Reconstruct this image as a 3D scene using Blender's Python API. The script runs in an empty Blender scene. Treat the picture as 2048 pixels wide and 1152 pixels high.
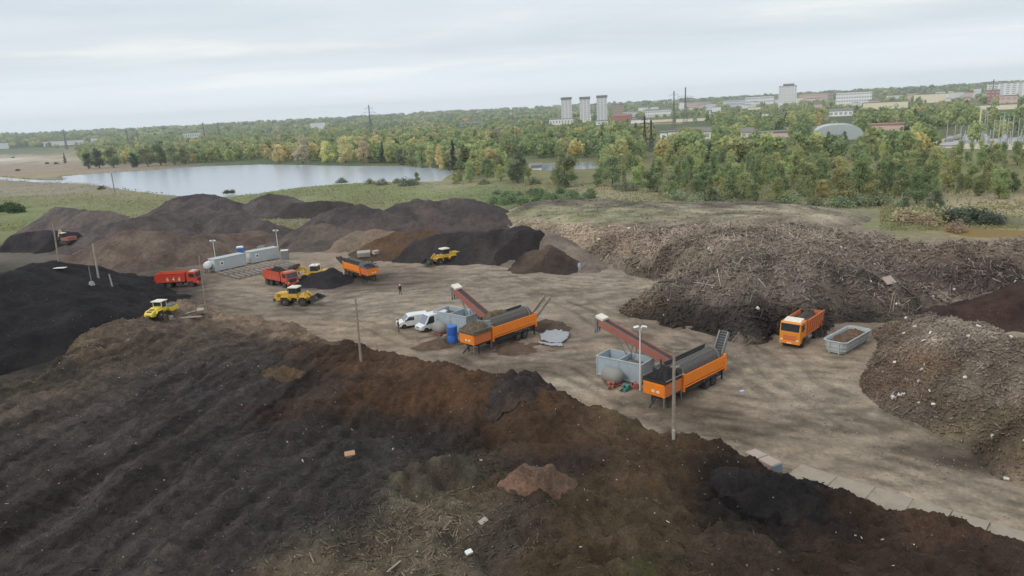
import bpy, bmesh, math, random
import numpy as np
from mathutils import Vector, Matrix, Euler
random.seed(7)
rng = np.random.default_rng(11)
R = math.radians
scene = bpy.context.scene
COL = scene.collection
PI = math.pi

# ---------------------------------------------------------------- camera
PW, PH, FOC = 2048.0, 1152.0, 1450.0
CAM_Z, PITCH, ROLL = 23.0, R(13.62), R(-3.0)
CAMM = Matrix.Rotation(R(90) - PITCH, 3, 'X') @ Matrix.Rotation(ROLL, 3, 'Z')
cd = bpy.data.cameras.new('camera'); cam = bpy.data.objects.new('camera', cd); COL.objects.link(cam)
cam.matrix_world = Matrix.Translation((0, 0, CAM_Z)) @ CAMM.to_4x4()
cd.sensor_width = 36.0; cd.lens = 36.0 * FOC / PW; cd.clip_end = 30000; cd.clip_start = 0.5
scene.camera = cam

def ray(px, py):
    return CAMM @ Vector(((px - PW / 2) / FOC, -(py - PH / 2) / FOC, -1.0))
def P(px, py, z=0.0):
    d = ray(px, py); t = (z - CAM_Z) / d.z
    return Vector((d.x * t, d.y * t, z))
def PD(px, py, dist):
    """point on the sight line at a ground distance"""
    d = ray(px, py); t = dist / math.hypot(d.x, d.y)
    return Vector((d.x * t, d.y * t, CAM_Z + d.z * t))

# ---------------------------------------------------------------- colour, noise
def lin(c):
    c = c / 255.0
    return c / 12.92 if c <= 0.04045 else ((c + 0.055) / 1.055) ** 2.4
ILL = 0.84
def S(r, g, b, k=1.0):
    return tuple(min(0.9, lin(v) / ILL * k) for v in (r, g, b))
PERM = np.random.default_rng(5).permutation(512).astype(np.int64)
PERM = np.concatenate([PERM, PERM, PERM])
GR = np.random.default_rng(6).uniform(-1, 1, (512, 2)); GR /= np.linalg.norm(GR, axis=1)[:, None]
def perlin(x, y):
    xi = np.floor(x).astype(np.int64); yi = np.floor(y).astype(np.int64)
    xf = x - xi; yf = y - yi
    u = xf * xf * xf * (xf * (xf * 6 - 15) + 10); v = yf * yf * yf * (yf * (yf * 6 - 15) + 10)
    def g(ix, iy, dx, dy):
        h = GR[PERM[PERM[ix & 511] + (iy & 511)] & 511]
        return h[..., 0] * dx + h[..., 1] * dy
    a = g(xi, yi, xf, yf); b = g(xi + 1, yi, xf - 1, yf)
    c = g(xi, yi + 1, xf, yf - 1); d = g(xi + 1, yi + 1, xf - 1, yf - 1)
    return ((a + (b - a) * u) * (1 - v) + (c + (d - c) * u) * v) * 1.5
def fbm(x, y, oct=4, gain=0.5):
    s = 0; a = 1.0; f = 1.0
    for k in range(oct):
        s = s + a * perlin(x * f + 17.3 * k, y * f - 9.1 * k); a *= gain; f *= 2.03
    return s
def sstep(a, b, x):
    t = np.clip((x - a) / (b - a), 0, 1); return t * t * (3 - 2 * t)

# ---------------------------------------------------------------- objects
def link(o):
    COL.objects.link(o); return o
def tag(o, label=None, cat=None, group=None, kind=None):
    if label: o['label'] = label
    if cat: o['category'] = cat
    if group: o['group'] = group
    if kind: o['kind'] = kind
    return o
def thing(name, label, cat, loc=(0, 0, 0), rz=0.0, group=None):
    o = bpy.data.objects.new(name, None); o.empty_display_size = 0.5; link(o)
    o.location = loc; o.rotation_euler = (0, 0, rz)
    return tag(o, label, cat, group)
def copy_tree(o, parent=None):
    c = o.copy(); link(c)
    if parent: c.parent = parent
    for ch in list(o.children): copy_tree(ch, c)
    return c
def mesh_obj(name, me, m=None, parent=None):
    o = bpy.data.objects.new(name, me); link(o)
    if m: me.materials.clear(); me.materials.append(m)
    if parent: o.parent = parent
    return o
def np_mesh(name, V, Fq, col=None, smooth=False, attr='earth'):
    """mesh from arrays: V (n,3), Fq (m,4 or 3)"""
    me = bpy.data.meshes.new(name); V = np.asarray(V, np.float32); Fq = np.asarray(Fq, np.int32)
    n, k = Fq.shape
    me.vertices.add(len(V)); me.vertices.foreach_set('co', V.ravel())
    me.loops.add(n * k); me.loops.foreach_set('vertex_index', Fq.ravel())
    me.polygons.add(n); me.polygons.foreach_set('loop_start', np.arange(0, n * k, k, dtype=np.int32))
    if smooth: me.polygons.foreach_set('use_smooth', np.ones(n, bool))
    if col is not None:
        a = me.color_attributes.new(attr, 'FLOAT_COLOR', 'POINT')
        c4 = np.ones((len(V), 4), np.float32); c4[:, :3] = col; a.data.foreach_set('color', c4.ravel())
    me.update(calc_edges=True); me.validate()
    return me

class MB:
    """collects shapes, built as ONE mesh object"""
    def __init__(s): s.bm = bmesh.new()
    def _add(s, t, bevel=0, M=None):
        if bevel:
            try: bmesh.ops.bevel(t, geom=list(t.edges), offset=bevel, segments=2, affect='EDGES', profile=0.6, clamp_overlap=True)
            except Exception: pass
        if M is not None: bmesh.ops.transform(t, matrix=M, verts=t.verts)
        me = bpy.data.meshes.new('tmp'); t.to_mesh(me); t.free(); s.bm.from_mesh(me); bpy.data.meshes.remove(me)
        return s
    def box(s, x0, x1, y0, y1, z0, z1, bevel=0.02, M=None):
        t = bmesh.new(); bmesh.ops.create_cube(t, size=1)
        bmesh.ops.transform(t, matrix=Matrix.Translation(((x0 + x1) / 2, (y0 + y1) / 2, (z0 + z1) / 2)) @ Matrix.Diagonal((x1 - x0, y1 - y0, z1 - z0, 1)), verts=t.verts)
        return s._add(t, bevel, M)
    def prism(s, prof, y0, y1, bevel=0.02, M=None, axis='Y'):
        """profile of (x,z) pulled along y, or of (y,z) pulled along x"""
        t = bmesh.new()
        mk = (lambda a, b, w: (a, w, b)) if axis == 'Y' else ((lambda a, b, w: (w, a, b)) if axis == 'X' else (lambda a, b, w: (a, b, w)))
        A = [t.verts.new(mk(a, b, y0)) for a, b in prof]; B = [t.verts.new(mk(a, b, y1)) for a, b in prof]
        t.faces.new(A); t.faces.new(B[::-1]); n = len(prof)
        for i in range(n): t.faces.new((A[i], B[i], B[(i + 1) % n], A[(i + 1) % n]))
        bmesh.ops.recalc_face_normals(t, faces=t.faces)
        return s._add(t, bevel, M)
    def cyl(s, p0, p1, r0, r1=None, n=16, bevel=0):
        p0 = Vector(p0); p1 = Vector(p1); d = p1 - p0; t = bmesh.new()
        bmesh.ops.create_cone(t, cap_ends=True, segments=n, radius1=r0, radius2=r0 if r1 is None else r1, depth=d.length)
        M = Matrix.Translation((p0 + p1) / 2) @ d.to_track_quat('Z', 'Y').to_matrix().to_4x4()
        bmesh.ops.transform(t, matrix=M, verts=t.verts)
        return s._add(t, bevel)
    def bar(s, p0, p1, w, h=None, bevel=0):
        p0 = Vector(p0); p1 = Vector(p1); d = p1 - p0; h = h or w; t = bmesh.new()
        bmesh.ops.create_cube(t, size=1)
        M = Matrix.Translation((p0 + p1) / 2) @ d.to_track_quat('X', 'Z').to_matrix().to_4x4() @ Matrix.Diagonal((d.length, w, h, 1))
        bmesh.ops.transform(t, matrix=M, verts=t.verts)
        return s._add(t, bevel)
    def lathe(s, prof, c=(0, 0, 0), n=24, M=None):
        """profile of (r, y) turned about the y axis"""
        t = bmesh.new(); rings = []
        for r, y in prof:
            rings.append([t.verts.new((r * math.cos(2 * PI * k / n), y, r * math.sin(2 * PI * k / n))) for k in range(n)])
        for a, b in zip(rings, rings[1:]):
            for k in range(n): t.faces.new((a[k], b[k], b[(k + 1) % n], a[(k + 1) % n]))
        if prof[0][0] > 1e-6: t.faces.new(rings[0])
        if prof[-1][0] > 1e-6: t.faces.new(rings[-1][::-1])
        bmesh.ops.remove_doubles(t, verts=t.verts, dist=1e-5)
        bmesh.ops.recalc_face_normals(t, faces=t.faces)
        bmesh.ops.transform(t, matrix=Matrix.Translation(c), verts=t.verts)
        return s._add(t, 0, M)
    def poly(s, pts):
        vs = [s.bm.verts.new(p) for p in pts]; s.bm.faces.new(vs); return s
    def build(s, name, m, parent=None, smooth=False):
        me = bpy.data.meshes.new(name); s.bm.to_mesh(me); s.bm.free()
        if smooth:
            for p in me.polygons: p.use_smooth = True
            try: me.set_sharp_from_angle(angle=R(40))
            except Exception: pass
        return mesh_obj(name, me, m, parent)

# ---------------------------------------------------------------- materials
def nmat(name):
    m = bpy.data.materials.new(name); m.use_nodes = True
    nt = m.node_tree; b = nt.nodes['Principled BSDF']; return m, nt, b
def nd(nt, t, **kw):
    n = nt.nodes.new(t)
    for k, v in kw.items():
        if k.startswith('i_'): n.inputs[k[2:].replace('_', ' ')].default_value = v
        else: setattr(n, k, v)
    return n
def mathn(nt, op, a, b=None, clamp=False):
    n = nt.nodes.new('ShaderNodeMath'); n.operation = op; n.use_clamp = clamp
    for k, v in ((0, a), (1, b)):
        if v is None: continue
        if isinstance(v, (int, float)): n.inputs[k].default_value = v
        else: nt.links.new(v, n.inputs[k])
    return n.outputs[0]
def mixc(nt, fac, a, b, mode='MIX'):
    n = nt.nodes.new('ShaderNodeMix'); n.data_type = 'RGBA'; n.blend_type = mode
    for sock, v in ((n.inputs[0], fac), (n.inputs[6], a), (n.inputs[7], b)):
        if isinstance(v, (int, float)): sock.default_value = v
        elif isinstance(v, tuple): sock.default_value = (*v[:3], 1)
        else: nt.links.new(v, sock)
    return n.outputs[2]
def noise_out(nt, vec, scale, detail=4, rough=0.6):
    n = nd(nt, 'ShaderNodeTexNoise'); n.inputs['Scale'].default_value = scale
    n.inputs['Detail'].default_value = detail; n.inputs['Roughness'].default_value = rough
    nt.links.new(vec, n.inputs['Vector']); return n.outputs['Fac']
def ramp(nt, v, lo, hi, a=0.0, b=1.0):
    n = nd(nt, 'ShaderNodeMapRange'); n.clamp = True
    nt.links.new(v, n.inputs['Value'])
    for k, x in (('From Min', lo), ('From Max', hi), ('To Min', a), ('To Max', b)): n.inputs[k].default_value = x
    return n.outputs[0]

def earth_mat(name, big=0.25, mid=1.6, fine=9.0, amp=0.55, bump=0.9, bdist=0.2, specks=True, pale=(0.42, 0.40, 0.37)):
    m, nt, b = nmat(name)
    pos = nd(nt, 'ShaderNodeTexCoord').outputs['Object']
    col = nd(nt, 'ShaderNodeAttribute', attribute_name='earth').outputs['Color']
    n1 = noise_out(nt, pos, big, 3); n2 = noise_out(nt, pos, mid, 5, 0.65); n3 = noise_out(nt, pos, fine, 4, 0.7)
    f = mathn(nt, 'MULTIPLY', ramp(nt, n1, 0.3, 0.7, 1 - amp * 0.45, 1 + amp * 0.45), ramp(nt, n2, 0.28, 0.72, 1 - amp * 0.6, 1 + amp * 0.6))
    f = mathn(nt, 'MULTIPLY', f, ramp(nt, n3, 0.3, 0.7, 1 - amp * 0.75, 1 + amp * 0.75))
    vm = nd(nt, 'ShaderNodeVectorMath', operation='SCALE'); nt.links.new(col, vm.inputs[0]); nt.links.new(f, vm.inputs['Scale'])
    c = vm.outputs[0]
    # slight drift of hue
    n4 = noise_out(nt, pos, 0.7, 3)
    c = mixc(nt, ramp(nt, n4, 0.45, 0.75, 0, 0.35), c, mixc(nt, 1.0, c, (1.12, 0.98, 0.88), 'MULTIPLY'))
    if specks:
        v = nd(nt, 'ShaderNodeTexVoronoi'); v.inputs['Scale'].default_value = 3.2; nt.links.new(pos, v.inputs['Vector'])
        wn = nd(nt, 'ShaderNodeSeparateColor'); nt.links.new(v.outputs['Color'], wn.inputs[0])
        k = mathn(nt, 'MULTIPLY', ramp(nt, v.outputs['Distance'], 0.10, 0.16, 1, 0), mathn(nt, 'GREATER_THAN', wn.outputs[0], 0.86))
        k = mathn(nt, 'MULTIPLY', k, ramp(nt, wn.outputs[1], 0, 1, 0.15, 0.8))
        c = mixc(nt, k, c, pale)
    nt.links.new(c, b.inputs['Base Color'])
    b.inputs['Roughness'].default_value = 0.95
    b.inputs['Specular IOR Level'].default_value = 0.15
    h = mathn(nt, 'ADD', mathn(nt, 'MULTIPLY', n2, 1.0), mathn(nt, 'MULTIPLY', n3, 0.5))
    bp = nd(nt, 'ShaderNodeBump'); bp.inputs['Strength'].default_value = bump; bp.inputs['Distance'].default_value = bdist
    nt.links.new(h, bp.inputs['Height']); nt.links.new(bp.outputs[0], b.inputs['Normal'])
    return m
def solid(name, c, rough=0.6, metal=0.0, dirt=0.25, dcol=(0.16, 0.13, 0.10), scale=1.2, bump=0.0, spec=0.5):
    m, nt, b = nmat(name)
    pos = nd(nt, 'ShaderNodeTexCoord').outputs['Object']
    n1 = noise_out(nt, pos, scale, 5, 0.65); n2 = noise_out(nt, pos, scale * 7, 3, 0.6)
    k = mathn(nt, 'MULTIPLY', ramp(nt, n1, 0.42, 0.72, 0.05, 1.0), dirt * 2, True)
    k = mathn(nt, 'MULTIPLY', k, ramp(nt, n2, 0.3, 0.7, 0.5, 1.0))
    cc = mixc(nt, ramp(nt, n2, 0.3, 0.7, 0, 0.25), c, tuple(v * 0.75 for v in c))
    nt.links.new(mixc(nt, k, cc, dcol), b.inputs['Base Color'])
    nt.links.new(ramp(nt, k, 0, 1, rough, min(1, rough + 0.35)), b.inputs['Roughness'])
    b.inputs['Metallic'].default_value = metal; b.inputs['Specular IOR Level'].default_value = spec
    if bump:
        bp = nd(nt, 'ShaderNodeBump'); bp.inputs['Strength'].default_value = bump; bp.inputs['Distance'].default_value = 0.03
        nt.links.new(n2, bp.inputs['Height']); nt.links.new(bp.outputs[0], b.inputs['Normal'])
    return m
def glass_mat(name, c=(0.03, 0.04, 0.05)):
    m, nt, b = nmat(name)
    b.inputs['Base Color'].default_value = (*c, 1); b.inputs['Roughness'].default_value = 0.12
    b.inputs['Specular IOR Level'].default_value = 0.7
    return m
def foliage_mat(name):
    m, nt, b = nmat(name)
    t = nd(nt, 'ShaderNodeAttribute', attribute_name='tint').outputs['Color']
    oc = nd(nt, 'ShaderNodeObjectInfo').outputs['Color']
    c = mixc(nt, 1.0, t, oc, 'MULTIPLY')
    nt.links.new(c, b.inputs['Base Color'])
    b.inputs['Roughness'].default_value = 0.8; b.inputs['Specular IOR Level'].default_value = 0.2
    tr = nd(nt, 'ShaderNodeBsdfTranslucent'); nt.links.new(c, tr.inputs['Color'])
    mx = nd(nt, 'ShaderNodeMixShader'); mx.inputs[0].default_value = 0.42
    out = nt.nodes['Material Output']
    nt.links.new(b.outputs[0], mx.inputs[1]); nt.links.new(tr.outputs[0], mx.inputs[2]); nt.links.new(mx.outputs[0], out.inputs['Surface'])
    return m
def attr_mat(name, attr='earth', rough=0.9, amp=0.3, scale=8):
    m, nt, b = nmat(name)
    pos = nd(nt, 'ShaderNodeTexCoord').outputs['Object']
    col = nd(nt, 'ShaderNodeAttribute', attribute_name=attr).outputs['Color']
    f = ramp(nt, noise_out(nt, pos, scale, 4), 0.3, 0.7, 1 - amp, 1 + amp)
    vm = nd(nt, 'ShaderNodeVectorMath', operation='SCALE'); nt.links.new(col, vm.inputs[0]); nt.links.new(f, vm.inputs['Scale'])
    nt.links.new(vm.outputs[0], b.inputs['Base Color']); b.inputs['Roughness'].default_value = rough
    b.inputs['Specular IOR Level'].default_value = 0.15
    return m

M_GROUND = earth_mat('ground_soil', big=0.06, mid=0.5, fine=3.0, amp=0.28, bump=0.55, bdist=0.15, specks=True)
M_HEAP = earth_mat('heap_soil', amp=0.5)
M_FAR = earth_mat('far_soil', big=0.02, mid=0.2, fine=1.2, amp=0.5, bump=0.3, specks=False)
M_LEAF = foliage_mat('foliage')
M_STICK = attr_mat('debris_bits')
M_BARK = solid('bark', (0.10, 0.085, 0.07), 0.9, dirt=0.3)
M_BIRCH = solid('birch_bark', (0.45, 0.43, 0.40), 0.8, dirt=0.35, dcol=(0.08, 0.07, 0.06), scale=2)

# ---------------------------------------------------------------- sky, sun
w = bpy.data.worlds.new('World'); scene.world = w; w.use_nodes = True
nt = w.node_tree; bg = nt.nodes['Background']
SUN_EL, SUN_AZ = R(40), R(-128)
sky = nd(nt, 'ShaderNodeTexSky', sky_type='NISHITA'); sky.sun_disc = False
sky.sun_elevation = SUN_EL; sky.sun_rotation = SUN_AZ; sky.altitude = 100; sky.air_density = 1.5; sky.dust_density = 3.0
dirv = nd(nt, 'ShaderNodeTexCoord').outputs['Generated']
sep = nd(nt, 'ShaderNodeSeparateXYZ'); nt.links.new(dirv, sep.inputs[0])
zz = mathn(nt, 'ADD', mathn(nt, 'ABSOLUTE', sep.outputs[2]), 0.045)
cmb = nd(nt, 'ShaderNodeCombineXYZ')
nt.links.new(mathn(nt, 'DIVIDE', sep.outputs[0], zz), cmb.inputs[0]); nt.links.new(mathn(nt, 'DIVIDE', sep.outputs[1], zz), cmb.inputs[1])
mp = nd(nt, 'ShaderNodeMapping'); mp.inputs['Rotation'].default_value = (0, 0, R(-12)); mp.inputs['Scale'].default_value = (0.26, 0.36, 1); mp.inputs['Location'].default_value = (1.7, 0.4, 0)
nt.links.new(cmb.outputs[0], mp.inputs['Vector'])
c1 = noise_out(nt, mp.outputs[0], 0.8, 4, 0.45); c2 = noise_out(nt, mp.outputs[0], 2.6, 4, 0.5)
cl = mathn(nt, 'ADD', mathn(nt, 'MULTIPLY', c1, 0.7), mathn(nt, 'MULTIPLY', c2, 0.3))
cloud = mixc(nt, ramp(nt, cl, 0.40, 0.54), (0.74, 0.825, 0.905), (0.85, 0.92, 0.97))
cloud = mixc(nt, ramp(nt, cl, 0.54, 0.61), cloud, (1.0, 1.03, 1.04))
# towards the skyline the cloud deck fades into an even pale blue grey
cloud = mixc(nt, ramp(nt, sep.outputs[2], 0.005, 0.085, 0.95, 0.0), cloud, (1.24, 1.34, 1.42))
skys = mixc(nt, 1.0, sky.outputs[0], (0.10, 0.10, 0.10), 'MULTIPLY')
nt.links.new(mixc(nt, 0.9, skys, cloud), bg.inputs['Color']); bg.inputs['Strength'].default_value = 1.0
sd = bpy.data.lights.new('sun', 'SUN'); sd.energy = 1.25; sd.angle = R(16); sd.color = (1.0, 0.96, 0.90)
so = link(bpy.data.objects.new('sun', sd))
sdir = Vector((math.sin(SUN_AZ) * math.cos(SUN_EL), math.cos(SUN_AZ) * math.cos(SUN_EL), math.sin(SUN_EL)))
so.rotation_euler = sdir.to_track_quat('Z', 'Y').to_euler(); so.location = (0, 0, 80)
scene.view_settings.view_transform = 'Standard'; scene.view_settings.look = 'None'
scene.view_settings.exposure = 0; scene.view_settings.gamma = 1; scene.view_settings.use_curve_mapping = False
scene.cycles.max_bounces = 5; scene.cycles.diffuse_bounces = 3; scene.cycles.glossy_bounces = 2; scene.cycles.volume_bounces = 0
scene.cycles.transparent_max_bounces = 4; scene.cycles.use_denoising = True
scene.cycles.sample_clamp_indirect = 4
# ================================================================ TERRAIN
MI = np.array(CAMM.inverted())
def proj(x, y, z):
    """pixel (2048x1152) of world points, and whether they lie in front"""
    p = np.stack([x, y, z - CAM_Z], -1) @ MI.T
    f = -p[..., 2]; ok = f > 1.0; ff = np.where(ok, f, 1.0)
    return PW / 2 + FOC * p[..., 0] / ff, PH / 2 - FOC * p[..., 1] / ff, ok
def in_poly(x, y, poly):
    c = np.zeros(x.shape, bool); n = len(poly)
    for i in range(n):
        x0, y0 = poly[i]; x1, y1 = poly[(i + 1) % n]
        if y0 == y1: continue
        k = ((y0 > y) != (y1 > y)) & (x < (x1 - x0) * (y - y0) / (y1 - y0) + x0)
        c ^= k
    return c
def blend(px, py, pts, base, wbase):
    num = np.asarray(base) * wbase[..., None] if np.ndim(wbase) else np.asarray(base) * wbase * np.ones(px.shape + (1,))
    den = (wbase if np.ndim(wbase) else wbase * np.ones(px.shape))[..., None] * 1.0
    num = num.copy(); den = den.copy()
    for (cx, cy, rx, ry, c) in pts:
        w_ = np.exp(-np.minimum(60, ((px - cx) / rx) ** 2 + ((py - cy) / ry) ** 2))[..., None] ** 1.0
        num += w_ * np.asarray(c); den += w_
    return num / den

# ---- the ground sheet, out to the skyline
LAKE_PX = [(118, 353), (150, 349.5), (250, 343), (330, 338), (400, 332), (520, 328), (600, 329), (700, 331), (800, 331), (860, 336), (908, 341),
           (900, 347), (880, 361), (840, 363), (800, 363), (700, 368), (600, 375), (520, 386), (440, 394), (380, 393), (330, 388), (260, 380), (200, 372), (165, 366), (100, 364.5), (60, 363.5), (0, 358), (-60, 352), (-60, 347), (0, 352.5), (60, 358), (100, 359.5), (130, 359)]
POND_PX = [(1010, 338), (1060, 326), (1190, 323), (1200, 337), (1120, 342)]
lakeP = [tuple(P(a, b)[:2]) for a, b in LAKE_PX]
pondP = [tuple(P(a, b)[:2]) for a, b in POND_PX]
MUD_PX = [(1870, 455), (1900, 448), (1960, 456), (2130, 462), (2130, 474), (2000, 474), (1920, 472)]
mudP = [tuple(P(a, b)[:2]) for a, b in MUD_PX]
YK = 0.84
YARD = S(142, 130, 117, YK)
GPTS = [ # the yard
 (1100, 560, 180, 30, S(146, 134, 119, YK)), (1150, 600, 160, 30, S(140, 127, 112, YK)), (900, 610, 120, 25, S(148, 136, 120, YK)), (650, 600, 120, 20, S(136, 124, 112, YK)),
 (480, 590, 60, 16, S(140, 127, 112, YK)), (1000, 720, 120, 20, S(134, 120, 106, YK)), (1150, 770, 60, 14, S(160, 147, 130, YK)), (1050, 740, 90, 14, S(98, 85, 74, YK)),
 (1700, 850, 260, 60, S(140, 127, 110, YK)), (1900, 1000, 200, 40, S(146, 133, 116, YK)), (1500, 860, 90, 20, S(92, 80, 68, YK)), (1420, 830, 90, 20, S(96, 82, 70, YK)),
 (1580, 780, 120, 30, S(150, 137, 120, YK)), (1880, 895, 70, 16, S(74, 62, 56, YK)), (1960, 925, 60, 14, S(70, 58, 52, YK)), (1780, 855, 50, 12, S(104, 90, 78, YK)),
 (1300, 570, 60, 14, S(158, 144, 126, YK)), (820, 560, 60, 14, S(112, 99, 90, YK)), (690, 565, 80, 10, S(70, 63, 60, YK)), (1220, 650, 90, 20, S(128, 114, 100, YK)),
 (1440, 690, 60, 22, S(132, 118, 104, YK)), (1500, 640, 60, 12, S(120, 108, 96, YK)), (1700, 640, 60, 16, S(128, 115, 105, YK)), (1800, 600, 60, 12, S(120, 106, 94, YK)),
 (250, 590, 120, 14, S(56, 52, 52, YK)), (100, 600, 200, 60, S(42, 40, 42, YK)), (80, 700, 160, 50, S(40, 38, 41, YK)), (60, 515, 80, 12, S(110, 98, 88, YK)),
 (230, 555, 50, 10, S(112, 100, 88, YK)), (170, 520, 60, 12, S(104, 92, 80, YK)), (350, 610, 60, 14, S(104, 92, 82, YK)),
 (556, 488, 50, 14, S(124, 112, 99)), (556, 488, 50, 14, S(124, 112, 99)), (600, 462, 60, 9, S(128, 116, 102)), (480, 470, 80, 14, S(112, 101, 90)), (640, 452, 60, 8, S(124, 113, 100)),
 # meadow and fields behind the heaps
 (40, 435, 80, 26, S(112, 120, 62)), (150, 405, 160, 14, S(118, 120, 70)), (60, 380, 200, 12, S(140, 127, 106)), (220, 390, 120, 10, S(126, 122, 84)), (310, 405, 70, 12, S(112, 116, 66)),
 (80, 335, 160, 14, S(150, 130, 110)), (30, 318, 120, 5, S(205, 190, 176)), (230, 304, 80, 3, S(190, 176, 160)), (60, 305, 160, 6, S(110, 116, 84)), (160, 320, 90, 6, S(146, 134, 108)),
 (600, 385, 160, 12, S(112, 122, 70)), (780, 385, 120, 14, S(118, 126, 70)), (900, 372, 60, 6, S(142, 132, 92)), (650, 410, 90, 12, S(120, 122, 74)),
 (1060, 400, 110, 16, S(92, 112, 60)), (960, 395, 60, 14, S(104, 120, 62)), (1170, 382, 80, 8, S(148, 134, 98)), (1290, 392, 60, 10, S(136, 130, 92)), (1350, 410, 60, 8, S(132, 122, 92)),
 (1460, 414, 80, 6, S(148, 134, 108)), (1620, 416, 120, 7, S(142, 134, 100)), (1760, 428, 60, 12, S(126, 122, 82)), (1820, 450, 60, 18, S(116, 114, 74)), (1960, 412, 90, 14, S(158, 140, 106)),
 (1950, 470, 80, 8, S(140, 124, 80)), (1950, 438, 70, 8, S(84, 88, 64)), (1300, 425, 220, 12, S(136, 124, 110)),
]
def ground_h(x, y):
    rr = np.hypot(x, y)
    h = 0.10 * fbm(x * 0.11, y * 0.11, 4) * sstep(900, 300, rr)
    h = h + 0.04 * perlin((x * 0.8 + y * 0.25) * 0.9, (y * 0.9 - x * 0.2) * 0.22) * sstep(160, 120, rr)
    far = sstep(160, 300, rr) * sstep(6000, 2500, rr)
    h = h + 0.5 * fbm(x * 0.012, y * 0.012, 3) * far * sstep(500, 160, np.abs(rr - 250) * 0 + rr * 0 + 100)
    hill = sstep(1500, 3900, rr) * (30 + 9 * fbm(x * 0.0006 + 3, y * 0.0006, 3)) * 1.0
    h = h + hill
    return h
def dull(c): g = 0.3 * c[0] + 0.6 * c[1] + 0.1 * c[2]; return tuple(0.72 * v + 0.28 * g for v in c)
GPTS = [(a, b_, c, d, dull(e)) for a, b_, c, d, e in GPTS]
def ground_mesh():
    az = np.concatenate([np.arange(-180, -43, 3.0), np.arange(-42, 42.001, 0.14), np.arange(45, 180.1, 3.0)])
    rad = np.concatenate([[0.3, 6, 12, 18, 22], 25 * np.exp(np.arange(0, 5.298, 0.0078))])
    A, Rr = np.meshgrid(np.radians(az), rad)
    X = Rr * np.sin(A); Y = Rr * np.cos(A)
    Z = ground_h(X, Y)
    for pol, dep in ((lakeP, 1.2), (pondP, 1.0), (mudP, 0.5)):
        k = in_poly(X, Y, pol); Z = np.where(k, np.minimum(Z, -dep), Z)
    px, py, ok = proj(X, Y, Z * 0)
    wx = px + 26 * fbm(X * 0.05, Y * 0.05, 4); wy = py + 7 * fbm(X * 0.05 + 40, Y * 0.05, 4)
    base = np.where((Rr < 135)[..., None], np.array(YARD), np.array(S(118, 116, 84)))
    t = sstep(280, 420, Rr)[..., None]; base = base * (1 - t) + np.array(S(84, 92, 66)) * t
    C = blend(wx, wy, GPTS, 0 * base, 0.0) if False else None
    num = base * 0.05; den = np.full(px.shape + (1,), 0.05)
    for (cx, cy, rx, ry, c) in GPTS:
        q = np.exp(-np.minimum(50, ((wx - cx) / rx) ** 2 + ((wy - cy) / ry) ** 2))[..., None]
        q = np.where(ok[..., None], q, 0); num = num + q * np.array(c); den = den + q
    C = num / den
    # wheel tracks and wet smears over the yard
    tr = ridge_tracks(X, Y); k = (sstep(140, 110, Rr) * tr)[..., None]
    C = C * (1 - 0.40 * k)
    yk = sstep(150, 120, Rr) * (Y > 0)
    st_ = fbm(X * 0.10 + Y * 0.06, Y * 0.22 - X * 0.04, 5, 0.62); st2 = fbm(X * 0.42 + 31, Y * 0.8, 5, 0.68)
    C = C * (1 + (0.12 * st_ + 0.26 * st2) * yk)[..., None]
    wet = (sstep(0.25, 0.75, fbm(X * 0.11 + 11, Y * 0.3 + 5, 5, 0.65)) * yk)[..., None]; C = C * (1 - 0.20 * wet) * (1 + np.array([0.055, 0.0, -0.085]) * yk[..., None])
    # patches of low growth and clearings far off
    pat = fbm(X * 0.006, Y * 0.006, 4); k = (sstep(400, 600, Rr) * sstep(0.05, 0.5, pat))[..., None]
    C = C * (1 - k * 0.7) + np.array(S(146, 134, 98)) * k * 0.7
    k = sstep(1300, 2200, Rr)[..., None]
    C = C * (1 - k) + np.array(S(66, 76, 62)) * k * (1 + 0.35 * fbm(X * 0.004, Y * 0.004, 4)[..., None])
    nR, nA = X.shape
    idx = np.arange(nR * nA).reshape(nR, nA)
    q = np.stack([idx[:-1, :-1], idx[1:, :-1], idx[1:, 1:], idx[:-1, 1:]], -1).reshape(-1, 4)[:, ::-1]
    V = np.stack([X, Y, Z], -1).reshape(-1, 3)
    me = np_mesh('ground', V, q, np.clip(C, 0.005, 0.9).reshape(-1, 3), smooth=True)
    return tag(mesh_obj('ground', me, M_GROUND), kind='structure')
TRACKS = [([(430, 600), (700, 585), (900, 570), (1200, 580), (1330, 560)], 1.3), ([(420, 590), (640, 625), (800, 600), (1000, 590), (1300, 600)], 1.2),
          ([(760, 560), (900, 552), (1100, 550), (1250, 560)], 1.3), ([(560, 630), (760, 640), (960, 720), (1120, 740), (1240, 800), (1500, 850), (1800, 930), (2048, 1010)], 1.3),
          ([(1480, 660), (1560, 760), (1700, 850), (2048, 960)], 1.2), ([(1120, 690), (1320, 690), (1500, 720), (1640, 800)], 1.2), ([(1460, 750), (1560, 730), (1690, 740)], 1.2),
          ([(1300, 830), (1420, 815), (1560, 840), (1760, 860), (2048, 930)], 1.2), ([(880, 690), (1040, 720), (1160, 700), (1250, 690)], 1.2), ([(1000, 550), (1150, 600), (1350, 690)], 1.2)]
def seg_dist(X, Y, pts):
    best = np.full(X.shape, 1e9)
    for (x0, y0), (x1, y1) in zip(pts, pts[1:]):
        dx, dy = x1 - x0, y1 - y0
        t = np.clip(((X - x0) * dx + (Y - y0) * dy) / (dx * dx + dy * dy + 1e-9), 0, 1)
        best = np.minimum(best, np.hypot(X - x0 - t * dx, Y - y0 - t * dy))
    return best
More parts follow.
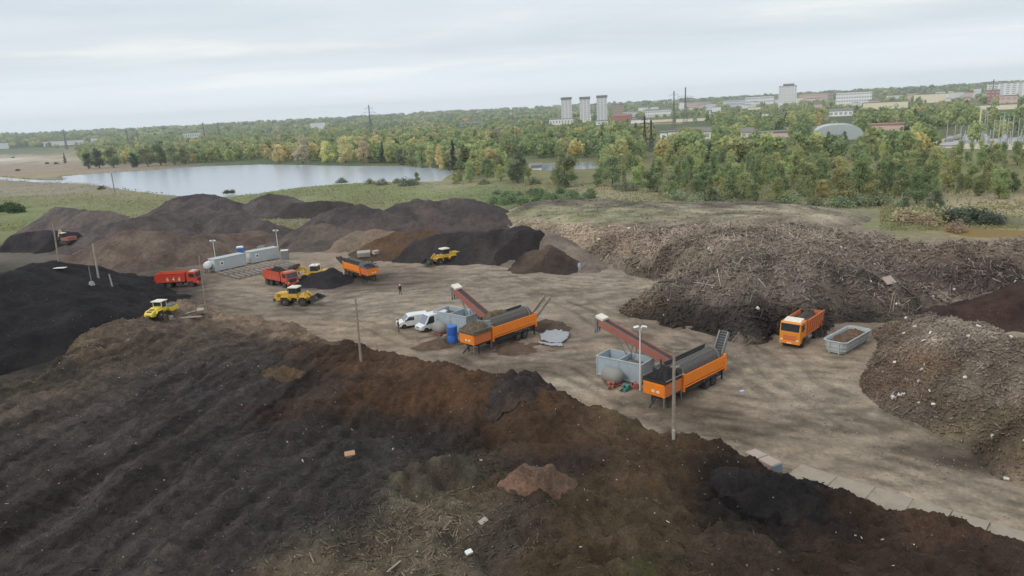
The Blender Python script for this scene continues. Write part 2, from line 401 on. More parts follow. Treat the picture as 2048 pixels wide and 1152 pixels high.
def ridge_tracks(X, Y):
    out = np.zeros(X.shape); near = (Y > 20) & (np.hypot(X, Y) < 150); xs, ys = X[near], Y[near]; o = np.zeros(xs.shape)
    wob = 0.8 * perlin(xs * 0.15, ys * 0.15)
    for pts, half in TRACKS:
        w_ = [tuple(P(a, b)[:2]) for a, b in pts]
        d = seg_dist(xs, ys, w_) + wob
        for k in (0.9, 2.9):
            o = np.maximum(o, np.exp(-((d - k) / 0.34) ** 2) * (0.75 + 0.9 * perlin(xs * 0.3, ys * 0.3)))
    out[near] = np.clip(o, 0, 1); return out
ground = ground_mesh()

def water_mat(name, c, rough=0.12, bump=0.05, scale=0.5):
    m, nt, b = nmat(name); b.inputs['Base Color'].default_value = (*c, 1); b.inputs['Roughness'].default_value = rough
    b.inputs['Specular IOR Level'].default_value = 0.8 if rough < 0.5 else 0.1; b.inputs['IOR'].default_value = 1.33
    pos = nd(nt, 'ShaderNodeTexCoord').outputs['Object']
    bp = nd(nt, 'ShaderNodeBump'); bp.inputs['Strength'].default_value = bump; bp.inputs['Distance'].default_value = 0.1
    nt.links.new(noise_out(nt, pos, scale, 4), bp.inputs['Height']); nt.links.new(bp.outputs[0], b.inputs['Normal'])
    return m
def flat_poly(name, pts, z, m, kind='structure', grow=1.03):
    cx = sum(p[0] for p in pts) / len(pts); cy = sum(p[1] for p in pts) / len(pts)
    b = MB(); b.poly([(cx + (p[0] - cx) * grow, cy + (p[1] - cy) * grow, z) for p in pts])
    bmesh.ops.triangulate(b.bm, faces=b.bm.faces)
    bmesh.ops.recalc_face_normals(b.bm, faces=b.bm.faces)
    for f in b.bm.faces:
        if f.normal.z < 0: f.normal_flip()
    return tag(b.build(name, m), kind=kind)
flat_poly('lake', lakeP, -0.28, water_mat('lake_water', (0.42, 0.46, 0.52), 0.22, 0.12))
flat_poly('pond', pondP, -0.3, water_mat('pond_water', (0.34, 0.38, 0.43), 0.15))
flat_poly('muddy_water', mudP, -0.2, water_mat('brown_water', S(124, 104, 66), 0.7))

# ---------------------------------------------------------------- heaps
def grid_mesh(name, X, Y, H, C, keep_min=-0.35, mat=None):
    n0, n1 = X.shape; idx = np.arange(n0 * n1).reshape(n0, n1)
    q = np.stack([idx[:-1, :-1], idx[:-1, 1:], idx[1:, 1:], idx[1:, :-1]], -1).reshape(-1, 4)
    hv = H.ravel(); q = q[hv[q].max(1) > keep_min]
    used = np.unique(q); mp_ = np.full(n0 * n1, -1, np.int64); mp_[used] = np.arange(len(used))
    V = np.stack([X, Y, np.maximum(H, -1.2)], -1).reshape(-1, 3)[used]
    me = np_mesh(name, V, mp_[q], np.clip(C, 0.004, 0.9).reshape(-1, 3)[used], smooth=True)
    return mesh_obj(name, me, mat or M_HEAP)
SURF = []      # (x0, y0, step, H) of every heap, for standing things on
def surf_z(x, y):
    z = 0.0
    for x0, y0, st, H in SURF:
        i = int(round((y - y0) / st)); j = int(round((x - x0) / st))
        if 0 <= i < H.shape[0] and 0 <= j < H.shape[1]: z = max(z, float(H[i, j]))
    return z
def hit(px, py):
    """first point of heaps or ground on a sight line"""
    d = ray(px, py).normalized(); t = 18.0
    while t < 400:
        p = Vector((0, 0, CAM_Z)) + d * t
        if p.z <= surf_z(p.x, p.y): return Vector((p.x, p.y, surf_z(p.x, p.y)))
        t += 0.12
    return P(px, py)

def ridge_heap(name, label, ridges, col, slope=0.62, seed=0, rough=0.22, cvar=None, step=None, cat='heap', group='dark heaps at the back of the yard'):
    lines = []
    for rdg in ridges:
        w_ = []
        for (cx, cy, fy) in rdg:
            d = ray(cx, cy); tn = -d.z / math.hypot(d.x, d.y)
            f = P(cx, fy); Df = math.hypot(f.x, f.y)
            z = max(0.4, (CAM_Z - Df * tn) / (1 + tn / slope)); D = Df + z / slope
            k = 1 / math.hypot(d.x, d.y); w_.append((d.x * k * D, d.y * k * D, z))
        lines.append(w_)
    allp = [p for l in lines for p in l]
    m_ = max(p[2] for p in allp) / slope + 2
    x0 = min(p[0] for p in allp) - m_; x1 = max(p[0] for p in allp) + m_
    y0 = min(p[1] for p in allp) - m_; y1 = max(p[1] for p in allp) + m_
    st = step or max(0.2, 0.0026 * (y0 + y1) / 2)
    X, Y = np.meshgrid(np.arange(x0, x1, st), np.arange(y0, y1, st))
    H = np.full(X.shape, -5.0)
    wxn = X + 1.1 * fbm(X * 0.2 + seed, Y * 0.2, 3); wyn = Y + 1.1 * fbm(X * 0.2, Y * 0.2 + seed + 50, 3)
    sl = slope * (1 + 0.16 * fbm(X * 0.15 + seed * 3, Y * 0.15, 3))
    for l in lines:
        if len(l) == 1: l = [l[0], (l[0][0] + 0.05, l[0][1], l[0][2])]
        for (ax, ay, az_), (bx, by, bz) in zip(l, l[1:]):
            dx, dy = bx - ax, by - ay
            t = np.clip(((wxn - ax) * dx + (wyn - ay) * dy) / (dx * dx + dy * dy + 1e-9), 0, 1)
            d = np.hypot(wxn - ax - t * dx, wyn - ay - t * dy)
            zt = az_ + (bz - az_) * t
            d2 = np.sqrt(d * d + 0.35) - 0.59
            H = np.maximum(H, zt - sl * d2)
    # toe spreads out over the ground
    H = np.where(H < 0.5, 0.5 + (H - 0.5) * 0.75, H)
    det = rough * fbm(X * 0.35 + seed * 7, Y * 0.35, 5, 0.55) + 0.06 * fbm(X * 1.5, Y * 1.5 + seed, 3)
    gul = 0.10 * perlin(X * 0.9 + seed, Y * 0.25) * np.clip(H, 0, 3) / 3
    H = H + (det + gul) * np.clip(H + 0.4, 0.15, 1)
    col = tuple(v * k_ for v, k_ in zip(col, (0.98, 0.94, 0.92))); base = np.array(col) * np.ones(X.shape + (1,))
    if cvar is not None:
        k = sstep(-0.25, 0.45, fbm(X * 0.16 + seed * 5, Y * 0.16, 4))[..., None]
        base = base * (1 - k) + np.array(cvar) * k
    SURF.append((x0, y0, st, H))
    o = grid_mesh(name, X, Y, H, base)
    tag(o, label, cat, group)
    return o

def tps(pts):
    p = np.array(pts, float); n = len(p)
    sc = 20.0; a = p[:, :2] / sc
    def U(r2): return np.where(r2 < 1e-12, 0, 0.5 * r2 * np.log(np.maximum(r2, 1e-12)))
    d2 = ((a[:, None] - a[None]) ** 2).sum(-1)
    K = U(d2) + np.eye(n) * 0.01
    Q = np.hstack([np.ones((n, 1)), a]); A = np.zeros((n + 3, n + 3)); A[:n, :n] = K; A[:n, n:] = Q; A[n:, :n] = Q.T
    s = np.linalg.solve(A, np.concatenate([p[:, 2], np.zeros(3)]))
    def f(X, Y):
        H = s[n] + s[n + 1] * X / sc + s[n + 2] * Y / sc
        for i in range(n): H = H + s[i] * U((X / sc - a[i, 0]) ** 2 + (Y / sc - a[i, 1]) ** 2)
        return H
    return f
def blob_points(pts, slope=0.75):
    base = [P(a, b, z) for a, b, z, f in pts]
    cx = sum(p.x for p in base) / len(base); cy = sum(p.y for p in base) / len(base)
    out = []
    for (a, b, z, f), p in zip(pts, base):
        out.append((p.x, p.y, z))
        if 'f' in f:
            v = Vector((p.x - cx, p.y - cy)).normalized(); out.append((p.x + v.x * 3.5, p.y + v.y * 3.5, -2.0))
            out.append((p.x + v.x * 9, p.y + v.y * 9, -3.0))
        if 'c' in f:
            v = Vector((p.x, p.y)).normalized(); k = (z + 1.0) / slope
            out.append((p.x + v.x * k, p.y + v.y * k, -1.0)); out.append((p.x + v.x * (k + 7), p.y + v.y * (k + 7), -3.0))
    return out
def blob(name, label, pts, step, cpts, cbase, detail, slope=0.75, cat='heap', group=None, mat=None, pad=6, extra=(), warp=(26, 14), tint=None, dark=1.0):
    bp_ = blob_points(pts, slope) + list(extra)
    f = tps(bp_)
    xs = [p[0] for p in bp_]; ys = [p[1] for p in bp_]
    x0, x1, y0, y1 = min(xs) - pad, max(xs) + pad, max(12, min(ys) - pad), max(ys) + 1
    X, Y = np.meshgrid(np.arange(x0, x1, step), np.arange(y0, y1, step))
    H = f(X, Y); H = np.clip(H, -3, 9)
    px, py, ok = proj(X, Y, np.maximum(H, 0))
    H = H + detail(X, Y, px, py) * np.clip(H + 0.5, 0.1, 1)
    wx = px + warp[0] * fbm(X * 0.3, Y * 0.3, 4); wy = py + warp[1] * fbm(X * 0.3 + 90, Y * 0.3, 4)
    num = np.array(cbase) * np.full(X.shape + (1,), 0.03); den = np.full(X.shape + (1,), 0.03)
    for (cx, cy, rx, ry, c) in cpts:
        q = np.exp(-np.minimum(50, ((wx - cx) / rx) ** 2 + ((wy - cy) / ry) ** 2))[..., None]
        num = num + q * np.array(c); den = den + q
    SURF.append((x0, y0, step, H))
    C = num / den * np.array(dark)
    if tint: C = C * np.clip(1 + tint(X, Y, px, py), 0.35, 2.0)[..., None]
    o = grid_mesh(name, X, Y, H, C, mat=mat)
    tag(o, label, cat, group)
    return o, X, Y, H, C

GREY, DARK, BROWN, BLK = S(98, 90, 86), S(80, 74, 73), S(84, 70, 60), S(40, 37, 38)
BH = 'dark heaps at the back of the yard'
ridge_heap('soil_heap', 'grey brown soil heap at the far left edge, sloping down into green grass', [[(70, 446, 480), (115, 414, 478), (165, 421, 480), (215, 421, 478), (245, 437, 475)]], GREY, seed=1, cvar=DARK)
ridge_heap('soil_heap', 'flat topped black heap with a pole before it, leftmost in the yard', [[(25, 470, 503), (60, 461, 503), (112, 461, 503), (150, 464, 496)]], BLK, seed=2, slope=0.9, cvar=S(54, 50, 52))
ridge_heap('soil_heap', 'dark heap with a smooth rounded top standing in front of the lake', [[(325, 412, 440), (352, 394, 440), (405, 388, 440), (432, 391, 440), (470, 411, 440)]], S(72, 66, 67), seed=3, slope=0.5, cvar=S(84, 76, 74))
ridge_heap('soil_heap', 'wide brown soil heap behind the red truck and the grey cabins', [[(205, 478, 535), (255, 460, 540), (310, 462, 540), (380, 470, 530), (450, 468, 500), (520, 462, 490)]], S(88, 76, 69), seed=4, slope=0.5, cvar=S(100, 87, 77))
ridge_heap('soil_heap', 'long grey ridge in the middle of the back heaps, left of the sandy track', [[(200, 455, 505), (250, 438, 500), (300, 432, 500), (350, 420, 480), (410, 416, 475), (460, 428, 475), (530, 442, 478)]], S(84, 77, 75), seed=5, slope=0.5, cvar=S(70, 64, 63))
ridge_heap('soil_heap', 'pointed dark heap right behind the sandy track, under the lake', [[(496, 406, 436), (538, 386, 436), (575, 393, 434), (600, 402, 434)]], S(72, 67, 67), seed=6, slope=0.5, cvar=S(86, 78, 76))
ridge_heap('soil_heap', 'low dark heap with a steep black face, between the pointed heap and the big ridge', [[(590, 406, 436), (640, 402, 436), (700, 405, 436)]], S(60, 55, 55), seed=7, slope=0.6)
ridge_heap('soil_heap', 'largest dark ridge in the centre of the back heaps with a smooth grey right flank', [[(625, 446, 497), (665, 420, 492), (720, 408, 490), (765, 424, 490), (800, 407, 485), (835, 397, 480), (868, 404, 478), (905, 396, 476), (942, 396, 476), (968, 420, 470)]], S(82, 74, 72), seed=8, slope=0.48, cvar=S(68, 62, 62))
ridge_heap('soil_heap', 'grey brown heap left in front of the largest ridge, beside the track', [[(590, 462, 499), (640, 446, 500), (690, 452, 500)]], S(92, 84, 78), seed=9, slope=0.5, cvar=S(80, 72, 68))
ridge_heap('soil_heap', 'low tan sandy heap behind the far orange screening machine', [[(715, 462, 505), (770, 460, 505), (800, 466, 508)]], S(118, 105, 90), seed=10, slope=0.4, cvar=S(104, 92, 80))
ridge_heap('soil_heap', 'warm brown heap with an earthy top, left of the loader at the black heap', [[(770, 472, 520), (800, 462, 520), (840, 460, 522), (880, 470, 522)]], S(88, 70, 54), seed=11, slope=0.5, cvar=S(72, 60, 52))
ridge_heap('soil_heap', 'long black heap with a loader digging at its foot', [[(835, 482, 524), (890, 466, 526), (950, 462, 526), (1010, 458, 526), (1050, 452, 526)]], S(50, 47, 48), seed=12, slope=0.8, cvar=S(60, 55, 54))
ridge_heap('soil_heap', 'smooth dusty grey heap with a road worn down its right slope', [[(1068, 458, 530), (1085, 462, 532), (1120, 480, 536), (1170, 512, 543)]], S(116, 106, 97), seed=13, slope=0.5, cvar=S(104, 94, 86), rough=0.1)
ridge_heap('soil_heap', 'steep wedge of earth with painted shade, leaning on the dusty grey heap', [[(1030, 492, 530), (1046, 462, 530), (1062, 454, 530)]], S(46, 42, 43), seed=15, slope=1.1)  # near black colour stands in for the shade on this steep wall
ridge_heap('soil_heap', 'small brown black cone of soil in front of the dusty grey heap', [[(1078, 500, 545), (1097, 490, 546), (1120, 506, 547)]], S(62, 54, 50), seed=14, slope=0.6, cvar=S(80, 68, 58))
ridge_heap('soil_heap', 'black heap beside the far orange screening machine, under its conveyor', [[(628, 546, 572), (650, 538, 574), (672, 548, 572)]], S(44, 42, 45), seed=16, slope=0.6, group='small heaps on the yard')
ridge_heap('soil_heap', 'wide black heap filling the pit on the left edge of the yard', [[(-60, 560, 760), (0, 548, 740), (50, 533, 700), (100, 522, 640), (150, 532, 600), (200, 552, 596)]], S(40, 38, 39), seed=17, slope=0.42, cvar=S(33, 31, 32), group='small heaps on the yard')
ridge_heap('soil_heap', 'dark red brown heap on the right edge, behind the rubble heap', [[(1880, 618, 650), (1950, 606, 650), (2010, 585, 655), (2090, 560, 660)]], S(62, 48, 44), seed=18, slope=0.5, cvar=S(50, 40, 39), group='small heaps on the yard')
ridge_heap('soil_heap', 'low grey rubble mound before the bushes behind the debris field', [[(1180, 402, 416), (1210, 397, 416), (1240, 404, 416), (1275, 408, 417)]], S(130, 116, 108), seed=19, slope=0.5, cvar=S(112, 100, 92), group='small heaps on the yard')
ridge_heap('soil_heap', 'small brown mound right of the grey rubble mound, in front of green bushes', [[(1285, 410, 420), (1300, 409, 420)]], S(104, 88, 78), seed=20, slope=0.5, group='small heaps on the yard')
for k, (a, b, c_, s_) in enumerate([(878, 690, 697, 'right in front of the blue barrel'), (1030, 698, 706, 'under the drum of the screening machine with plastic sheets')]):
    ridge_heap('soil_heap', 'tiny brown mound of earth lying ' + s_, [[(a - 6, b, c_), (a + 6, b, c_)]], S(92, 78, 66), seed=30 + k, slope=0.35, group='small heaps on the yard')
ridge_heap('soil_heap', 'brown mound of fine soil at the rear end of the screening machine beside the sheets', [[(1085, 648, 658), (1105, 650, 658)]], S(84, 70, 62), seed=34, slope=0.45, group='small heaps on the yard')

# ---- field of broken wood and rubble
def det_debris(X, Y, px, py): return 0.08 * fbm(X * 0.5, Y * 0.5, 4) + sstep(440, 466, py) * (0.75 * fbm(X * 0.2, Y * 0.2, 4, 0.6) + 0.75 * (0.45 - np.abs(fbm(X * 0.3 + 8, Y * 0.3, 4, 0.55)) * 1.5) * (py > 462) + 0.25 * fbm(X * 1.1, Y * 1.1, 3, 0.6))
DEB, PLAT = S(104, 96, 86), S(128, 122, 100)
debris, dX, dY, dH, dC = blob('debris_heap', 'huge uneven heap of broken wood and rubble behind the orange truck', [
    (985, 440, 2.0, 'f'), (1050, 443, 3.0, ''), (1200, 454, 3.6, ''), (1350, 458, 4.2, ''), (1480, 444, 5.0, ''), (1580, 447, 5.2, ''), (1650, 462, 5.2, ''), (1760, 470, 5.0, 'c'), (1800, 490, 4.6, 'c'), (1900, 486, 4.6, 'c'), (2048, 480, 4.8, 'c'), (2200, 478, 4.8, 'c'),
    (1010, 466, 0.2, 'f'), (1120, 500, 0.4, ''), (1230, 540, 0.0, ''), (1330, 562, 0.0, ''), (1285, 585, 0.0, 'f'), (1238, 612, 0.0, 'f'), (1255, 632, 0.0, 'f'), (1320, 650, 0.0, 'f'), (1420, 658, 0.0, 'f'), (1550, 658, 0.0, 'f'), (1650, 654, 0.0, 'f'), (1710, 640, 0.0, 'f'), (1785, 608, 0.0, 'f'), (1860, 592, 0.0, 'f'), (2048, 578, 0.0, 'f'), (2200, 575, 0.0, 'f'),
    (1150, 478, 2.0, ''), (1260, 510, 2.0, ''), (1340, 520, 2.6, ''), (1400, 510, 4.0, ''), (1420, 555, 3.0, ''), (1340, 598, 1.8, ''), (1430, 590, 3.2, ''), (1500, 560, 4.8, ''), (1520, 600, 3.8, ''), (1600, 560, 5.0, ''), (1620, 610, 3.0, ''), (1700, 530, 5.0, ''), (1720, 590, 2.6, ''), (1400, 628, 1.6, ''), (1550, 632, 1.6, ''), (1850, 535, 4.6, ''), (1990, 525, 4.6, ''), (1900, 568, 1.6, ''), (1780, 560, 3.2, ''),
    (1100, 430, 2.8, ''), (1300, 432, 3.5, ''), (1500, 430, 4.2, ''), (1650, 440, 4.4, ''), (1720, 448, 4.6, ''), (1080, 414, 0.0, 'f'), (1250, 416, 0.2, 'f'), (1500, 416, 0.2, 'f'), (1700, 424, 0.2, 'f'), (1000, 428, 0.3, 'f')],
    0.28, [(1300, 432, 260, 10, PLAT), (1520, 430, 160, 9, S(136, 126, 108)), (1180, 432, 120, 8, S(118, 120, 88)), (1640, 445, 80, 8, S(132, 122, 108)), (1450, 540, 200, 60, DEB), (1450, 638, 170, 24, S(52, 46, 43)), (1450, 638, 170, 24, S(52, 46, 43)), (1450, 630, 120, 24, S(52, 46, 43)), (1880, 560, 150, 16, S(74, 65, 61)), (1300, 620, 60, 24, S(92, 78, 66)), (1560, 640, 100, 16, S(58, 51, 48)), (1700, 560, 120, 40, S(104, 93, 87)),
     (1220, 490, 150, 28, S(138, 122, 106)), (1100, 455, 80, 12, S(152, 138, 120)), (1420, 480, 160, 24, S(128, 115, 104)), (1650, 490, 120, 20, S(124, 112, 102)), (1330, 545, 60, 16, S(106, 92, 80)), (1390, 565, 40, 14, S(92, 82, 80)), (1850, 510, 140, 16, S(112, 98, 88)), (1880, 555, 160, 20, S(84, 74, 71)), (1500, 600, 120, 20, S(96, 86, 80))], DEB, det_debris, tint=lambda X, Y, px, py: 0.5 * fbm(X * 0.14 + 4, Y * 0.14, 4, 0.6), group='rubble heaps')
# ---- rubble heap at the right edge
def det_right(X, Y, px, py): return 0.30 * fbm(X * 0.3, Y * 0.3, 4, 0.6) + 0.14 * fbm(X * 1.4, Y * 1.4, 3, 0.6)
rubble, rX, rY, rH, rC = blob('debris_heap', 'tall rubble heap at the right edge, right of the grey skip', [
    (1738, 652, 0.2, 'f'), (1762, 700, 0.0, 'f'), (1722, 770, 0.0, 'f'), (1760, 818, 0.0, 'f'), (1840, 848, 0.0, 'f'), (1940, 878, 0.0, 'f'), (2048, 905, 0.0, 'f'), (2200, 950, 0.0, 'f'), (2250, 800, 5.0, ''), (2250, 880, 2.6, ''),
    (1775, 640, 1.8, 'c'), (1812, 630, 3.0, 'c'), (1860, 626, 3.8, 'c'), (1915, 640, 4.2, 'c'), (1960, 655, 4.4, 'c'), (2000, 645, 4.8, 'c'), (2050, 690, 5.0, 'c'), (2150, 720, 5.0, 'c'),
    (1800, 690, 2.2, ''), (1850, 700, 3.6, ''), (1900, 740, 3.8, ''), (1980, 720, 4.8, ''), (1800, 770, 1.5, ''), (1850, 805, 1.4, ''), (1940, 825, 2.0, ''), (2040, 840, 3.4, ''), (2048, 780, 5.0, ''), (2010, 866, 1.4, '')],
    0.22, [(1900, 680, 120, 30, S(122, 111, 100)), (1960, 740, 90, 30, S(110, 100, 89)), (1800, 760, 50, 30, S(92, 78, 66)), (1790, 670, 40, 24, S(96, 80, 70)), (1860, 810, 60, 24, S(94, 82, 70)), (1960, 860, 70, 30, S(98, 88, 72)), (2040, 880, 50, 40, S(92, 80, 66)), (1850, 830, 40, 12, S(84, 76, 72)), (1860, 725, 40, 20, S(110, 88, 70))], S(106, 94, 82), det_right, tint=lambda X, Y, px, py: 0.45 * fbm(X * 0.2 + 9, Y * 0.2, 4, 0.6), group='rubble heaps', extra=[])

# ---- the big compost heap that fills the foreground
gA = P(0, 985, 5.0); gB = P(440, 730, 3.4); gd = (gB - gA); gd.z = 0; gd.normalize(); gn = Vector((-gd.y, gd.x, 0))
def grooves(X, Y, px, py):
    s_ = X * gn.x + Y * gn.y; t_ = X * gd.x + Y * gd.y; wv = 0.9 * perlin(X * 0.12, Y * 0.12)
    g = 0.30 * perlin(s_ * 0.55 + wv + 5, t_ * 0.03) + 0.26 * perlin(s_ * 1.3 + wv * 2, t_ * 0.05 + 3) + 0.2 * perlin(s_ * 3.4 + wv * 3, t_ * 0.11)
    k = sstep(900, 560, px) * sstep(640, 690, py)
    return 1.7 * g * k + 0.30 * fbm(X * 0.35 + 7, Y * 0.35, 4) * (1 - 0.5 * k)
def det_fore(X, Y, px, py):
    s_ = X * gn.x + Y * gn.y; t_ = X * gd.x + Y * gd.y
    wv = 0.9 * perlin(X * 0.12, Y * 0.12)
    g = 0.55 * perlin(s_ * 0.42 + wv, t_ * 0.035) + 0.22 * perlin(s_ * 1.05 + wv * 2, t_ * 0.06 + 9) + 0.07 * perlin(s_ * 2.6, t_ * 0.16)
    k = sstep(860, 560, px) * sstep(640, 690, py)
    rest = 0.34 * fbm(X * 0.22, Y * 0.22, 3, 0.55)
    rid = 1 - np.abs(fbm(X * 0.28 + 3, Y * 0.28, 4, 0.55)) * 1.6
    return g * k + rest * (1 - 0.55 * k) + 0.22 * fbm(X * 0.75, Y * 0.75, 5, 0.65) + 0.55 * (rid - 0.55) * (1 - 0.7 * k)
DG, BR, RB, OL = S(68, 63, 61), S(86, 69, 55), S(90, 70, 56), S(110, 102, 87)
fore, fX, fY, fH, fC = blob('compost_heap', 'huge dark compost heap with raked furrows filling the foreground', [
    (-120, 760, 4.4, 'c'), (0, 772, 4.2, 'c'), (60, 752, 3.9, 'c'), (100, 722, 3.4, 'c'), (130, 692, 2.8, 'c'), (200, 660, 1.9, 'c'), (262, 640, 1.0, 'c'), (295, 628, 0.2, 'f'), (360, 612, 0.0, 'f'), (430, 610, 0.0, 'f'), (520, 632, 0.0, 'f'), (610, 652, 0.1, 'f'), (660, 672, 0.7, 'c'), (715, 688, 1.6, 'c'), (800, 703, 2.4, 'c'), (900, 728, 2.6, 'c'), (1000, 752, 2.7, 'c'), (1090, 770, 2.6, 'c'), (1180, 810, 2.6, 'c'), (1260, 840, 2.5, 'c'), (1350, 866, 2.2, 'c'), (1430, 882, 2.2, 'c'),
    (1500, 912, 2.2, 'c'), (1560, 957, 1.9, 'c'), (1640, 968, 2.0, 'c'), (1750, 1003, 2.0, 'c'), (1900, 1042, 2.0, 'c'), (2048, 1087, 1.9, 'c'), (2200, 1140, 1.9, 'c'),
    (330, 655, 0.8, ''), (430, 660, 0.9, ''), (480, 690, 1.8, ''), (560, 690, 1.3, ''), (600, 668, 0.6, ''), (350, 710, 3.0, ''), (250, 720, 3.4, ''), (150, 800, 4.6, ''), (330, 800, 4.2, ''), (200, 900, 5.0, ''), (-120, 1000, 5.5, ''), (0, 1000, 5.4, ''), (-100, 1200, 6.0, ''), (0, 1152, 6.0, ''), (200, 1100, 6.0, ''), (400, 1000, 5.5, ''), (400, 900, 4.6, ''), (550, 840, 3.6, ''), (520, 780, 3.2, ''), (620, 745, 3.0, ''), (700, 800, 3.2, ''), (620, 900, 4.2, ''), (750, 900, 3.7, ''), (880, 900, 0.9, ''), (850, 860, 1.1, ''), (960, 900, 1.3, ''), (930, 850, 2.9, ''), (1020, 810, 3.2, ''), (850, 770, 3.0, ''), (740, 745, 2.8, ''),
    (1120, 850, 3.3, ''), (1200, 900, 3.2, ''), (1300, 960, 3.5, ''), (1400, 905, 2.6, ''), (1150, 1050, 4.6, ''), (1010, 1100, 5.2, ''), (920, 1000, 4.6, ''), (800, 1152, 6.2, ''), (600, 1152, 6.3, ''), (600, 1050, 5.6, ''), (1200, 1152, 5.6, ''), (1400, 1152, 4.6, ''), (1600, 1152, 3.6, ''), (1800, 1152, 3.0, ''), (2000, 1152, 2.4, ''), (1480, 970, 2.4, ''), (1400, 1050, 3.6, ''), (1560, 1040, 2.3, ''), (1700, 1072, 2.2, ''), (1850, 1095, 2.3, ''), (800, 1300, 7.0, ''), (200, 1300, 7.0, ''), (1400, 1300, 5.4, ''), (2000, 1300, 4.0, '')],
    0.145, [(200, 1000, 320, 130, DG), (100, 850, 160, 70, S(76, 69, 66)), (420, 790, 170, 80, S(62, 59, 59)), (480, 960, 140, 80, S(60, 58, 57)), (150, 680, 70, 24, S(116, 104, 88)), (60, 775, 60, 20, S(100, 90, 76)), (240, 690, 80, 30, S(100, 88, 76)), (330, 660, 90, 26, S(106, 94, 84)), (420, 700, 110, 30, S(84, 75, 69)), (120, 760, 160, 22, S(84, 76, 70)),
     (570, 650, 90, 20, S(140, 124, 108)), (640, 666, 60, 14, S(132, 115, 98)), (470, 635, 70, 16, S(138, 122, 107)), (400, 618, 60, 12, S(132, 118, 104)), (660, 700, 70, 20, S(72, 56, 45)), (50, 832, 90, 16, S(116, 104, 93)), (150, 786, 70, 13, S(116, 104, 93)), (240, 744, 60, 12, S(116, 104, 93)), (130, 835, 110, 14, S(58, 53, 51)), (250, 780, 80, 12, S(56, 52, 51)), (760, 725, 90, 28, RB), (840, 740, 60, 22, S(94, 73, 57)), (620, 770, 70, 30, S(66, 56, 50)), (560, 830, 60, 24, S(74, 52, 42)), (800, 800, 150, 30, S(88, 66, 50)), (1000, 780, 110, 26, S(84, 64, 48)), (1120, 800, 90, 24, S(86, 68, 54)), (1050, 770, 50, 16, S(54, 48, 46)), (840, 850, 90, 34, S(60, 52, 48)), (890, 890, 60, 26, S(50, 46, 44)), (1000, 860, 110, 34, S(70, 56, 45)), (1150, 860, 120, 40, S(80, 64, 50)),  # dark points in the centre valley put its shade into the colour
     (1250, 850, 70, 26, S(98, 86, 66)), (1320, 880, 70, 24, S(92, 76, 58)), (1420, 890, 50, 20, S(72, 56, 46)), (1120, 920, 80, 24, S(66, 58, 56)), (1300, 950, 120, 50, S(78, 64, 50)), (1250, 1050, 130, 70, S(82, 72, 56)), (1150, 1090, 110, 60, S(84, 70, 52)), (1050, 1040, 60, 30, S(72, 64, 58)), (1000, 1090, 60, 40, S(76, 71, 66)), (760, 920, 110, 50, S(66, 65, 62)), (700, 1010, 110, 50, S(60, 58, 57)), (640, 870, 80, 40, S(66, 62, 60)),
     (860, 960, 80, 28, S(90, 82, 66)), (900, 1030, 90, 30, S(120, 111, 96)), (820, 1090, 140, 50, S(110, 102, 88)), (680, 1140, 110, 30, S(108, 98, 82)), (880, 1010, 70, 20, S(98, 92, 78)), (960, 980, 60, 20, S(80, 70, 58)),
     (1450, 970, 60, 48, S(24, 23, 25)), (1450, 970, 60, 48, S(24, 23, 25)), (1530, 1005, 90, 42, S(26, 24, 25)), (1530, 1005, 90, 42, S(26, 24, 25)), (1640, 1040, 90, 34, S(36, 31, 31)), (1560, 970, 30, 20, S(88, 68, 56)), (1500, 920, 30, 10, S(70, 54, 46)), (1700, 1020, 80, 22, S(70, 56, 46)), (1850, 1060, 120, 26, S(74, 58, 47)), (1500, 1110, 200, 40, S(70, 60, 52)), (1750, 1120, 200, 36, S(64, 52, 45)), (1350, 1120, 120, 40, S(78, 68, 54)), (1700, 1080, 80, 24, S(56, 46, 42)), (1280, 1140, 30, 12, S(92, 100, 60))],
    S(74, 64, 56), det_fore, dark=(0.72, 0.69, 0.665), tint=grooves, group='compost heaps in the foreground')

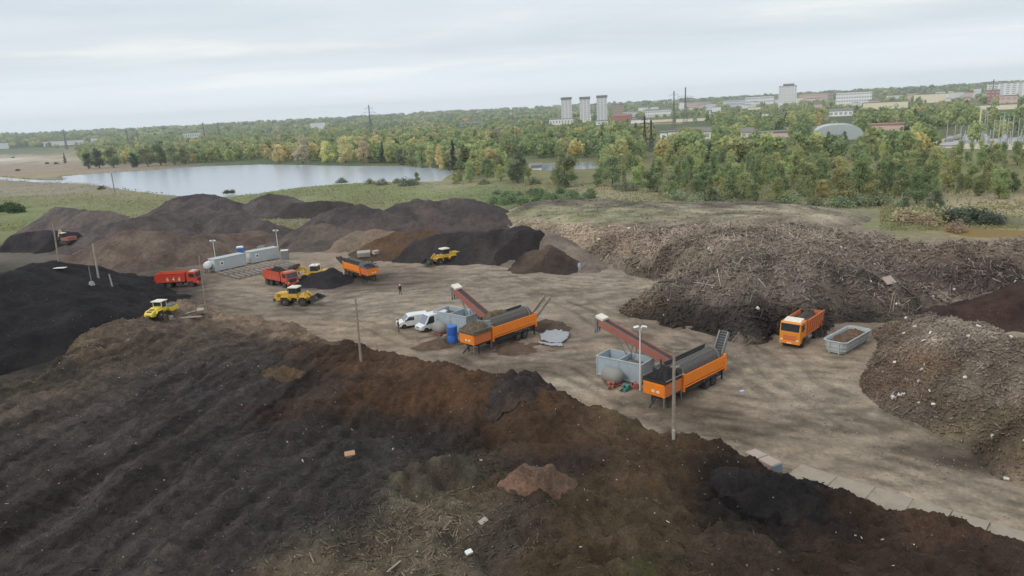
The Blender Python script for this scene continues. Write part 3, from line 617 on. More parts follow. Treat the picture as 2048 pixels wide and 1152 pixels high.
def small_blob(name, label, px, py, w_, h_, tilt, col, cvar, seed, height=0.7):
    """a small heap lying on the compost heap, sized by its outline"""
    c = hit(px, py); l = hit(px - w_ / 2, py + tilt); r = hit(px + w_ / 2, py - tilt)
    half = (r - l).length / 2; dep = half * h_
    st = 0.13; X, Y = np.meshgrid(np.arange(c.x - half * 1.5, c.x + half * 1.5, st), np.arange(c.y - dep * 1.7, c.y + dep * 1.7, st))
    a = math.atan2(r.y - l.y, r.x - l.x)
    u = ((X - c.x) * math.cos(a) + (Y - c.y) * math.sin(a)) / half; v = (-(X - c.x) * math.sin(a) + (Y - c.y) * math.cos(a)) / dep
    q = 1 - np.hypot(u, v) + 0.16 * fbm(X * 0.5 + seed, Y * 0.5, 3)
    base = np.vectorize(surf_z)(X, Y)
    add = height * (np.clip(q, -0.5, 1.2)) * 1.5
    add = np.where(add > 0, np.minimum(add, height * 0.9 + add * 0.15), add * 2) + 0.08 * fbm(X * 1.2, Y * 1.2 + seed, 4) * np.clip(q + 0.3, 0, 1)
    H = base + add - 0.03 + 0.16 * fbm(X * 0.9 + seed, Y * 0.9, 4, 0.6) * np.clip(q + 0.3, 0, 1)
    k = sstep(-0.2, 0.4, fbm(X * 0.5 + seed, Y * 0.5, 4))[..., None]
    C = np.array(col) * (1 - k) + np.array(cvar) * k
    n0, n1 = X.shape; idx = np.arange(n0 * n1).reshape(n0, n1)
    qd = np.stack([idx[:-1, :-1], idx[:-1, 1:], idx[1:, 1:], idx[1:, :-1]], -1).reshape(-1, 4)
    qd = qd[(add.ravel()[qd] > -0.25).any(1)]
    used = np.unique(qd); mp_ = np.full(n0 * n1, -1, np.int64); mp_[used] = np.arange(len(used))
    V = np.stack([X, Y, H], -1).reshape(-1, 3)[used]
    o = mesh_obj(name, np_mesh(name, V, mp_[qd], C.reshape(-1, 3)[used], smooth=True), M_HEAP)
    return tag(o, label, 'heap', 'compost heaps in the foreground')
small_blob('soil_heap', 'reddish brown crumbly heap in the middle foreground', 1070, 963, 165, 0.62, 10, S(112, 88, 74), S(96, 78, 66), 3, 0.75)
small_blob('soil_heap', 'flat orange brown heap on the dark compost at left centre', 572, 752, 100, 0.7, 4, S(92, 76, 58), S(80, 66, 52), 4, 0.35)
small_blob('soil_heap', 'small black mound at the yard side edge of the compost', 1050, 762, 90, 0.5, -6, S(52, 46, 44), S(64, 54, 48), 5, 0.6)
small_blob('soil_heap', 'olive brown rounded heap left beside the reddish heap', 880, 948, 190, 0.6, 4, S(78, 72, 60), S(66, 58, 52), 6, 0.9)

small_blob('soil_heap', 'black pile of fine compost below the pinkish blocks at the right foreground edge', 1535, 992, 250, 0.55, -52, S(34, 32, 33), S(42, 38, 38), 12, 0.85)
# ================================================================ VEGETATION
def quads(cen, size, rg, flat=0.0):
    """random leaf sized faces at the given centres"""
    n = len(cen)
    a = rg.normal(size=(n, 3)); a[:, 2] *= (1 - flat); a /= np.linalg.norm(a, axis=1)[:, None] + 1e-9
    b = rg.normal(size=(n, 3)); b -= (b * a).sum(1)[:, None] * a; b /= np.linalg.norm(b, axis=1)[:, None] + 1e-9
    s = np.asarray(size).reshape(-1, 1) * 0.5
    a = a * s * rg.uniform(0.7, 1.3, (n, 1)); b = b * s * rg.uniform(0.6, 1.1, (n, 1))
    V = np.stack([cen - a - b * 0.6, cen + a * 0.4 - b, cen + a + b * 0.6, cen - a * 0.4 + b], 1).reshape(-1, 3)
    return V, np.arange(4 * n).reshape(n, 4)
def lobes(kind, rg):
    L = []
    if kind == 'birch':
        for k in range(16):
            t = rg.uniform(0, 1) ** 0.8; z = 1.7 + 8.5 * t; r = 2.0 * math.sin(PI * min(1, 0.16 + 0.80 * t)) ** 0.8
            a = rg.uniform(0, 2 * PI); d = rg.uniform(0.15, 0.8) * r
            L.append((d * math.cos(a), d * math.sin(a), z, rg.uniform(0.75, 1.15), rg.uniform(0.9, 1.5)))
    elif kind == 'broad':
        for k in range(20):
            t = rg.uniform(0, 1); z = 1.0 + 7.6 * t; r = 3.3 * math.sin(PI * min(1, 0.2 + 0.72 * t)) ** 0.7
            a = rg.uniform(0, 2 * PI); d = rg.uniform(0.2, 0.85) * r
            L.append((d * math.cos(a), d * math.sin(a), z, rg.uniform(1.1, 1.7), rg.uniform(0.9, 1.4)))
    elif kind == 'spruce':
        for k in range(16):
            t = k / 15; z = 1.0 + 9.2 * t; r = 2.1 * (1 - t) + 0.15
            for q in range(2):
                a = rg.uniform(0, 2 * PI); L.append((0.5 * r * math.cos(a), 0.5 * r * math.sin(a), z, max(0.3, 0.62 * r), 0.55))
    else:
        for k in range(9):
            a = rg.uniform(0, 2 * PI); d = rg.uniform(0, 1.3); L.append((d * math.cos(a), d * math.sin(a), rg.uniform(0.4, 1.5) * (1 - d / 2.6), rg.uniform(0.6, 1.0), rg.uniform(0.6, 0.95)))
    return L
def crown_mesh(kind, seed, n, size):
    rg = np.random.default_rng(seed); Ls = lobes(kind, rg); cs, ts = [], []
    per = max(8, n // len(Ls))
    for (x, y, z, rx, rz) in Ls:
        v = rg.normal(size=(per, 3)); v /= np.linalg.norm(v, axis=1)[:, None]
        v *= (rg.uniform(0, 1, (per, 1)) ** 0.45) * np.array([rx, rx, rz]) * (1 + 0.3 * rg.normal(size=(per, 1)))
        cs.append(v + (x, y, z)); ts.append(np.full(per, rg.uniform(0.85, 1.14)))
    c = np.concatenate(cs); c[:, 2] = np.maximum(c[:, 2], 0.15); t = np.concatenate(ts) * rg.uniform(0.9, 1.1, len(c))
    V, Fq = quads(c, np.full(len(c), size), rg, 0.2)
    col = np.repeat(t, 4)[:, None] * np.array([1.0, 1.0, 1.0])
    col[:, 0] *= 1 + 0.04 * np.sin(np.repeat(t, 4) * 9)
    return np_mesh(kind + '_crown', V, Fq, col, attr='tint')
def trunk_mesh(kind, seed):
    rg = np.random.default_rng(seed + 100); b = MB(); h = {'birch': 8.6, 'broad': 6.0, 'spruce': 9.2, 'bush': 0.9}[kind]
    lean = Vector((rg.uniform(-0.3, 0.3), rg.uniform(-0.3, 0.3), 0)); n = 4
    pts = [Vector((0, 0, -0.3))] + [Vector((0, 0, h * (k + 1) / n)) + lean * ((k + 1) / n) ** 1.5 * 1.5 for k in range(n)]
    r0 = {'birch': 0.15, 'broad': 0.24, 'spruce': 0.16, 'bush': 0.06}[kind]
    for k in range(n): b.cyl(pts[k], pts[k + 1], r0 * (1 - 0.8 * k / n), r0 * (1 - 0.8 * (k + 1) / n), 6)
    for k in range(0 if kind in ('spruce',) else 5):
        t = rg.uniform(0.35, 0.85); p = Vector((0, 0, h * t)) + lean * t ** 1.5 * 1.5; a = rg.uniform(0, 2 * PI); l = h * 0.28
        b.cyl(p, p + Vector((math.cos(a) * l, math.sin(a) * l, l * 0.9)), r0 * 0.4, r0 * 0.12, 5)
    me = bpy.data.meshes.new(kind + '_trunk'); b.bm.to_mesh(me); b.bm.free()
    me.materials.append(M_BIRCH if kind == 'birch' else M_BARK); return me
CROWN = {'birch': [crown_mesh('birch', 20 + k, 1900, 0.38) for k in range(4)], 'broad': [crown_mesh('broad', 40 + k, 2600, 0.42) for k in range(4)],
         'spruce': [crown_mesh('spruce', 60 + k, 1600, 0.38) for k in range(2)], 'bush': [crown_mesh('bush', 80 + k, 800, 0.24) for k in range(4)]}
TRUNK = {k: [trunk_mesh(k, 7), trunk_mesh(k, 8)] for k in CROWN}
for l in CROWN.values():
    for me in l: me.materials.append(M_LEAF)
NAMES = {'birch': 'birch_tree', 'broad': 'broadleaf_tree', 'spruce': 'spruce_tree', 'bush': 'shrub'}
def tree(kind, x, y, sc, col, label, group, wide=1.0):
    root = thing(NAMES[kind], label, 'shrub' if kind == 'bush' else 'tree', (x, y, float(ground_h(np.array(x), np.array(y)))), rng.uniform(0, 6.28), group)
    root.scale = (sc * wide, sc * wide, sc)
    c = bpy.data.objects.new('crown', CROWN[kind][rng.integers(len(CROWN[kind]))]); link(c); c.parent = root; c.color = (*col, 1)
    t = bpy.data.objects.new('trunk', TRUNK[kind][rng.integers(2)]); link(t); t.parent = root
    return root
def mute(c, s=0.88, k=1.36): g = 0.3 * c[0] + 0.6 * c[1] + 0.1 * c[2]; return tuple(k * (s * v + (1 - s) * g) for v in c)
GRN = [mute(v) for v in (S(122, 132, 84, 1.25), S(116, 126, 82, 1.25), S(130, 138, 90, 1.25), S(112, 122, 82, 1.25), S(138, 140, 90, 1.25), S(104, 118, 80, 1.2))]
GNM = ['fresh green', 'mid green', 'light green', 'dull green', 'yellow green', 'dark green']
AUT = [mute(v, 0.85, 1.25) for v in (S(168, 156, 96, 1.15), S(160, 148, 102, 1.15), S(152, 150, 98, 1.2), S(152, 146, 110, 1.15))]
ANM = ['yellow', 'orange tan', 'olive yellow', 'pale brown']
def lift(c): g = sum(c) / 3; return tuple(min(0.8, (0.56 * v + 0.44 * g) * 2.0) for v in c)
def jit(c):
    k = rng.uniform(0.85, 1.15); return tuple(v * k * rng.uniform(0.94, 1.06) for v in c)
# trees that stand out
SPEC = [ # kind, px, base py, height px, colour, label
 ('spruce', 908, 343, 60, S(58, 74, 58), 'dark grey green conical tree on the lake corner beside yellow trees'),
 ('birch', 862, 338, 52, S(160, 148, 66), 'yellow green tree on the far lake corner, left of the dark conical tree'),
 ('birch', 880, 341, 48, S(176, 150, 62), 'bright yellow slim tree touching the dark conical tree at the lake'),
 ('broad', 845, 334, 48, S(112, 120, 66), 'green yellow tree at the far lake shore, left of the slim yellow trees'),
 ('spruce', 767, 327, 40, S(64, 82, 62), 'dark green conical tree on the far shore, right of the tan trees'),
 ('broad', 606, 327, 56, S(150, 142, 100), 'large tan tree on the far lake shore with a wide round crown'),
 ('broad', 655, 326, 44, S(178, 156, 76), 'golden yellow tree on the far lake shore, right of the large tan tree'),
 ('broad', 692, 326, 54, S(174, 152, 86), 'tall orange yellow tree on the far lake shore'),
 ('broad', 728, 328, 46, S(156, 142, 98), 'pale orange brown tree on the far lake shore, left of the conical tree'),
 ('broad', 560, 326, 38, S(160, 146, 90), 'low orange tan tree at the left of the large tan tree'),
 ('broad', 800, 330, 34, S(94, 104, 78), 'small grey green tree on the far shore, right of the conical tree'),
 ('broad', 825, 331, 40, S(120, 124, 84), 'pale olive tree on the far shore, near the yellow slim trees'),
 ('broad', 178, 338, 32, S(80, 92, 62), 'leftmost tree of the dark clump at the left lake end'),
 ('broad', 200, 337, 42, S(74, 88, 60), 'dark green round tree in the clump at the left lake end'),
 ('broad', 228, 336, 44, S(92, 102, 66), 'taller mid green tree in the clump behind the leaning pole'),
 ('broad', 268, 335, 30, S(62, 78, 62), 'dark blue green bush like tree at the water, left clump'),
 ('broad', 296, 333, 44, S(96, 108, 66), 'green tree in the left clump with yellow green crown'),
 ('broad', 322, 331, 52, S(84, 98, 62), 'tall dark green tree at the right of the left clump'),
 ('broad', 350, 330, 44, S(100, 110, 70), 'light green tree beside the clump at the left lake end'),
 ('broad', 372, 328, 40, S(112, 114, 76), 'olive tree right of the left clump on the shore'),
 ('spruce', 131, 327, 20, S(70, 76, 60), 'small dark conical tree standing alone in the tan field'),
 ('broad', 835, 364, 22, S(104, 116, 72), 'small round green bush tree alone on the near lake shore'),
 ('broad', 1812, 288, 34, S(56, 60, 48), 'very dark round tree left of the white substation wall'),
 ('broad', 1868, 428, 52, S(82, 98, 60), 'dark green tree standing in front of the wood, beside the yellow bush'),
 ('broad', 1810, 422, 30, S(84, 96, 62), 'smaller green tree left of the dark tree before the wood'),
 ('broad', 1130, 374, 74, S(96, 110, 62), 'large round green tree at the wood edge, left of the pond'),
 ('broad', 1035, 366, 62, S(84, 98, 62), 'dark grey green round tree at the wood edge near the lake'),
 ('broad', 1225, 372, 62, S(104, 118, 70), 'broad fresh green willow at the wood edge, in front of the pond'),
 ('broad', 1300, 384, 52, S(92, 110, 58), 'bright green round tree at the wood edge below the dark pylon'),
]
spec_xy = []
for kind, px, by, hp, c, lab in SPEC:
    p = P(px, by); d = math.hypot(p.x, p.y); hm = hp * (p.y * math.cos(PITCH)) / FOC
    base = {'spruce': 10.2, 'birch': 10.6, 'broad': 9.6}[kind]
    tree(kind, p.x, p.y, hm / base, jit(lift(c)), lab, 'trees standing out on the shore and field'); spec_xy.append((p.x, p.y))
# the near wood right of the lake: every tree an object
WOOD = [(905, 372), (960, 362), (1130, 371), (1330, 380), (1345, 401), (1500, 407), (1700, 411), (1800, 414), (1900, 400), (1990, 398), (2120, 392), (2120, 330), (1800, 306), (1500, 306), (1200, 318), (1060, 322), (930, 338)]
woodP = [tuple(P(a, b)[:2]) for a, b in WOOD]
wx0, wx1 = min(p[0] for p in woodP), max(p[0] for p in woodP); wy0, wy1 = min(p[1] for p in woodP), max(p[1] for p in woodP)
cand = []
for _ in range(9000):
    x, y = rng.uniform(wx0, wx1), rng.uniform(wy0, wy1)
    if not in_poly(np.array([x]), np.array([y]), woodP)[0] or in_poly(np.array([x]), np.array([y]), pondP)[0]: continue
    px, py, ok = proj(np.array([x]), np.array([y]), np.array([0.0]))
    if not (880 < px[0] < 2090): continue
    if 1000 < px[0] < 1200 and 318 < py[0] < 356 and rng.uniform() < 0.85: continue
    if (1060 < px[0] < 1112 or 1146 < px[0] < 1202) and 330 < py[0] < 372: continue
    if 1280 < px[0] < 1312 and py[0] < 372: continue
    if fbm(np.array([x * 0.035]), np.array([y * 0.035]), 3)[0] > 0.16 and py[0] < 385: continue
    sp = 4.7 if px[0] > 1340 else 5.2
    if all((x - a) ** 2 + (y - b) ** 2 > sp * sp for a, b in cand[-900:]) and all((x - a) ** 2 + (y - b) ** 2 > 16 for a, b in spec_xy): cand.append((x, y))
cand.sort(key=lambda p: math.hypot(*p))
near, rest = cand[:262], cand[262:]
def where(px, rank):
    side = 'near the lake' if px < 1100 else ('by the pond' if px < 1340 else ('below the long halls' if px < 1560 else ('below the arched hangars' if px < 1780 else 'below the substation')))
    return ('in the wood front ' if rank < 0.33 else ('in the mid wood ' if rank < 0.7 else 'deep in the wood ')) + side
for i, (x, y) in enumerate(near):
    px, py, ok = proj(np.array([x]), np.array([y]), np.array([0.0])); px = px[0]
    q = rng.uniform(); ci = int(rng.integers(6))
    kind = 'birch' if (px > 1340 and q < 0.42) or q < 0.2 else 'broad'
    front_ = i / len(near) < 0.4; sc = (rng.uniform(0.45, 0.84) if front_ else rng.uniform(0.35, 0.76)) if px > 1340 else rng.uniform(0.36, 0.76)
    size = 'tall ' if sc > 0.72 else ('small ' if sc < 0.5 else '')
    c = GRN[ci]; nm = GNM[ci]
    if rng.uniform() < 0.06: ai = int(rng.integers(4)); c = tuple(0.5 * (u + v) for u, v in zip(AUT[ai], c)); nm = 'yellowing'
    if px > 1340 and i < 60: c = tuple(v * 0.85 for v in c)
    tree(kind, x, y, sc, jit(c), '%s%s %s %s' % (size, nm, 'slender birch' if kind == 'birch' else 'bushy tree', where(px, i / len(near))), 'trees of the wood right of the lake')
# shrubs on the meadow and at the foot of the wood
for k in range(104):
    if k < 26: px, py, c = rng.uniform(980, 1190), rng.uniform(384, 412), jit(lift(S(88, 108, 58))); lab = 'low bright green shrub in the overgrown strip behind the rubble'
    elif k < 46 and k % 2: continue
    elif k < 46: px, py, c = rng.uniform(1350, 1800), rng.uniform(403, 415), jit(lift(S(104, 116, 74))); lab = 'small green shrub at the foot of the wood edge'
    elif k < 52: px, py, c = rng.normal(1845, 20), rng.normal(444, 4), jit(lift(S(138, 124, 76))); lab = 'yellow autumn shrub beside the dark tree before the wood'
    elif k < 58: px, py, c = rng.uniform(1890, 2060), rng.uniform(440, 449), jit(lift(S(66, 80, 54))); lab = 'dark green shrub on the bank of the muddy water'
    elif k < 98 and k % 2: continue
    elif k < 98: px = rng.uniform(900, 1860); py, c = np.interp(px, [900, 1000, 1130, 1330, 1350, 1500, 1700, 1860], [371, 366, 375, 384, 402, 408, 412, 414]) + rng.uniform(-3, 2), jit(lift(S(104, 114, 74))); lab = 'bushy green undergrowth shrub between the trunks of the wood edge'
    else: px, py, c = rng.uniform(640, 860), rng.uniform(366, 374), jit(lift(S(100, 106, 74))); lab = 'small olive shrub on the near shore of the lake'
    p = P(px, py); tree('bush', p.x, p.y, rng.uniform(0.6, 1.4) * (1.05 if 57 < k < 98 else 1.1 if k > 45 else 1.0), c, lab, 'shrubs on the meadow', 1.3)
p = P(1915, 462); tree('bush', p.x, p.y, 1.0, lift(S(130, 108, 80)), 'pale orange shrub at the left end of the muddy water', 'shrubs on the meadow')
for px, py in ((5, 425), (20, 420), (30, 428)):
    p = P(px, py); tree('bush', p.x, p.y, 1.5, S(66, 88, 46), 'dense dark green shrub in the grass at the left edge', 'shrubs on the meadow', 1.3)
for px, py in ((95, 328), (112, 328), (36, 341), (26, 316)):
    p = P(px, py); tree('bush', p.x, p.y, 0.9, S(112, 96, 76), 'small brown shrub in the tan field left of the lake', 'shrubs on the meadow', 1.4)
for px, py in ((202, 378), (455, 388), (465, 387)):
    p = P(px, py); tree('bush', p.x, p.y, 0.8, S(104, 104, 76), 'small grey green shrub at the near lake shore behind the dark heaps', 'shrubs on the meadow', 1.3)

HAZE = 0.00017
def bdist(q):
    p = ray((q[0] + q[1]) / 2, q[3]); t = CAM_Z / max(1e-4, -p.z) * math.hypot(p.x, p.y)
    return min(1900.0, max(220.0, t))
BLD = [ # px left, right, top, base, distance, wall, storeys, roof, pitched, label
 (1226, 1246, 209, 238, 1250, 'brown', 6, '', False, 'brown brick block right of the three high rise blocks'), (1224, 1264, 231, 243, 1130, 'red', 0, 'r', True, 'low red roofed building below the brown block'),
 (1098, 1146, 238, 249, 1000, 'white', 1, '', True, 'white low hall in front of the leftmost high rise block'), (1180, 1216, 242, 250, 990, 'white', 1, '', False, 'white low hall below the middle high rise block'),
 (1170, 1186, 228, 241, 1120, 'white', 3, '', False, 'small white house between the middle and right high rise blocks'), (1246, 1276, 223, 234, 1250, 'grey', 2, '', False, 'grey flat building right of the brown block'),
 (1290, 1342, 220, 233, 1250, 'white', 2, '', True, 'wide white building left of the tall pylons'), (1262, 1300, 239, 246, 1000, 'white', 0, '', False, 'low white shed behind the dark pylon pair'), (1304, 1346, 238, 244, 1020, 'cream', 0, '', False, 'long pale wall like shed left of the tall pylons'), (1352, 1416, 236, 243, 1020, 'cream', 0, '', False, 'long cream shed at the foot of the tall pylons'),
 (1362, 1422, 204, 212, 1700, 'pink', 2, '', False, 'long pale pink block on the skyline at the pylons'), (1424, 1442, 214, 224, 1350, 'white', 0, '', False, 'small white cube like house right of the pylons'), (1446, 1490, 200, 216, 1500, 'grey', 3, '', True, 'grey stepped building on the slope right of the pylons'), (1490, 1548, 193, 206, 1700, 'white', 2, '', False, 'pale long block on the skyline left of the white tower'), (1496, 1522, 214, 220, 1300, 'cream', 0, '', False, 'small cream house among trees below the skyline'), (1524, 1546, 227, 232, 1100, 'white', 0, '', False, 'tiny white shed among trees left of the yellow tree'),
 (1598, 1664, 187, 204, 1550, 'pink', 3, 'r', False, 'pinkish long building with a brown roof right of the white tower'), (1672, 1744, 184, 212, 1500, 'white', 4, '', False, 'large white block right of the pinkish building'), (1656, 1668, 184, 204, 1540, 'brown', 3, '', False, 'narrow brown stair tower between pink and white blocks'), (1726, 1816, 204, 218, 1250, 'cream', 0, '', False, 'long pale yellow hall in front of the hills'), (1828, 1892, 188, 206, 1350, 'cream', 0, '', False, 'cream hall half hidden by an orange tree'), (1900, 1936, 184, 192, 1600, 'grey', 0, '', False, 'small grey roof on the hill right of the cream hall'), (1658, 1706, 221, 232, 1000, 'white', 1, '', True, 'white house with a grey roof above the hangars'),
 (1974, 2000, 180, 208, 1150, 'red', 4, 'r', False, 'red brick building before the large white block on the right'), (2000, 2036, 191, 212, 1180, 'pink', 2, 'r', False, 'lower pinkish building right of the red brick building'), (1974, 2110, 164, 196, 1500, 'white', 8, '', False, 'very long white apartment block at the right edge of the skyline'), (1950, 2034, 209, 219, 900, 'cream', 0, '', False, 'long cream shed below the red brick building'),
 (1320, 1334, 265, 277, 560, 'white', 0, '', False, 'short white storage block in the wood right of the dark pylons'), (1336, 1358, 263, 270, 600, 'grey', 0, '', False, 'grey low roof right of the white storage block'), (1390, 1422, 262, 278, 560, 'cream', 1, '', True, 'pale house with a light roof in the wood'), (1482, 1506, 263, 275, 560, 'cream', 1, '', True, 'small pale house with a dark roof in the wood'), (1510, 1612, 264, 275, 560, 'pink', 0, '', False, 'long pinkish hall left of the arched hangars'), (1738, 1810, 249, 263, 620, 'pink', 0, 'r', False, 'long pink brick hall right of the arched hangars'),
 (365, 401, 266, 277, 1000, 'white', 1, '', False, 'white block above the trees behind the lake'), (620, 650, 245, 252, 1700, 'white', 0, '', False, 'tiny white halls on the far hillside above the lake'), (920, 966, 246, 254, 1300, 'blue', 0, '', True, 'blue roofed hall at the foot of the far hill'), (86, 168, 281, 290, 1150, 'white', 0, '', False, 'long pale hall at the far left behind the tan field'), (180, 194, 276, 283, 1250, 'white', 0, '', False, 'small white building right of the long pale hall'), (-20, 16, 286, 294, 900, 'white', 0, '', False, 'pale building cut off by the left picture edge'),
 (1063, 1083, 333, 340, 255, 'grey', 0, '', False, 'grey shed roof by the pond in the wood')]
_r = random.Random(5)
for _k in range(46):
    _x = _r.uniform(1255, 2030); _h = 228 - 0.0524 * (_x - 1024); _y = _h + _r.choice((2, 4, 6, 9, 13, 18)) + _r.uniform(-1, 1); _w = _r.uniform(8, 26); _t = _r.uniform(3.5, 8)
    BLD.append((_x, _x + _w, _y - _t, _y + 2, 0, _r.choice(('white', 'white', 'grey', 'cream', 'pink')), 0, '', _r.random() < 0.4, 'small pale house among the trees on the far slope of the town'))
# all the woodland beyond, to the skyline: one mass
TOWNCLEAR = [(1300, 1430, 262, 284), (1560, 1720, 255, 280), (1840, 2060, 262, 302)]
def woodland():
    Vs, Fs, Cs, off = [], [], [], 0
    rg = np.random.default_rng(3)
    xs, ys = [], []
    pts = [np.array(rest)] if rest else []
    for (r0, r1, sp) in ((300, 480, 7.5), (480, 800, 11), (800, 1400, 17), (1400, 2600, 30), (2600, 4200, 52)):
        n = int(1.45 * 0.5 * (r1 ** 2 - r0 ** 2) / sp ** 2); rr = np.sqrt(rg.uniform(r0 ** 2, r1 ** 2, n)); a = rg.uniform(-0.72, 0.72, n)
        pts.append(np.stack([rr * np.sin(a), rr * np.cos(a)], -1))
    pts = np.concatenate(pts); X, Y = pts[:, 0], pts[:, 1]; Z = ground_h(X, Y); px, py, ok = proj(X, Y, Z); Rr = np.hypot(X, Y)
    front = np.interp(px, [-100, 0, 150, 170, 330, 500, 700, 860, 900, 960, 1200, 1345, 1420, 1700, 2048, 2200], [290, 293, 300, 334, 329, 322, 324, 330, 345, 352, 350, 345, 340, 340, 350, 350])
    keep = (py < front) & ~in_poly(X, Y, lakeP) & ~in_poly(X, Y, pondP) & (px > -80) & (px < 2130)
    keep &= ~((px > 1000) & (px < 1200) & (py > 318) & (py < 350))
    pat = fbm(X * 0.006, Y * 0.006, 4); keep &= (pat < 0.22 + 0.2 * (Rr < 420)) | (rg.uniform(size=len(X)) < 0.25)
    keep &= ~((px < 160) & (py > 272) & (rg.uniform(size=len(X)) < 0.4) & (Rr < 1500))
    for (a, b, c, d) in TOWNCLEAR: keep &= ~((px > a) & (px < b) & (py > c) & (py < d) & (rg.uniform(size=len(X)) < 0.93))
    tx, ty, _ = proj(X, Y, Z + 8.5)
    for (a, b, yt, yb, D) in [(q[0], q[1], q[2], q[3], bdist(q)) for q in BLD] + [(1120, 1216, 196, 240, 1180), (1556, 1596, 172, 204, 1600), (1626, 1726, 250, 274, 440), (1856, 2060, 262, 298, 300), (1283, 1308, 236, 306, 420)]:
        bot = yb - (3 if yb - yt > 16 else 1); wpx_ = 3.5 * FOC / Rr
        keep &= ~((px > a - wpx_) & (px < b + wpx_) & (ty < bot) & (py > yt) & (Rr < D + 40) & (rg.uniform(size=len(X)) < (0.96 if D < 1300 else 0.85)))
    X, Y, Z, px, py, Rr = (v[keep] for v in (X, Y, Z, px, py, Rr))
    aut = fbm(X * 0.009 + 60, Y * 0.009, 3); cs_ = np.array(GRN); ca = np.array(AUT)
    for i in range(len(X)):
        D = Rr[i]; n = int(np.clip(230 * (330 / D) ** 1.15, 14, 260)); gs = min(3.0, max(1.0, D / 1100))
        conif = rg.uniform() < 0.12
        hgt = rg.uniform(5.5, 11.5) * (1.0 if D < 1500 else 1.2); wd = hgt * rg.uniform(0.26, 0.42) * gs
        v = rg.normal(size=(n, 3)); v /= np.linalg.norm(v, axis=1)[:, None]; v *= rg.uniform(0.3, 1, (n, 1)) ** 0.5
        c = v * np.array([wd, wd, hgt * 0.46]) + np.array([0, 0, hgt * 0.52])
        c[:, :2] *= (1 + 0.35 * np.sin(3 * np.arctan2(v[:, 1], v[:, 0]) + i))[:, None]
        if conif: c[:, :2] *= (1.15 - c[:, 2:3] / hgt)
        c += (X[i], Y[i], Z[i])
        sz = (wd * 0.62) * (n / 60.0) ** -0.33
        V, Fq = quads(c, np.full(n, sz), rg, 0.2)
        pa = np.clip(aut[i] * 0.5 + 0.02 + (0.42 if 500 < px[i] < 780 and D < 640 else 0) + (0.12 if 800 < px[i] < 1000 else 0), 0.02, 0.62)
        base = ca[rg.integers(4)] if rg.uniform() < pa else cs_[rg.integers(6)] * (0.75 if conif else 1)
        base = base * rg.uniform(0.8, 1.15)
        t = rg.uniform(0.86, 1.13, n)
        Vs.append(V); Fs.append(Fq + off); off += len(V); Cs.append(np.repeat(t, 4)[:, None] * base)
    me = np_mesh('woodland', np.concatenate(Vs), np.concatenate(Fs), np.concatenate(Cs), attr='tint')
    o = mesh_obj('woodland', me, M_LEAF); o.color = (1, 1, 1, 1)
    tag(o, 'mixed green and yellow woodland stretching from the lake to the skyline', kind='stuff')
    print('woodland trees', len(X), 'quads', off // 4)
woodland()

# rough grass over the meadow
def grass():
    rg = np.random.default_rng(9); n = 90000
    px = rg.uniform(-60, 2110, n); py = rg.uniform(366, 462, n)
    d = [(P(a, b)) for a, b in zip(px, py)]
    X = np.array([p.x for p in d]); Y = np.array([p.y for p in d])
    k = ~in_poly(X, Y, lakeP) & ~in_poly(X, Y, mudP) & (np.hypot(X, Y) > 135)
    k &= fbm(X * 0.03, Y * 0.03, 4) > rg.uniform(-0.6, 0.5, n)
    k &= ~((px > 1000) & (px < 1760) & (py > 418))
    X, Y = X[k], Y[k]; n = len(X); c = np.stack([X, Y, ground_h(X, Y) + rg.uniform(0.02, 0.25, n)], -1)
    V, Fq = quads(c, rg.uniform(0.15, 0.5, n), rg, 0.0); V[:, 2] = np.maximum(V[:, 2], -0.1)
    cg = 1.25 * np.array([S(118, 122, 78), S(130, 126, 88), S(108, 114, 72), S(146, 134, 104), S(124, 116, 86)])[rg.integers(0, 5, n)]
    o = mesh_obj('grass', np_mesh('grass', V, Fq, np.repeat(cg, 4, 0), attr='tint'), M_LEAF); o.color = (1, 1, 1, 1)
    tag(o, 'rough green and tan grass on the meadow behind the heaps', kind='stuff')
grass()
def reeds():
    rg = np.random.default_rng(21); cs = []
    for pol in (lakeP, pondP):
        n = len(pol)
        for i in range(n):
            a, b_ = np.array(pol[i]), np.array(pol[(i + 1) % n]); L = np.hypot(*(b_ - a)); k = int(L * 2.2)
            t = rg.uniform(0, 1, k); q = a + (b_ - a) * t[:, None] + rg.normal(size=(k, 2)) * 0.9; cs.append(np.column_stack([q, rg.uniform(0.02, 0.4, k)]))
    c = np.concatenate(cs); d = np.hypot(c[:, 0], c[:, 1]); c = c[(fbm(c[:, 0] * 0.05, c[:, 1] * 0.05, 3) > -0.15) & (d > 300)]
    V, Fq = quads(c, rg.uniform(0.25, 0.6, len(c)), rg); cg = 1.5 * np.array([S(112, 108, 84), S(104, 106, 80), S(124, 116, 94)])[rg.integers(0, 3, len(c))]
    o = mesh_obj('reeds', np_mesh('reeds', V, Fq, np.repeat(cg, 4, 0), attr='tint'), M_LEAF); o.color = (1, 1, 1, 1); tag(o, 'reeds and low growth along the shores of the lake and pond', kind='stuff')
reeds()

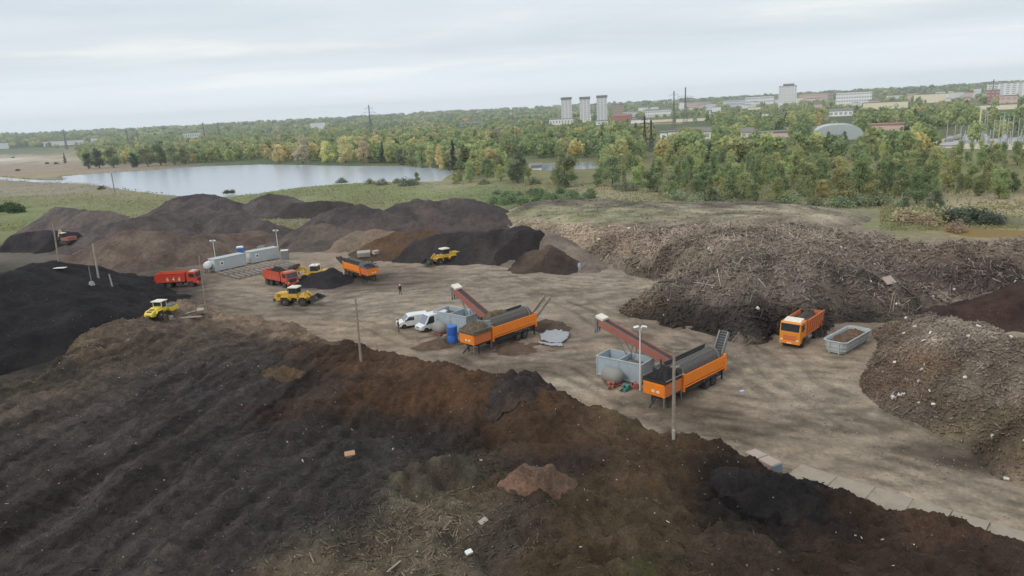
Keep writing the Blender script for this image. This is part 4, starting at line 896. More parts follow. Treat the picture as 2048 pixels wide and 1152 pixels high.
# ================================================================ LOOSE BITS
def boxes(cen, dirv, up, L, Wd, T):
    """many small slanted bars: 8 corners, 6 faces each"""
    n = len(cen); d = dirv / np.linalg.norm(dirv, axis=1)[:, None]; s = np.cross(d, up); s /= np.linalg.norm(s, axis=1)[:, None] + 1e-9; u = np.cross(s, d)
    d = d * (L / 2)[:, None]; s = s * (Wd / 2)[:, None]; u = u * (T / 2)[:, None]
    V = np.stack([cen + a * d + b * s + c * u for c in (-1, 1) for a, b in ((-1, -1), (1, -1), (1, 1), (-1, 1))], 1).reshape(-1, 3)
    q = np.array([[3, 2, 1, 0], [4, 5, 6, 7], [0, 1, 5, 4], [1, 2, 6, 5], [2, 3, 7, 6], [3, 0, 4, 7]])
    Fq = (np.arange(n)[:, None, None] * 8 + q[None]).reshape(-1, 4)
    return V, Fq
COLS = {}
def scatter(X, Y, H, n, rg, cond):
    """points on a heap surface with its normal"""
    gy, gx = np.gradient(H, Y[:, 0], X[0])
    w_ = cond.ravel().astype(float); w_ /= w_.sum(); k = rg.choice(len(w_), n, p=w_)
    jx = rg.uniform(-0.5, 0.5, n) * (X[0, 1] - X[0, 0]); jy = rg.uniform(-0.5, 0.5, n) * (Y[1, 0] - Y[0, 0])
    nx, ny = -gx.ravel()[k], -gy.ravel()[k]; nn = np.stack([nx, ny, np.ones(n)], -1); nn /= np.linalg.norm(nn, axis=1)[:, None]
    return np.stack([X.ravel()[k] + jx, Y.ravel()[k] + jy, H.ravel()[k]], -1), nn, k
def debris_bits(name, label, sets):
    Vs, Fs, Cs, off = [], [], [], 0
    for (X, Y, H, n, cond, Lr, Wr, cols, seed) in sets:
        rg = np.random.default_rng(seed); c, nn, kk = scatter(X, Y, H, n, rg, cond)
        d = rg.normal(size=(n, 3)); d -= (d * nn).sum(1)[:, None] * nn * rg.uniform(0.45, 1.0, (n, 1))
        L = Lr[0] + (Lr[1] - Lr[0]) * rg.uniform(0, 1, n) ** 2.5; W_ = rg.uniform(*Wr, n); T = W_ * rg.uniform(0.4, 1, n)
        V, Fq = boxes(c + nn * (W_ * 0.35)[:, None], d, nn + rg.normal(size=(n, 3)) * 0.3, L, W_, T)
        if isinstance(cols, tuple): cc = cols[0].reshape(-1, 3)[kk] * rg.uniform(cols[1], cols[2], (n, 1)) * rg.uniform(0.94, 1.06, (n, 3))
        else: cc = np.array(cols)[rg.integers(0, len(cols), n)] * rg.uniform(0.7, 1.3, (n, 1))
        Vs.append(V); Fs.append(Fq + off); off += len(V); Cs.append(np.repeat(cc, 8, 0))
    o = mesh_obj(name, np_mesh(name, np.concatenate(Vs), np.concatenate(Fs), np.clip(np.concatenate(Cs), 0.01, 0.8)), M_STICK)
    tag(o, label, kind='stuff'); return o
WC = [S(126, 114, 104), S(96, 86, 80), S(70, 62, 58), S(150, 138, 124), S(112, 96, 80), S(84, 72, 64), S(60, 54, 52), S(104, 94, 88), S(88, 78, 72), S(78, 68, 62)]
dpx, dpy, _ = proj(dX, dY, np.maximum(dH, 0))
dplat = (dpy < np.interp(dpx, [980, 1200, 1350, 1480, 1600, 1760, 2100], [440, 452, 455, 442, 447, 470, 474]))
cd1 = (dH > 0.1) & ~dplat & (dpx < 2080); cd2 = (dH > 0.3) & dplat & (dpx > 990)
ddark = (dH > 0.05) & ~dplat & (dpy > 585) & (dpx < 1720)
rpx, rpy, _ = proj(rX, rY, np.maximum(rH, 0)); cr1 = (rH > 0.05) & (rpx < 2080); cr2 = cr1 & (rpy < 830)
debris_bits('wood_debris', 'broken boards, branches and rubble strewn over the rubble heaps', [
    (dX, dY, dH, 24000, cd1, (0.3, 2.0), (0.03, 0.10), (dC, 0.8, 1.9), 1), (dX, dY, dH, 9000, cd1, (0.15, 0.5), (0.10, 0.28), (dC, 0.7, 1.5), 2), (dX, dY, dH, 1200, cd2, (0.15, 0.7), (0.06, 0.2), (dC, 0.6, 1.2), 3),
    (dX, dY, dH, 3000, cd1 & ~ddark, (0.6, 2.6), (0.03, 0.08), [S(160, 148, 132), S(140, 126, 110), S(150, 140, 130)], 8),
    (dX, dY, dH, 150, cd1, (0.2, 0.6), (0.10, 0.28), [S(196, 190, 180), S(176, 160, 150)], 4),
    (rX, rY, rH, 11000, cr1 & (rpy < 860), (0.08, 0.6), (0.02, 0.08), (rC, 0.8, 1.8), 5), (rX, rY, rH, 4000, cr1, (0.08, 0.3), (0.06, 0.16), (rC, 0.7, 1.5), 6), (rX, rY, rH, 500, cr1, (0.3, 1.2), (0.02, 0.06), [S(150, 136, 118), S(130, 112, 94)], 9), (rX, rY, rH, 40, cr1, (0.2, 0.4), (0.12, 0.22), [S(200, 196, 188)], 7)])
fpx, fpy, _ = proj(fX, fY, np.maximum(fH, 0)); inF = (fpx > -40) & (fpx < 2090) & (fpy < 1180) & (fH > 0.1)
ridge_k = np.exp(-np.minimum(50, ((fpx - 820) / 170) ** 2 + ((fpy - 1070) / 75) ** 2)) + 0.5 * np.exp(-np.minimum(50, ((fpx - 930) / 80) ** 2 + ((fpy - 960) / 50) ** 2))
left_k = np.exp(-np.minimum(50, ((fpx - 180) / 120) ** 2 + ((fpy - 690) / 40) ** 2))
CL = [S(74, 68, 65), S(58, 53, 52), S(88, 78, 70), S(96, 82, 68), S(66, 56, 50)]
debris_bits('compost_clods', 'loose clods and shreds of bark on the foreground compost', [
    (fX, fY, fH, 9000, inF, (0.04, 0.13), (0.03, 0.07), (fC, 1.1, 1.9), 11), (fX, fY, fH, 5500, inF * (ridge_k + 0.012 + 0.3 * left_k), (0.1, 0.7), (0.02, 0.055), (fC, 1.0, 2.0), 12),
    (fX, fY, fH, 2200, inF, (0.1, 0.5), (0.012, 0.03), (fC, 1.5, 3.2), 13)])
debris_bits('litter', 'scraps of white plastic and paper scattered over the compost', [
    (fX, fY, fH, 190, inF * (0.5 + ridge_k), (0.05, 0.22), (0.02, 0.07), [S(190, 186, 180), S(165, 160, 152), S(160, 156, 150), S(190, 176, 160)], 14)])

def yard_bits():
    rg = np.random.default_rng(31); n = 15000; px = rg.uniform(300, 2060, n); py = 520 + 520 * rg.uniform(0, 1, n) ** 1.5
    pt = [P(u, v) for u, v in zip(px, py)]; X = np.array([p.x for p in pt]); Y = np.array([p.y for p in pt])
    k = (fbm(X * 0.15, Y * 0.15, 3) + rg.uniform(-0.5, 0.5, n)) > 0; X, Y = X[k], Y[k]; n = len(X)
    cen = np.column_stack([X, Y, ground_h(X, Y) + 0.015]); d = rg.normal(size=(n, 3)); d[:, 2] *= 0.2
    W_ = rg.uniform(0.015, 0.06, n); V, Fq = boxes(cen, d, np.tile([0, 0, 1.0], (n, 1)) + rg.normal(size=(n, 3)) * 0.4, W_ * rg.uniform(1, 2.6, n), W_, W_ * 0.6)
    cc = np.array([S(118, 106, 93), S(100, 88, 78), S(146, 134, 118), S(90, 80, 72), S(158, 147, 132)])[rg.integers(0, 5, n)]
    o = mesh_obj('gravel', np_mesh('gravel', V, Fq, np.repeat(cc, 8, 0)), M_STICK); tag(o, 'stones and crumbs of soil scattered over the yard', kind='stuff')
yard_bits()
# ================================================================ MACHINES
RED = solid('red_paint', (0.62, 0.055, 0.022), 0.45, dirt=0.22, dcol=(0.30, 0.12, 0.08))
REDF = solid('faded_red_paint', (0.60, 0.085, 0.04), 0.55, dirt=0.3, dcol=(0.36, 0.17, 0.12))
ORANGE = solid('orange_paint', (0.95, 0.25, 0.012), 0.5, dirt=0.2, dcol=(0.40, 0.18, 0.08))
ORANGET = solid('orange_cab_paint', (0.82, 0.27, 0.02), 0.4, dirt=0.12, dcol=(0.5, 0.25, 0.1))
ORANGEB = solid('faded_orange_paint', (0.66, 0.17, 0.045), 0.55, dirt=0.3, dcol=(0.42, 0.2, 0.12))
YEL = solid('yellow_paint', (0.66, 0.40, 0.045), 0.45, dirt=0.25, dcol=(0.30, 0.22, 0.13))
YELR = solid('lemon_paint', (0.78, 0.60, 0.05), 0.4, dirt=0.12, dcol=(0.42, 0.34, 0.15))
WHITE = solid('white_paint', (0.78, 0.78, 0.77), 0.4, dirt=0.2, dcol=(0.5, 0.47, 0.43))
CREAM = solid('cream_paint', (0.80, 0.74, 0.62), 0.5, dirt=0.1, dcol=(0.5, 0.45, 0.36))
DARK_M = solid('dark_steel', (0.035, 0.033, 0.034), 0.6, dirt=0.35, dcol=(0.10, 0.085, 0.07))
RUST = solid('rusty_red_steel', (0.38, 0.12, 0.085), 0.65, dirt=0.35, dcol=(0.16, 0.11, 0.09))
REDC = solid('dusty_red_conveyor', (0.36, 0.115, 0.085), 0.65, dirt=0.4, dcol=(0.3, 0.17, 0.13))
STEEL = solid('grey_steel', (0.24, 0.25, 0.25), 0.5, 0.2, dirt=0.35, dcol=(0.14, 0.12, 0.10))
RUBBER = solid('rubber', (0.022, 0.021, 0.021), 0.85, dirt=0.5, dcol=(0.11, 0.095, 0.08))
RIM = solid('rim_steel', (0.42, 0.40, 0.38), 0.5, 0.1, dirt=0.4, dcol=(0.22, 0.19, 0.16))
GLASS = glass_mat('dark_glass')
GLASSP = glass_mat('pale_glass', (0.18, 0.22, 0.27))
LAMP = solid('lamp_lens', (0.75, 0.72, 0.65), 0.2, dirt=0.05)
AMBER = solid('amber_lens', (0.8, 0.3, 0.02), 0.25, dirt=0.05)
GALV = solid('galvanised_blue_grey', (0.42, 0.50, 0.56), 0.45, 0.1, dirt=0.22, dcol=(0.30, 0.27, 0.24))
PALEG = solid('pale_grey_paint', (0.46, 0.50, 0.50), 0.5, dirt=0.2, dcol=(0.28, 0.25, 0.22))
TANKM = solid('dull_tank', (0.26, 0.26, 0.235), 0.6, dirt=0.45, dcol=(0.26, 0.23, 0.20))
CABIN = solid('cabin_panel', (0.50, 0.53, 0.54), 0.5, dirt=0.15, dcol=(0.3, 0.28, 0.26))
BLUE = solid('blue_plastic', (0.03, 0.14, 0.52), 0.45, dirt=0.12, dcol=(0.2, 0.24, 0.4))
BLUET = solid('blue_cabin', (0.06, 0.19, 0.42), 0.5, dirt=0.15, dcol=(0.2, 0.24, 0.35))
WOODP = solid('weathered_wood', (0.34, 0.28, 0.22), 0.85, dirt=0.4, dcol=(0.10, 0.085, 0.07), scale=3)
CONC = solid('concrete', (0.40, 0.37, 0.33), 0.85, dirt=0.45, dcol=(0.22, 0.19, 0.16), scale=0.7, bump=0.3)
MESHM = solid('screen_mesh', (0.10, 0.095, 0.09), 0.75, dirt=0.45, dcol=(0.15, 0.125, 0.10), scale=5, bump=0.6)
SHEET = solid('plastic_sheet', (0.34, 0.35, 0.37), 0.35, dirt=0.3, dcol=(0.3, 0.28, 0.26), scale=2)
INK = solid('blue_lettering', (0.30, 0.38, 0.55), 0.5, dirt=0.05)

def wheel(root, x, y, z, r, wd, rimc=RIM, side=1, label=None, twin=False):
    """tyre with its rim; side tells which way the hub faces"""
    b = MB(); h = wd / 2
    b.lathe([(r * 0.58, -h), (r * 0.93, -h), (r, -h * 0.72), (r, h * 0.72), (r * 0.93, h), (r * 0.58, h)], (0, 0, 0), 22)
    if twin:
        o_ = -side * (wd + 0.04); b.lathe([(r * 0.58, o_ - h), (r * 0.93, o_ - h), (r, o_ - h * 0.72), (r, o_ + h * 0.72), (r * 0.93, o_ + h), (r * 0.58, o_ + h)], (0, 0, 0), 22)
    for k in range(22):
        a = 2 * PI * k / 22; b.box(-0.035, 0.035, -h * 0.9, h * 0.9, r - 0.02, r + 0.025, 0, Matrix.Rotation(a, 4, 'Y'))
    t = b.build('wheel', RUBBER, root, True); t.location = (x, y, z)
    m = MB(); s = side
    m.lathe([(r * 0.57, s * h * 0.5), (r * 0.56, s * h * 0.92), (r * 0.40, s * h * 0.45), (r * 0.24, s * h * 0.45), (r * 0.2, s * h * 1.0), (0, s * h * 1.0)], (0, 0, 0), 18)
    m.cyl((0, -s * h * 0.2, 0), (0, s * h * 0.5, 0), r * 0.57, n=18)
    m.build('rim', rimc, t, True)
    return t
def place_line(root, a, b, xa, xb, ya, scale=None, z=0.0):
    """stand a machine on the ground by two contact points of its near side; local x of the points and local y of the line"""
    A, B = P(*a, z), P(*b, z); d = B - A; L = d.length; want = xb - xa; k = scale or min(0.9, max(0.74, L / want))
    mid = (A + B) / 2; xm = (xa + xb) / 2 * k
    rz = math.atan2(d.y, d.x); ux = Vector((math.cos(rz), math.sin(rz), 0)); uy = Vector((-ux.y, ux.x, 0))
    root.location = mid - ux * xm - uy * (ya * k); root.location.z = z; root.rotation_euler = (0, 0, rz); root.scale = (k, k, k)
    print(root.name, 'wanted %.2f, drawn %.2f' % (want, L), 'at', tuple(round(v, 1) for v in root.location)[:2])
def text_mesh(name, body, size, m, parent, M, thick=0.006):
    c = bpy.data.curves.new(name, 'FONT'); c.body = body; c.size = size; c.extrude = thick; c.align_x = 'CENTER'
    o = bpy.data.objects.new('tmp_text', c); link(o)
    bpy.context.view_layer.update(); me = bpy.data.meshes.new_from_object(o.evaluated_get(bpy.context.evaluated_depsgraph_get()))
    bpy.data.objects.remove(o); bpy.data.curves.remove(c)
    t = mesh_obj(name, me, m, parent); t.matrix_local = M; return t

def dump_truck(label, cabm, bodym, roofm=None, style=0, rust=None, group='dump trucks'):
    r = thing('dump_truck', label, 'truck', group=group)
    b = MB(); b.box(-3.7, 3.3, -0.45, 0.45, 0.72, 1.02); b.box(-0.2, 1.0, -1.1, -0.5, 0.5, 0.95); b.box(2.2, 3.6, -0.95, 0.95, 0.62, 0.98)
    for x in (-2.9, -1.55, 2.6): b.cyl((x, -1.0, 0.52), (x, 1.0, 0.52), 0.12, n=10)
    b.build('chassis', DARK_M, r)
    b = MB()   # cab
    if style == 0: prof = [(1.95, 1.0), (2.05, 0.95), (3.05, 1.25), (3.15, 0.85), (3.78, 0.85), (3.82, 1.75), (3.62, 2.78), (3.3, 2.92), (2.05, 2.88), (1.95, 2.6)]
    else: prof = [(1.85, 1.0), (2.0, 0.95), (2.05, 1.2), (3.1, 1.2), (3.2, 0.6), (3.78, 0.6), (3.84, 1.95), (3.66, 2.95), (3.45, 3.12), (2.0, 3.12), (1.85, 2.9)]
    b.prism(prof, -1.22, 1.22, 0.06); b.build('cab', cabm, r)
    z0, z1 = (1.85, 2.68) if style == 0 else (2.05, 2.88)
    fx = (lambda z: 3.82 - (z - 1.75) * 0.2 / 1.03) if style == 0 else (lambda z: 3.84 - (z - 1.95) * 0.18)
    b = MB(); b.prism([(fx(z0) - 0.05, z0), (fx(z0) + 0.022, z0), (fx(z1) + 0.022, z1), (fx(z1) - 0.05, z1)], -1.08, 1.08, 0.01); b.build('windscreen', GLASS, r)
    for s in (-1, 1):
        b = MB(); b.box(2.35, 3.5, s * 1.215 - 0.01, s * 1.215 + 0.01, 1.12, z1 + 0.02, 0.005); d = b.build('door', cabm, r)
        b = MB(); b.prism([(2.45, z0 + 0.05), (3.42, z0 - 0.02), (3.36, z1 - 0.08), (2.45, z1 - 0.05)], s * 1.235 - 0.01, s * 1.235 + 0.01, 0.005); b.build('side_window', GLASS, d)
        b = MB(); b.box(2.42, 2.55, s * 1.245 - 0.012, s * 1.245 + 0.012, 1.62, 1.67, 0.005); b.build('handle', DARK_M, d)
        b = MB(); b.box(3.80, 3.9, s * 0.92 - 0.17, s * 0.92 + 0.17, 0.92, 1.1, 0.02); b.build('headlight', LAMP, r)
        b = MB(); b.bar((3.55, s * 1.22, z1 - 0.1), (3.75, s * 1.45, z1 - 0.1), 0.04); b.box(3.7, 3.8, s * 1.47 - 0.1, s * 1.47 + 0.1, z1 - 0.65, z1 - 0.05, 0.02); b.build('mirror', DARK_M, r)
        b = MB(); b.prism([(2.0, 0.8), (2.1, 1.12), (2.35, 1.25), (2.85, 1.25), (3.08, 1.12), (3.15, 0.8), (3.05, 0.8), (2.95, 1.08), (2.8, 1.17), (2.4, 1.17), (2.2, 1.06), (2.1, 0.8)], s * 1.0 - 0.18, s * 1.0 + 0.24, 0.01); b.build('mudguard', DARK_M, r)
        b = MB(); b.prism([(-3.45, 1.0), (-3.4, 1.14), (-1.05, 1.14), (-1.0, 1.0), (-1.06, 1.0), (-1.1, 1.1), (-3.35, 1.1), (-3.4, 1.0)], s * 1.02 - 0.22, s * 1.02 + 0.22, 0.01); b.build('mudguard', DARK_M, r)
    b = MB(); b.box(3.72, 3.94, -1.22, 1.22, 0.55, 0.86, 0.04); b.build('bumper', cabm if style else bodym, r)
    b = MB(); b.box(3.80, 3.86, -0.78, 0.78, 1.02, 1.62, 0.02)
    for k in range(4): b.box(3.85, 3.885, -0.74, 0.74, 1.08 + 0.14 * k, 1.13 + 0.14 * k, 0.005)
    b.build('grille', bodym if style else DARK_M, r)
    if style:
        b = MB(); b.prism([(2.1, 3.1), (3.3, 3.1), (2.9, 3.28), (2.1, 3.38)], -1.0, 1.0, 0.04); b.build('roof_deflector', CREAM, r)
        b = MB(); b.box(3.55, 3.86, -1.15, 1.15, 2.9, 2.96, 0.02); b.build('sun_visor', DARK_M, r)
        b = MB(); b.box(3.935, 3.95, -0.28, 0.28, 0.62, 0.74, 0.003); b.build('number_plate', WHITE, r)
    else:
        b = MB(); b.box(2.2, 3.3, -1.05, 1.05, 2.9, 2.96, 0.03); b.build('roof_panel', roofm or WHITE, r)
    b = MB(); b.cyl((0.2, 1.05, 0.78), (1.3, 1.05, 0.78), 0.28, n=16); b.build('fuel_tank', STEEL, r, True)
    # tipping body, open on top
    zt = 2.72 if style == 0 else 3.0; zf = 1.22
    b = MB(); xr, xf = -3.85, 1.55
    b.prism([(xr, zf), (xf - 0.1, zf), (xf - 0.1, zf + 0.1), (xr, zf + 0.1)], -1.12, 1.12, 0.01)
    for s in (-1, 1):
        b.prism([(s * 1.12, zf), (s * 1.25, zt), (s * 1.19, zt), (s * 1.05, zf)], xr, xf, 0.008, axis='X')
        b.box(xr, xf, s * 1.25 - 0.06, s * 1.25 + 0.06, zt - 0.05, zt + 0.07, 0.01)
        if style:
            for k in range(8): x = xr + 0.15 + k * (xf - xr - 0.3) / 7; b.prism([(s * 1.135, zf + 0.05), (s * 1.265, zt), (s * 1.31, zt), (s * 1.19, zf + 0.05)], x - 0.05, x + 0.05, 0.006, axis='X')
        b.box(xr, xf, s * 1.13 - 0.05, s * 1.13 + 0.05, zf - 0.1, zf + 0.06, 0.01)
    b.prism([(xf - 0.02, zf), (xf + 0.06, zf), (xf + 0.2, zt + 0.12), (xf + 0.12, zt + 0.12)], -1.18, 1.18, 0.01)
    if style == 0: b.prism([(xf + 0.1, zt + 0.02), (xf + 0.75, zt + 0.3), (xf + 0.75, zt + 0.36), (xf + 0.1, zt + 0.12)], -1.15, 1.15, 0.01)
    b.build('dump_body', bodym, r)
    b = MB(); b.prism([(xr - 0.30, zf + 0.25), (xr - 0.22, zf + 0.2), (xr + 0.02, zt - 0.05), (xr - 0.06, zt)] if style == 0 else [(xr - 0.06, zf), (xr, zf), (xr, zt - 0.1), (xr - 0.06, zt - 0.1)], -1.15, 1.15, 0.01)
    for y in (-0.8, 0, 0.8): b.bar((xr - 0.12, y, zf + 0.3), (xr - 0.06, y, zt - 0.15), 0.1)
    b.build('tailgate', bodym, r)
    for x in (-2.9, -1.55):
        for s in (-1, 1): wheel(r, x, s * 1.04, 0.52, 0.52, 0.3, RIM, s, twin=True)
    for s in (-1, 1): wheel(r, 2.6, s * 1.04, 0.52, 0.52, 0.32, RIM, s)
    for s in (-1, 1):
        b = MB(); b.box(-3.78, -3.72, s * 0.85 - 0.14, s * 0.85 + 0.14, 0.85, 1.0, 0.01); b.build('tail_light', RED, r)
    r['_bed'] = (xr, xf, zf, zt); return r
def load_of_soil(name, label, root, x0, x1, y0, y1, zb, h, col, seed, group='loads of soil'):
    """a heaped load lying in something open"""
    st = 0.1; X, Y = np.meshgrid(np.arange(x0, x1 + 0.01, st), np.arange(y0, y1 + 0.01, st))
    u = (X - (x0 + x1) / 2) / ((x1 - x0) / 2); v = (Y - (y0 + y1) / 2) / ((y1 - y0) / 2)
    H = zb + h * np.clip(1 - (np.abs(u) ** 2.2 + np.abs(v) ** 2.0) * 0.75, -0.2, 1) + 0.16 * fbm(X * 1.1 + seed, Y * 1.1, 5, 0.65)
    C = np.array(col) * (1 + 0.25 * fbm(X * 2 + seed, Y * 2, 3))[..., None]
    n0, n1 = X.shape; idx = np.arange(n0 * n1).reshape(n0, n1)
    q = np.stack([idx[:-1, :-1], idx[:-1, 1:], idx[1:, 1:], idx[1:, :-1]], -1).reshape(-1, 4)
    V = np.stack([X, Y, H], -1).reshape(-1, 3)
    per = np.concatenate([idx[0, :], idx[1:, -1], idx[-1, -2::-1], idx[-2:0:-1, 0]]); nb = len(V)
    low = V[per].copy(); low[:, 2] = zb - 0.25; V = np.concatenate([V, low]); m_ = len(per); i = np.arange(m_)
    side = np.stack([per, nb + i, nb + (i + 1) % m_, per[(i + 1) % m_]], -1)
    C = np.concatenate([C.reshape(-1, 3), C.reshape(-1, 3)[per]])
    o = mesh_obj(name, np_mesh(name, V, np.concatenate([q, side]), np.clip(C, .004, .9), smooth=True), M_HEAP)
    bpy.context.view_layer.update(); o.matrix_world = root.matrix_world.copy()
    return tag(o, label, 'load', group)

t = dump_truck('red dump truck with white lettering on its empty body, left of the grey cabins', RED, RED, solid('pale_roof', (0.62, 0.50, 0.47), 0.5))
place_line(t, (323.7, 577.5), (382.5, 574.6), -2.9, 2.6, -1.2)
for k, (ch, x) in enumerate((('6', -1.55), ('4', -0.45), ('6', 0.65))):
    text_mesh('lettering', ch, 0.95, WHITE, t, Matrix.Translation((x, -1.205 - 0.055, 1.38)) @ Matrix.Rotation(R(90 - 4.6), 4, 'X'), 0.01)
t = dump_truck('faded red dump truck heaped with dark soil, between the cabins and the yellow loader', REDF, REDF, solid('dusty_roof', (0.45, 0.33, 0.28), 0.6))
place_line(t, (530, 568.5), (573, 577), -2.9, 2.6, -1.2, scale=0.8)
for k, x in enumerate((-1.5, -0.55, 0.4)):
    text_mesh('lettering', '646'[k], 0.8, solid('dusty_lettering', (0.62, 0.30, 0.24), 0.6), t, Matrix.Translation((x, -1.26, 1.42)) @ Matrix.Rotation(R(90 - 4.6), 4, 'X'), 0.01)
load_of_soil('soil_load', 'pile of dark soil rising out of the faded red dump truck', t, -2.2, 1.4, -1.0, 1.0, 2.35, 1.15, S(56, 50, 48), 3)
t = dump_truck('orange dump truck with a pale roof facing the camera, left of the grey skip', ORANGET, ORANGEB, style=1)
place_line(t, (1638, 672), (1609, 692.5), -2.9, 2.6, 1.2, scale=0.80)
load_of_soil('soil_load', 'flat dark soil load in the orange dump truck', t, -3.7, 1.4, -1.1, 1.1, 2.55, 0.35, S(78, 68, 60), 5)

def wheel_loader(label, boom=0.0, tip=0.0, group='yellow wheel loaders'):
    r = thing('wheel_loader', label, 'loader', group=group)
    b = MB(); b.prism([(-3.55, 1.15), (-3.45, 0.85), (-0.7, 0.85), (-0.5, 1.2), (-0.6, 1.75), (-1.2, 2.2), (-3.2, 2.12), (-3.5, 1.85)], -0.85, 0.85, 0.05)
    b.prism([(-2.5, 1.25), (-2.2, 1.62), (-0.95, 1.62), (-0.7, 1.25), (-0.85, 1.25), (-1.05, 1.5), (-2.15, 1.5), (-2.36, 1.25)], -1.28, 1.28, 0.01)
    b.build('engine_hood', YEL, r)
    b = MB(); b.box(-3.65, -3.4, -1.1, 1.1, 0.75, 1.25, 0.05); b.build('counterweight', DARK_M, r)
    b = MB()
    for s in (-1, 1):
        for k in range(4): b.box(-3.0, -2.3, s * 0.86 - 0.012, s * 0.86 + 0.012, 1.5 + 0.13 * k, 1.56 + 0.13 * k, 0)
    b.build('grille', DARK_M, r)
    b = MB(); b.box(-0.9, 0.55, -0.78, 0.78, 1.35, 2.02, 0.03); c = b.build('cab', YEL, r)
    b = MB(); b.prism([(-0.82, 2.0), (0.52, 2.0), (0.36, 2.95), (-0.78, 2.95)], -0.72, 0.72, 0.02); b.build('cab_glass', GLASS, c)
    b = MB()
    for s in (-1, 1):
        for (x0, x1) in ((-0.86, -0.80), (0.55, 0.40), (-0.2, -0.2)): b.bar((x0, s * 0.74, 2.0), (x1, s * 0.74, 2.98), 0.07)
    b.build('cab_pillars', DARK_M, c)
    b = MB(); b.prism([(-1.0, 2.96), (0.72, 2.96), (0.62, 3.14), (-0.95, 3.16)], -0.86, 0.86, 0.04); b.build('roof', CREAM, r)
    b = MB(); b.cyl((-0.3, 0.3, 3.15), (-0.3, 0.3, 3.3), 0.07, n=10); b.build('beacon_light', AMBER, r)
    b = MB(); b.cyl((-1.6, 0.3, 2.1), (-1.6, 0.3, 2.75), 0.06, n=10); b.build('exhaust', DARK_M, r)
    b = MB(); b.prism([(0.3, 0.7), (2.0, 0.7), (2.1, 1.15), (1.5, 1.85), (0.95, 1.9), (0.45, 1.4)], -0.55, 0.55, 0.04)
    b.prism([(0.85, 1.35), (1.1, 1.62), (2.1, 1.62), (2.35, 1.35), (2.2, 1.35), (2.02, 1.52), (1.18, 1.52), (1.0, 1.35)], -1.28, 1.28, 0.01)
    b.build('front_frame', YEL, r)
    b = MB(); b.box(-3.3, 1.9, -0.4, 0.4, 0.55, 0.9, 0.03)
    for x in (-1.6, 1.55): b.cyl((x, -0.85, 0.75), (x, 0.85, 0.75), 0.2, n=10)
    b.build('axles', DARK_M, r)
    # lifting arms and bucket
    piv = Vector((1.25, 0, 1.78)); Mb = Matrix.Translation(piv) @ Matrix.Rotation(-boom, 4, 'Y') @ Matrix.Translation(-piv)
    for s in (-1, 1):
        b = MB(); b.prism([(1.1, 1.65), (1.1, 1.95), (2.2, 1.75), (3.25, 0.72), (3.25, 0.48), (3.02, 0.5), (2.05, 1.38)], s * 0.48 - 0.06, s * 0.48 + 0.06, 0.02, Mb); b.build('lift_arm', YEL, r)
        b = MB(); b.bar(Mb @ Vector((1.0, s * 0.3, 1.3)), Mb @ Vector((2.2, s * 0.3, 1.5)), 0.12); b.build('lift_ram', STEEL, r)
    b = MB(); b.bar(Mb @ Vector((1.4, 0, 1.95)), Mb @ Vector((2.35, 0, 1.95)), 0.16); b.bar(Mb @ Vector((2.35, 0, 2.05)), Mb @ Vector((3.1, 0, 1.05)), 0.14, 0.22); b.build('tilt_linkage', YEL, r)
    hp = Vector((3.2, 0, 0.6)); Mt = Mb @ Matrix.Translation(hp) @ Matrix.Rotation(-tip, 4, 'Y') @ Matrix.Translation(-hp)
    o_ = [(3.25, 1.35), (3.08, 1.05), (3.1, 0.5), (3.35, 0.22), (4.35, 0.12)]; i_ = [(4.35, 0.18), (3.4, 0.30), (3.2, 0.55), (3.18, 1.0), (3.33, 1.3)]
    b = MB(); b.prism(o_ + i_, -1.42, 1.42, 0, Mt)
    for s in (-1, 1): b.prism([(3.25, 1.35), (3.08, 1.05), (3.1, 0.5), (3.35, 0.22), (4.35, 0.12), (4.3, 0.35), (3.75, 0.95)], s * 1.42 - 0.03, s * 1.42 + 0.03, 0.01, Mt)
    for k in range(8): b.box(4.33, 4.5, -1.4 + k * 0.385, -1.28 + k * 0.385, 0.11, 0.17, 0, Mt)
    b.build('bucket', DARK_M, r)
    for x in (-1.6, 1.55):
        for s in (-1, 1): wheel(r, x, s * 1.02, 0.72, 0.72, 0.5, RIM, s)
    for s in (-1, 1):
        b = MB(); b.bar((1.7, s * 0.75, 1.7), (1.7, s * 0.75, 2.15), 0.05); b.box(1.68, 1.82, s * 0.75 - 0.12, s * 0.75 + 0.12, 2.05, 2.22, 0.02); b.build('headlight', LAMP, r)
    return r
l1 = wheel_loader('yellow wheel loader with its dark bucket held low, crossing the yard before the red truck', R(10), R(16))
place_line(l1, (569.5, 613.0), (604.5, 613.2), -1.6, 1.55, -1.25)
l2 = wheel_loader('yellow wheel loader tipping its raised bucket over the faded red truck, behind the black heap', R(50), R(-20))
p = P(631, 562); l2.location = p; l2.scale = (.8, .8, .8); l2.rotation_euler = (0, 0, R(176))
l3 = wheel_loader('yellow wheel loader with a white roof scooping at the long black heap', R(6), R(4))
p = P(889, 527); l3.location = p; l3.scale = (.8, .8, .8); l3.rotation_euler = (0, 0, R(214))

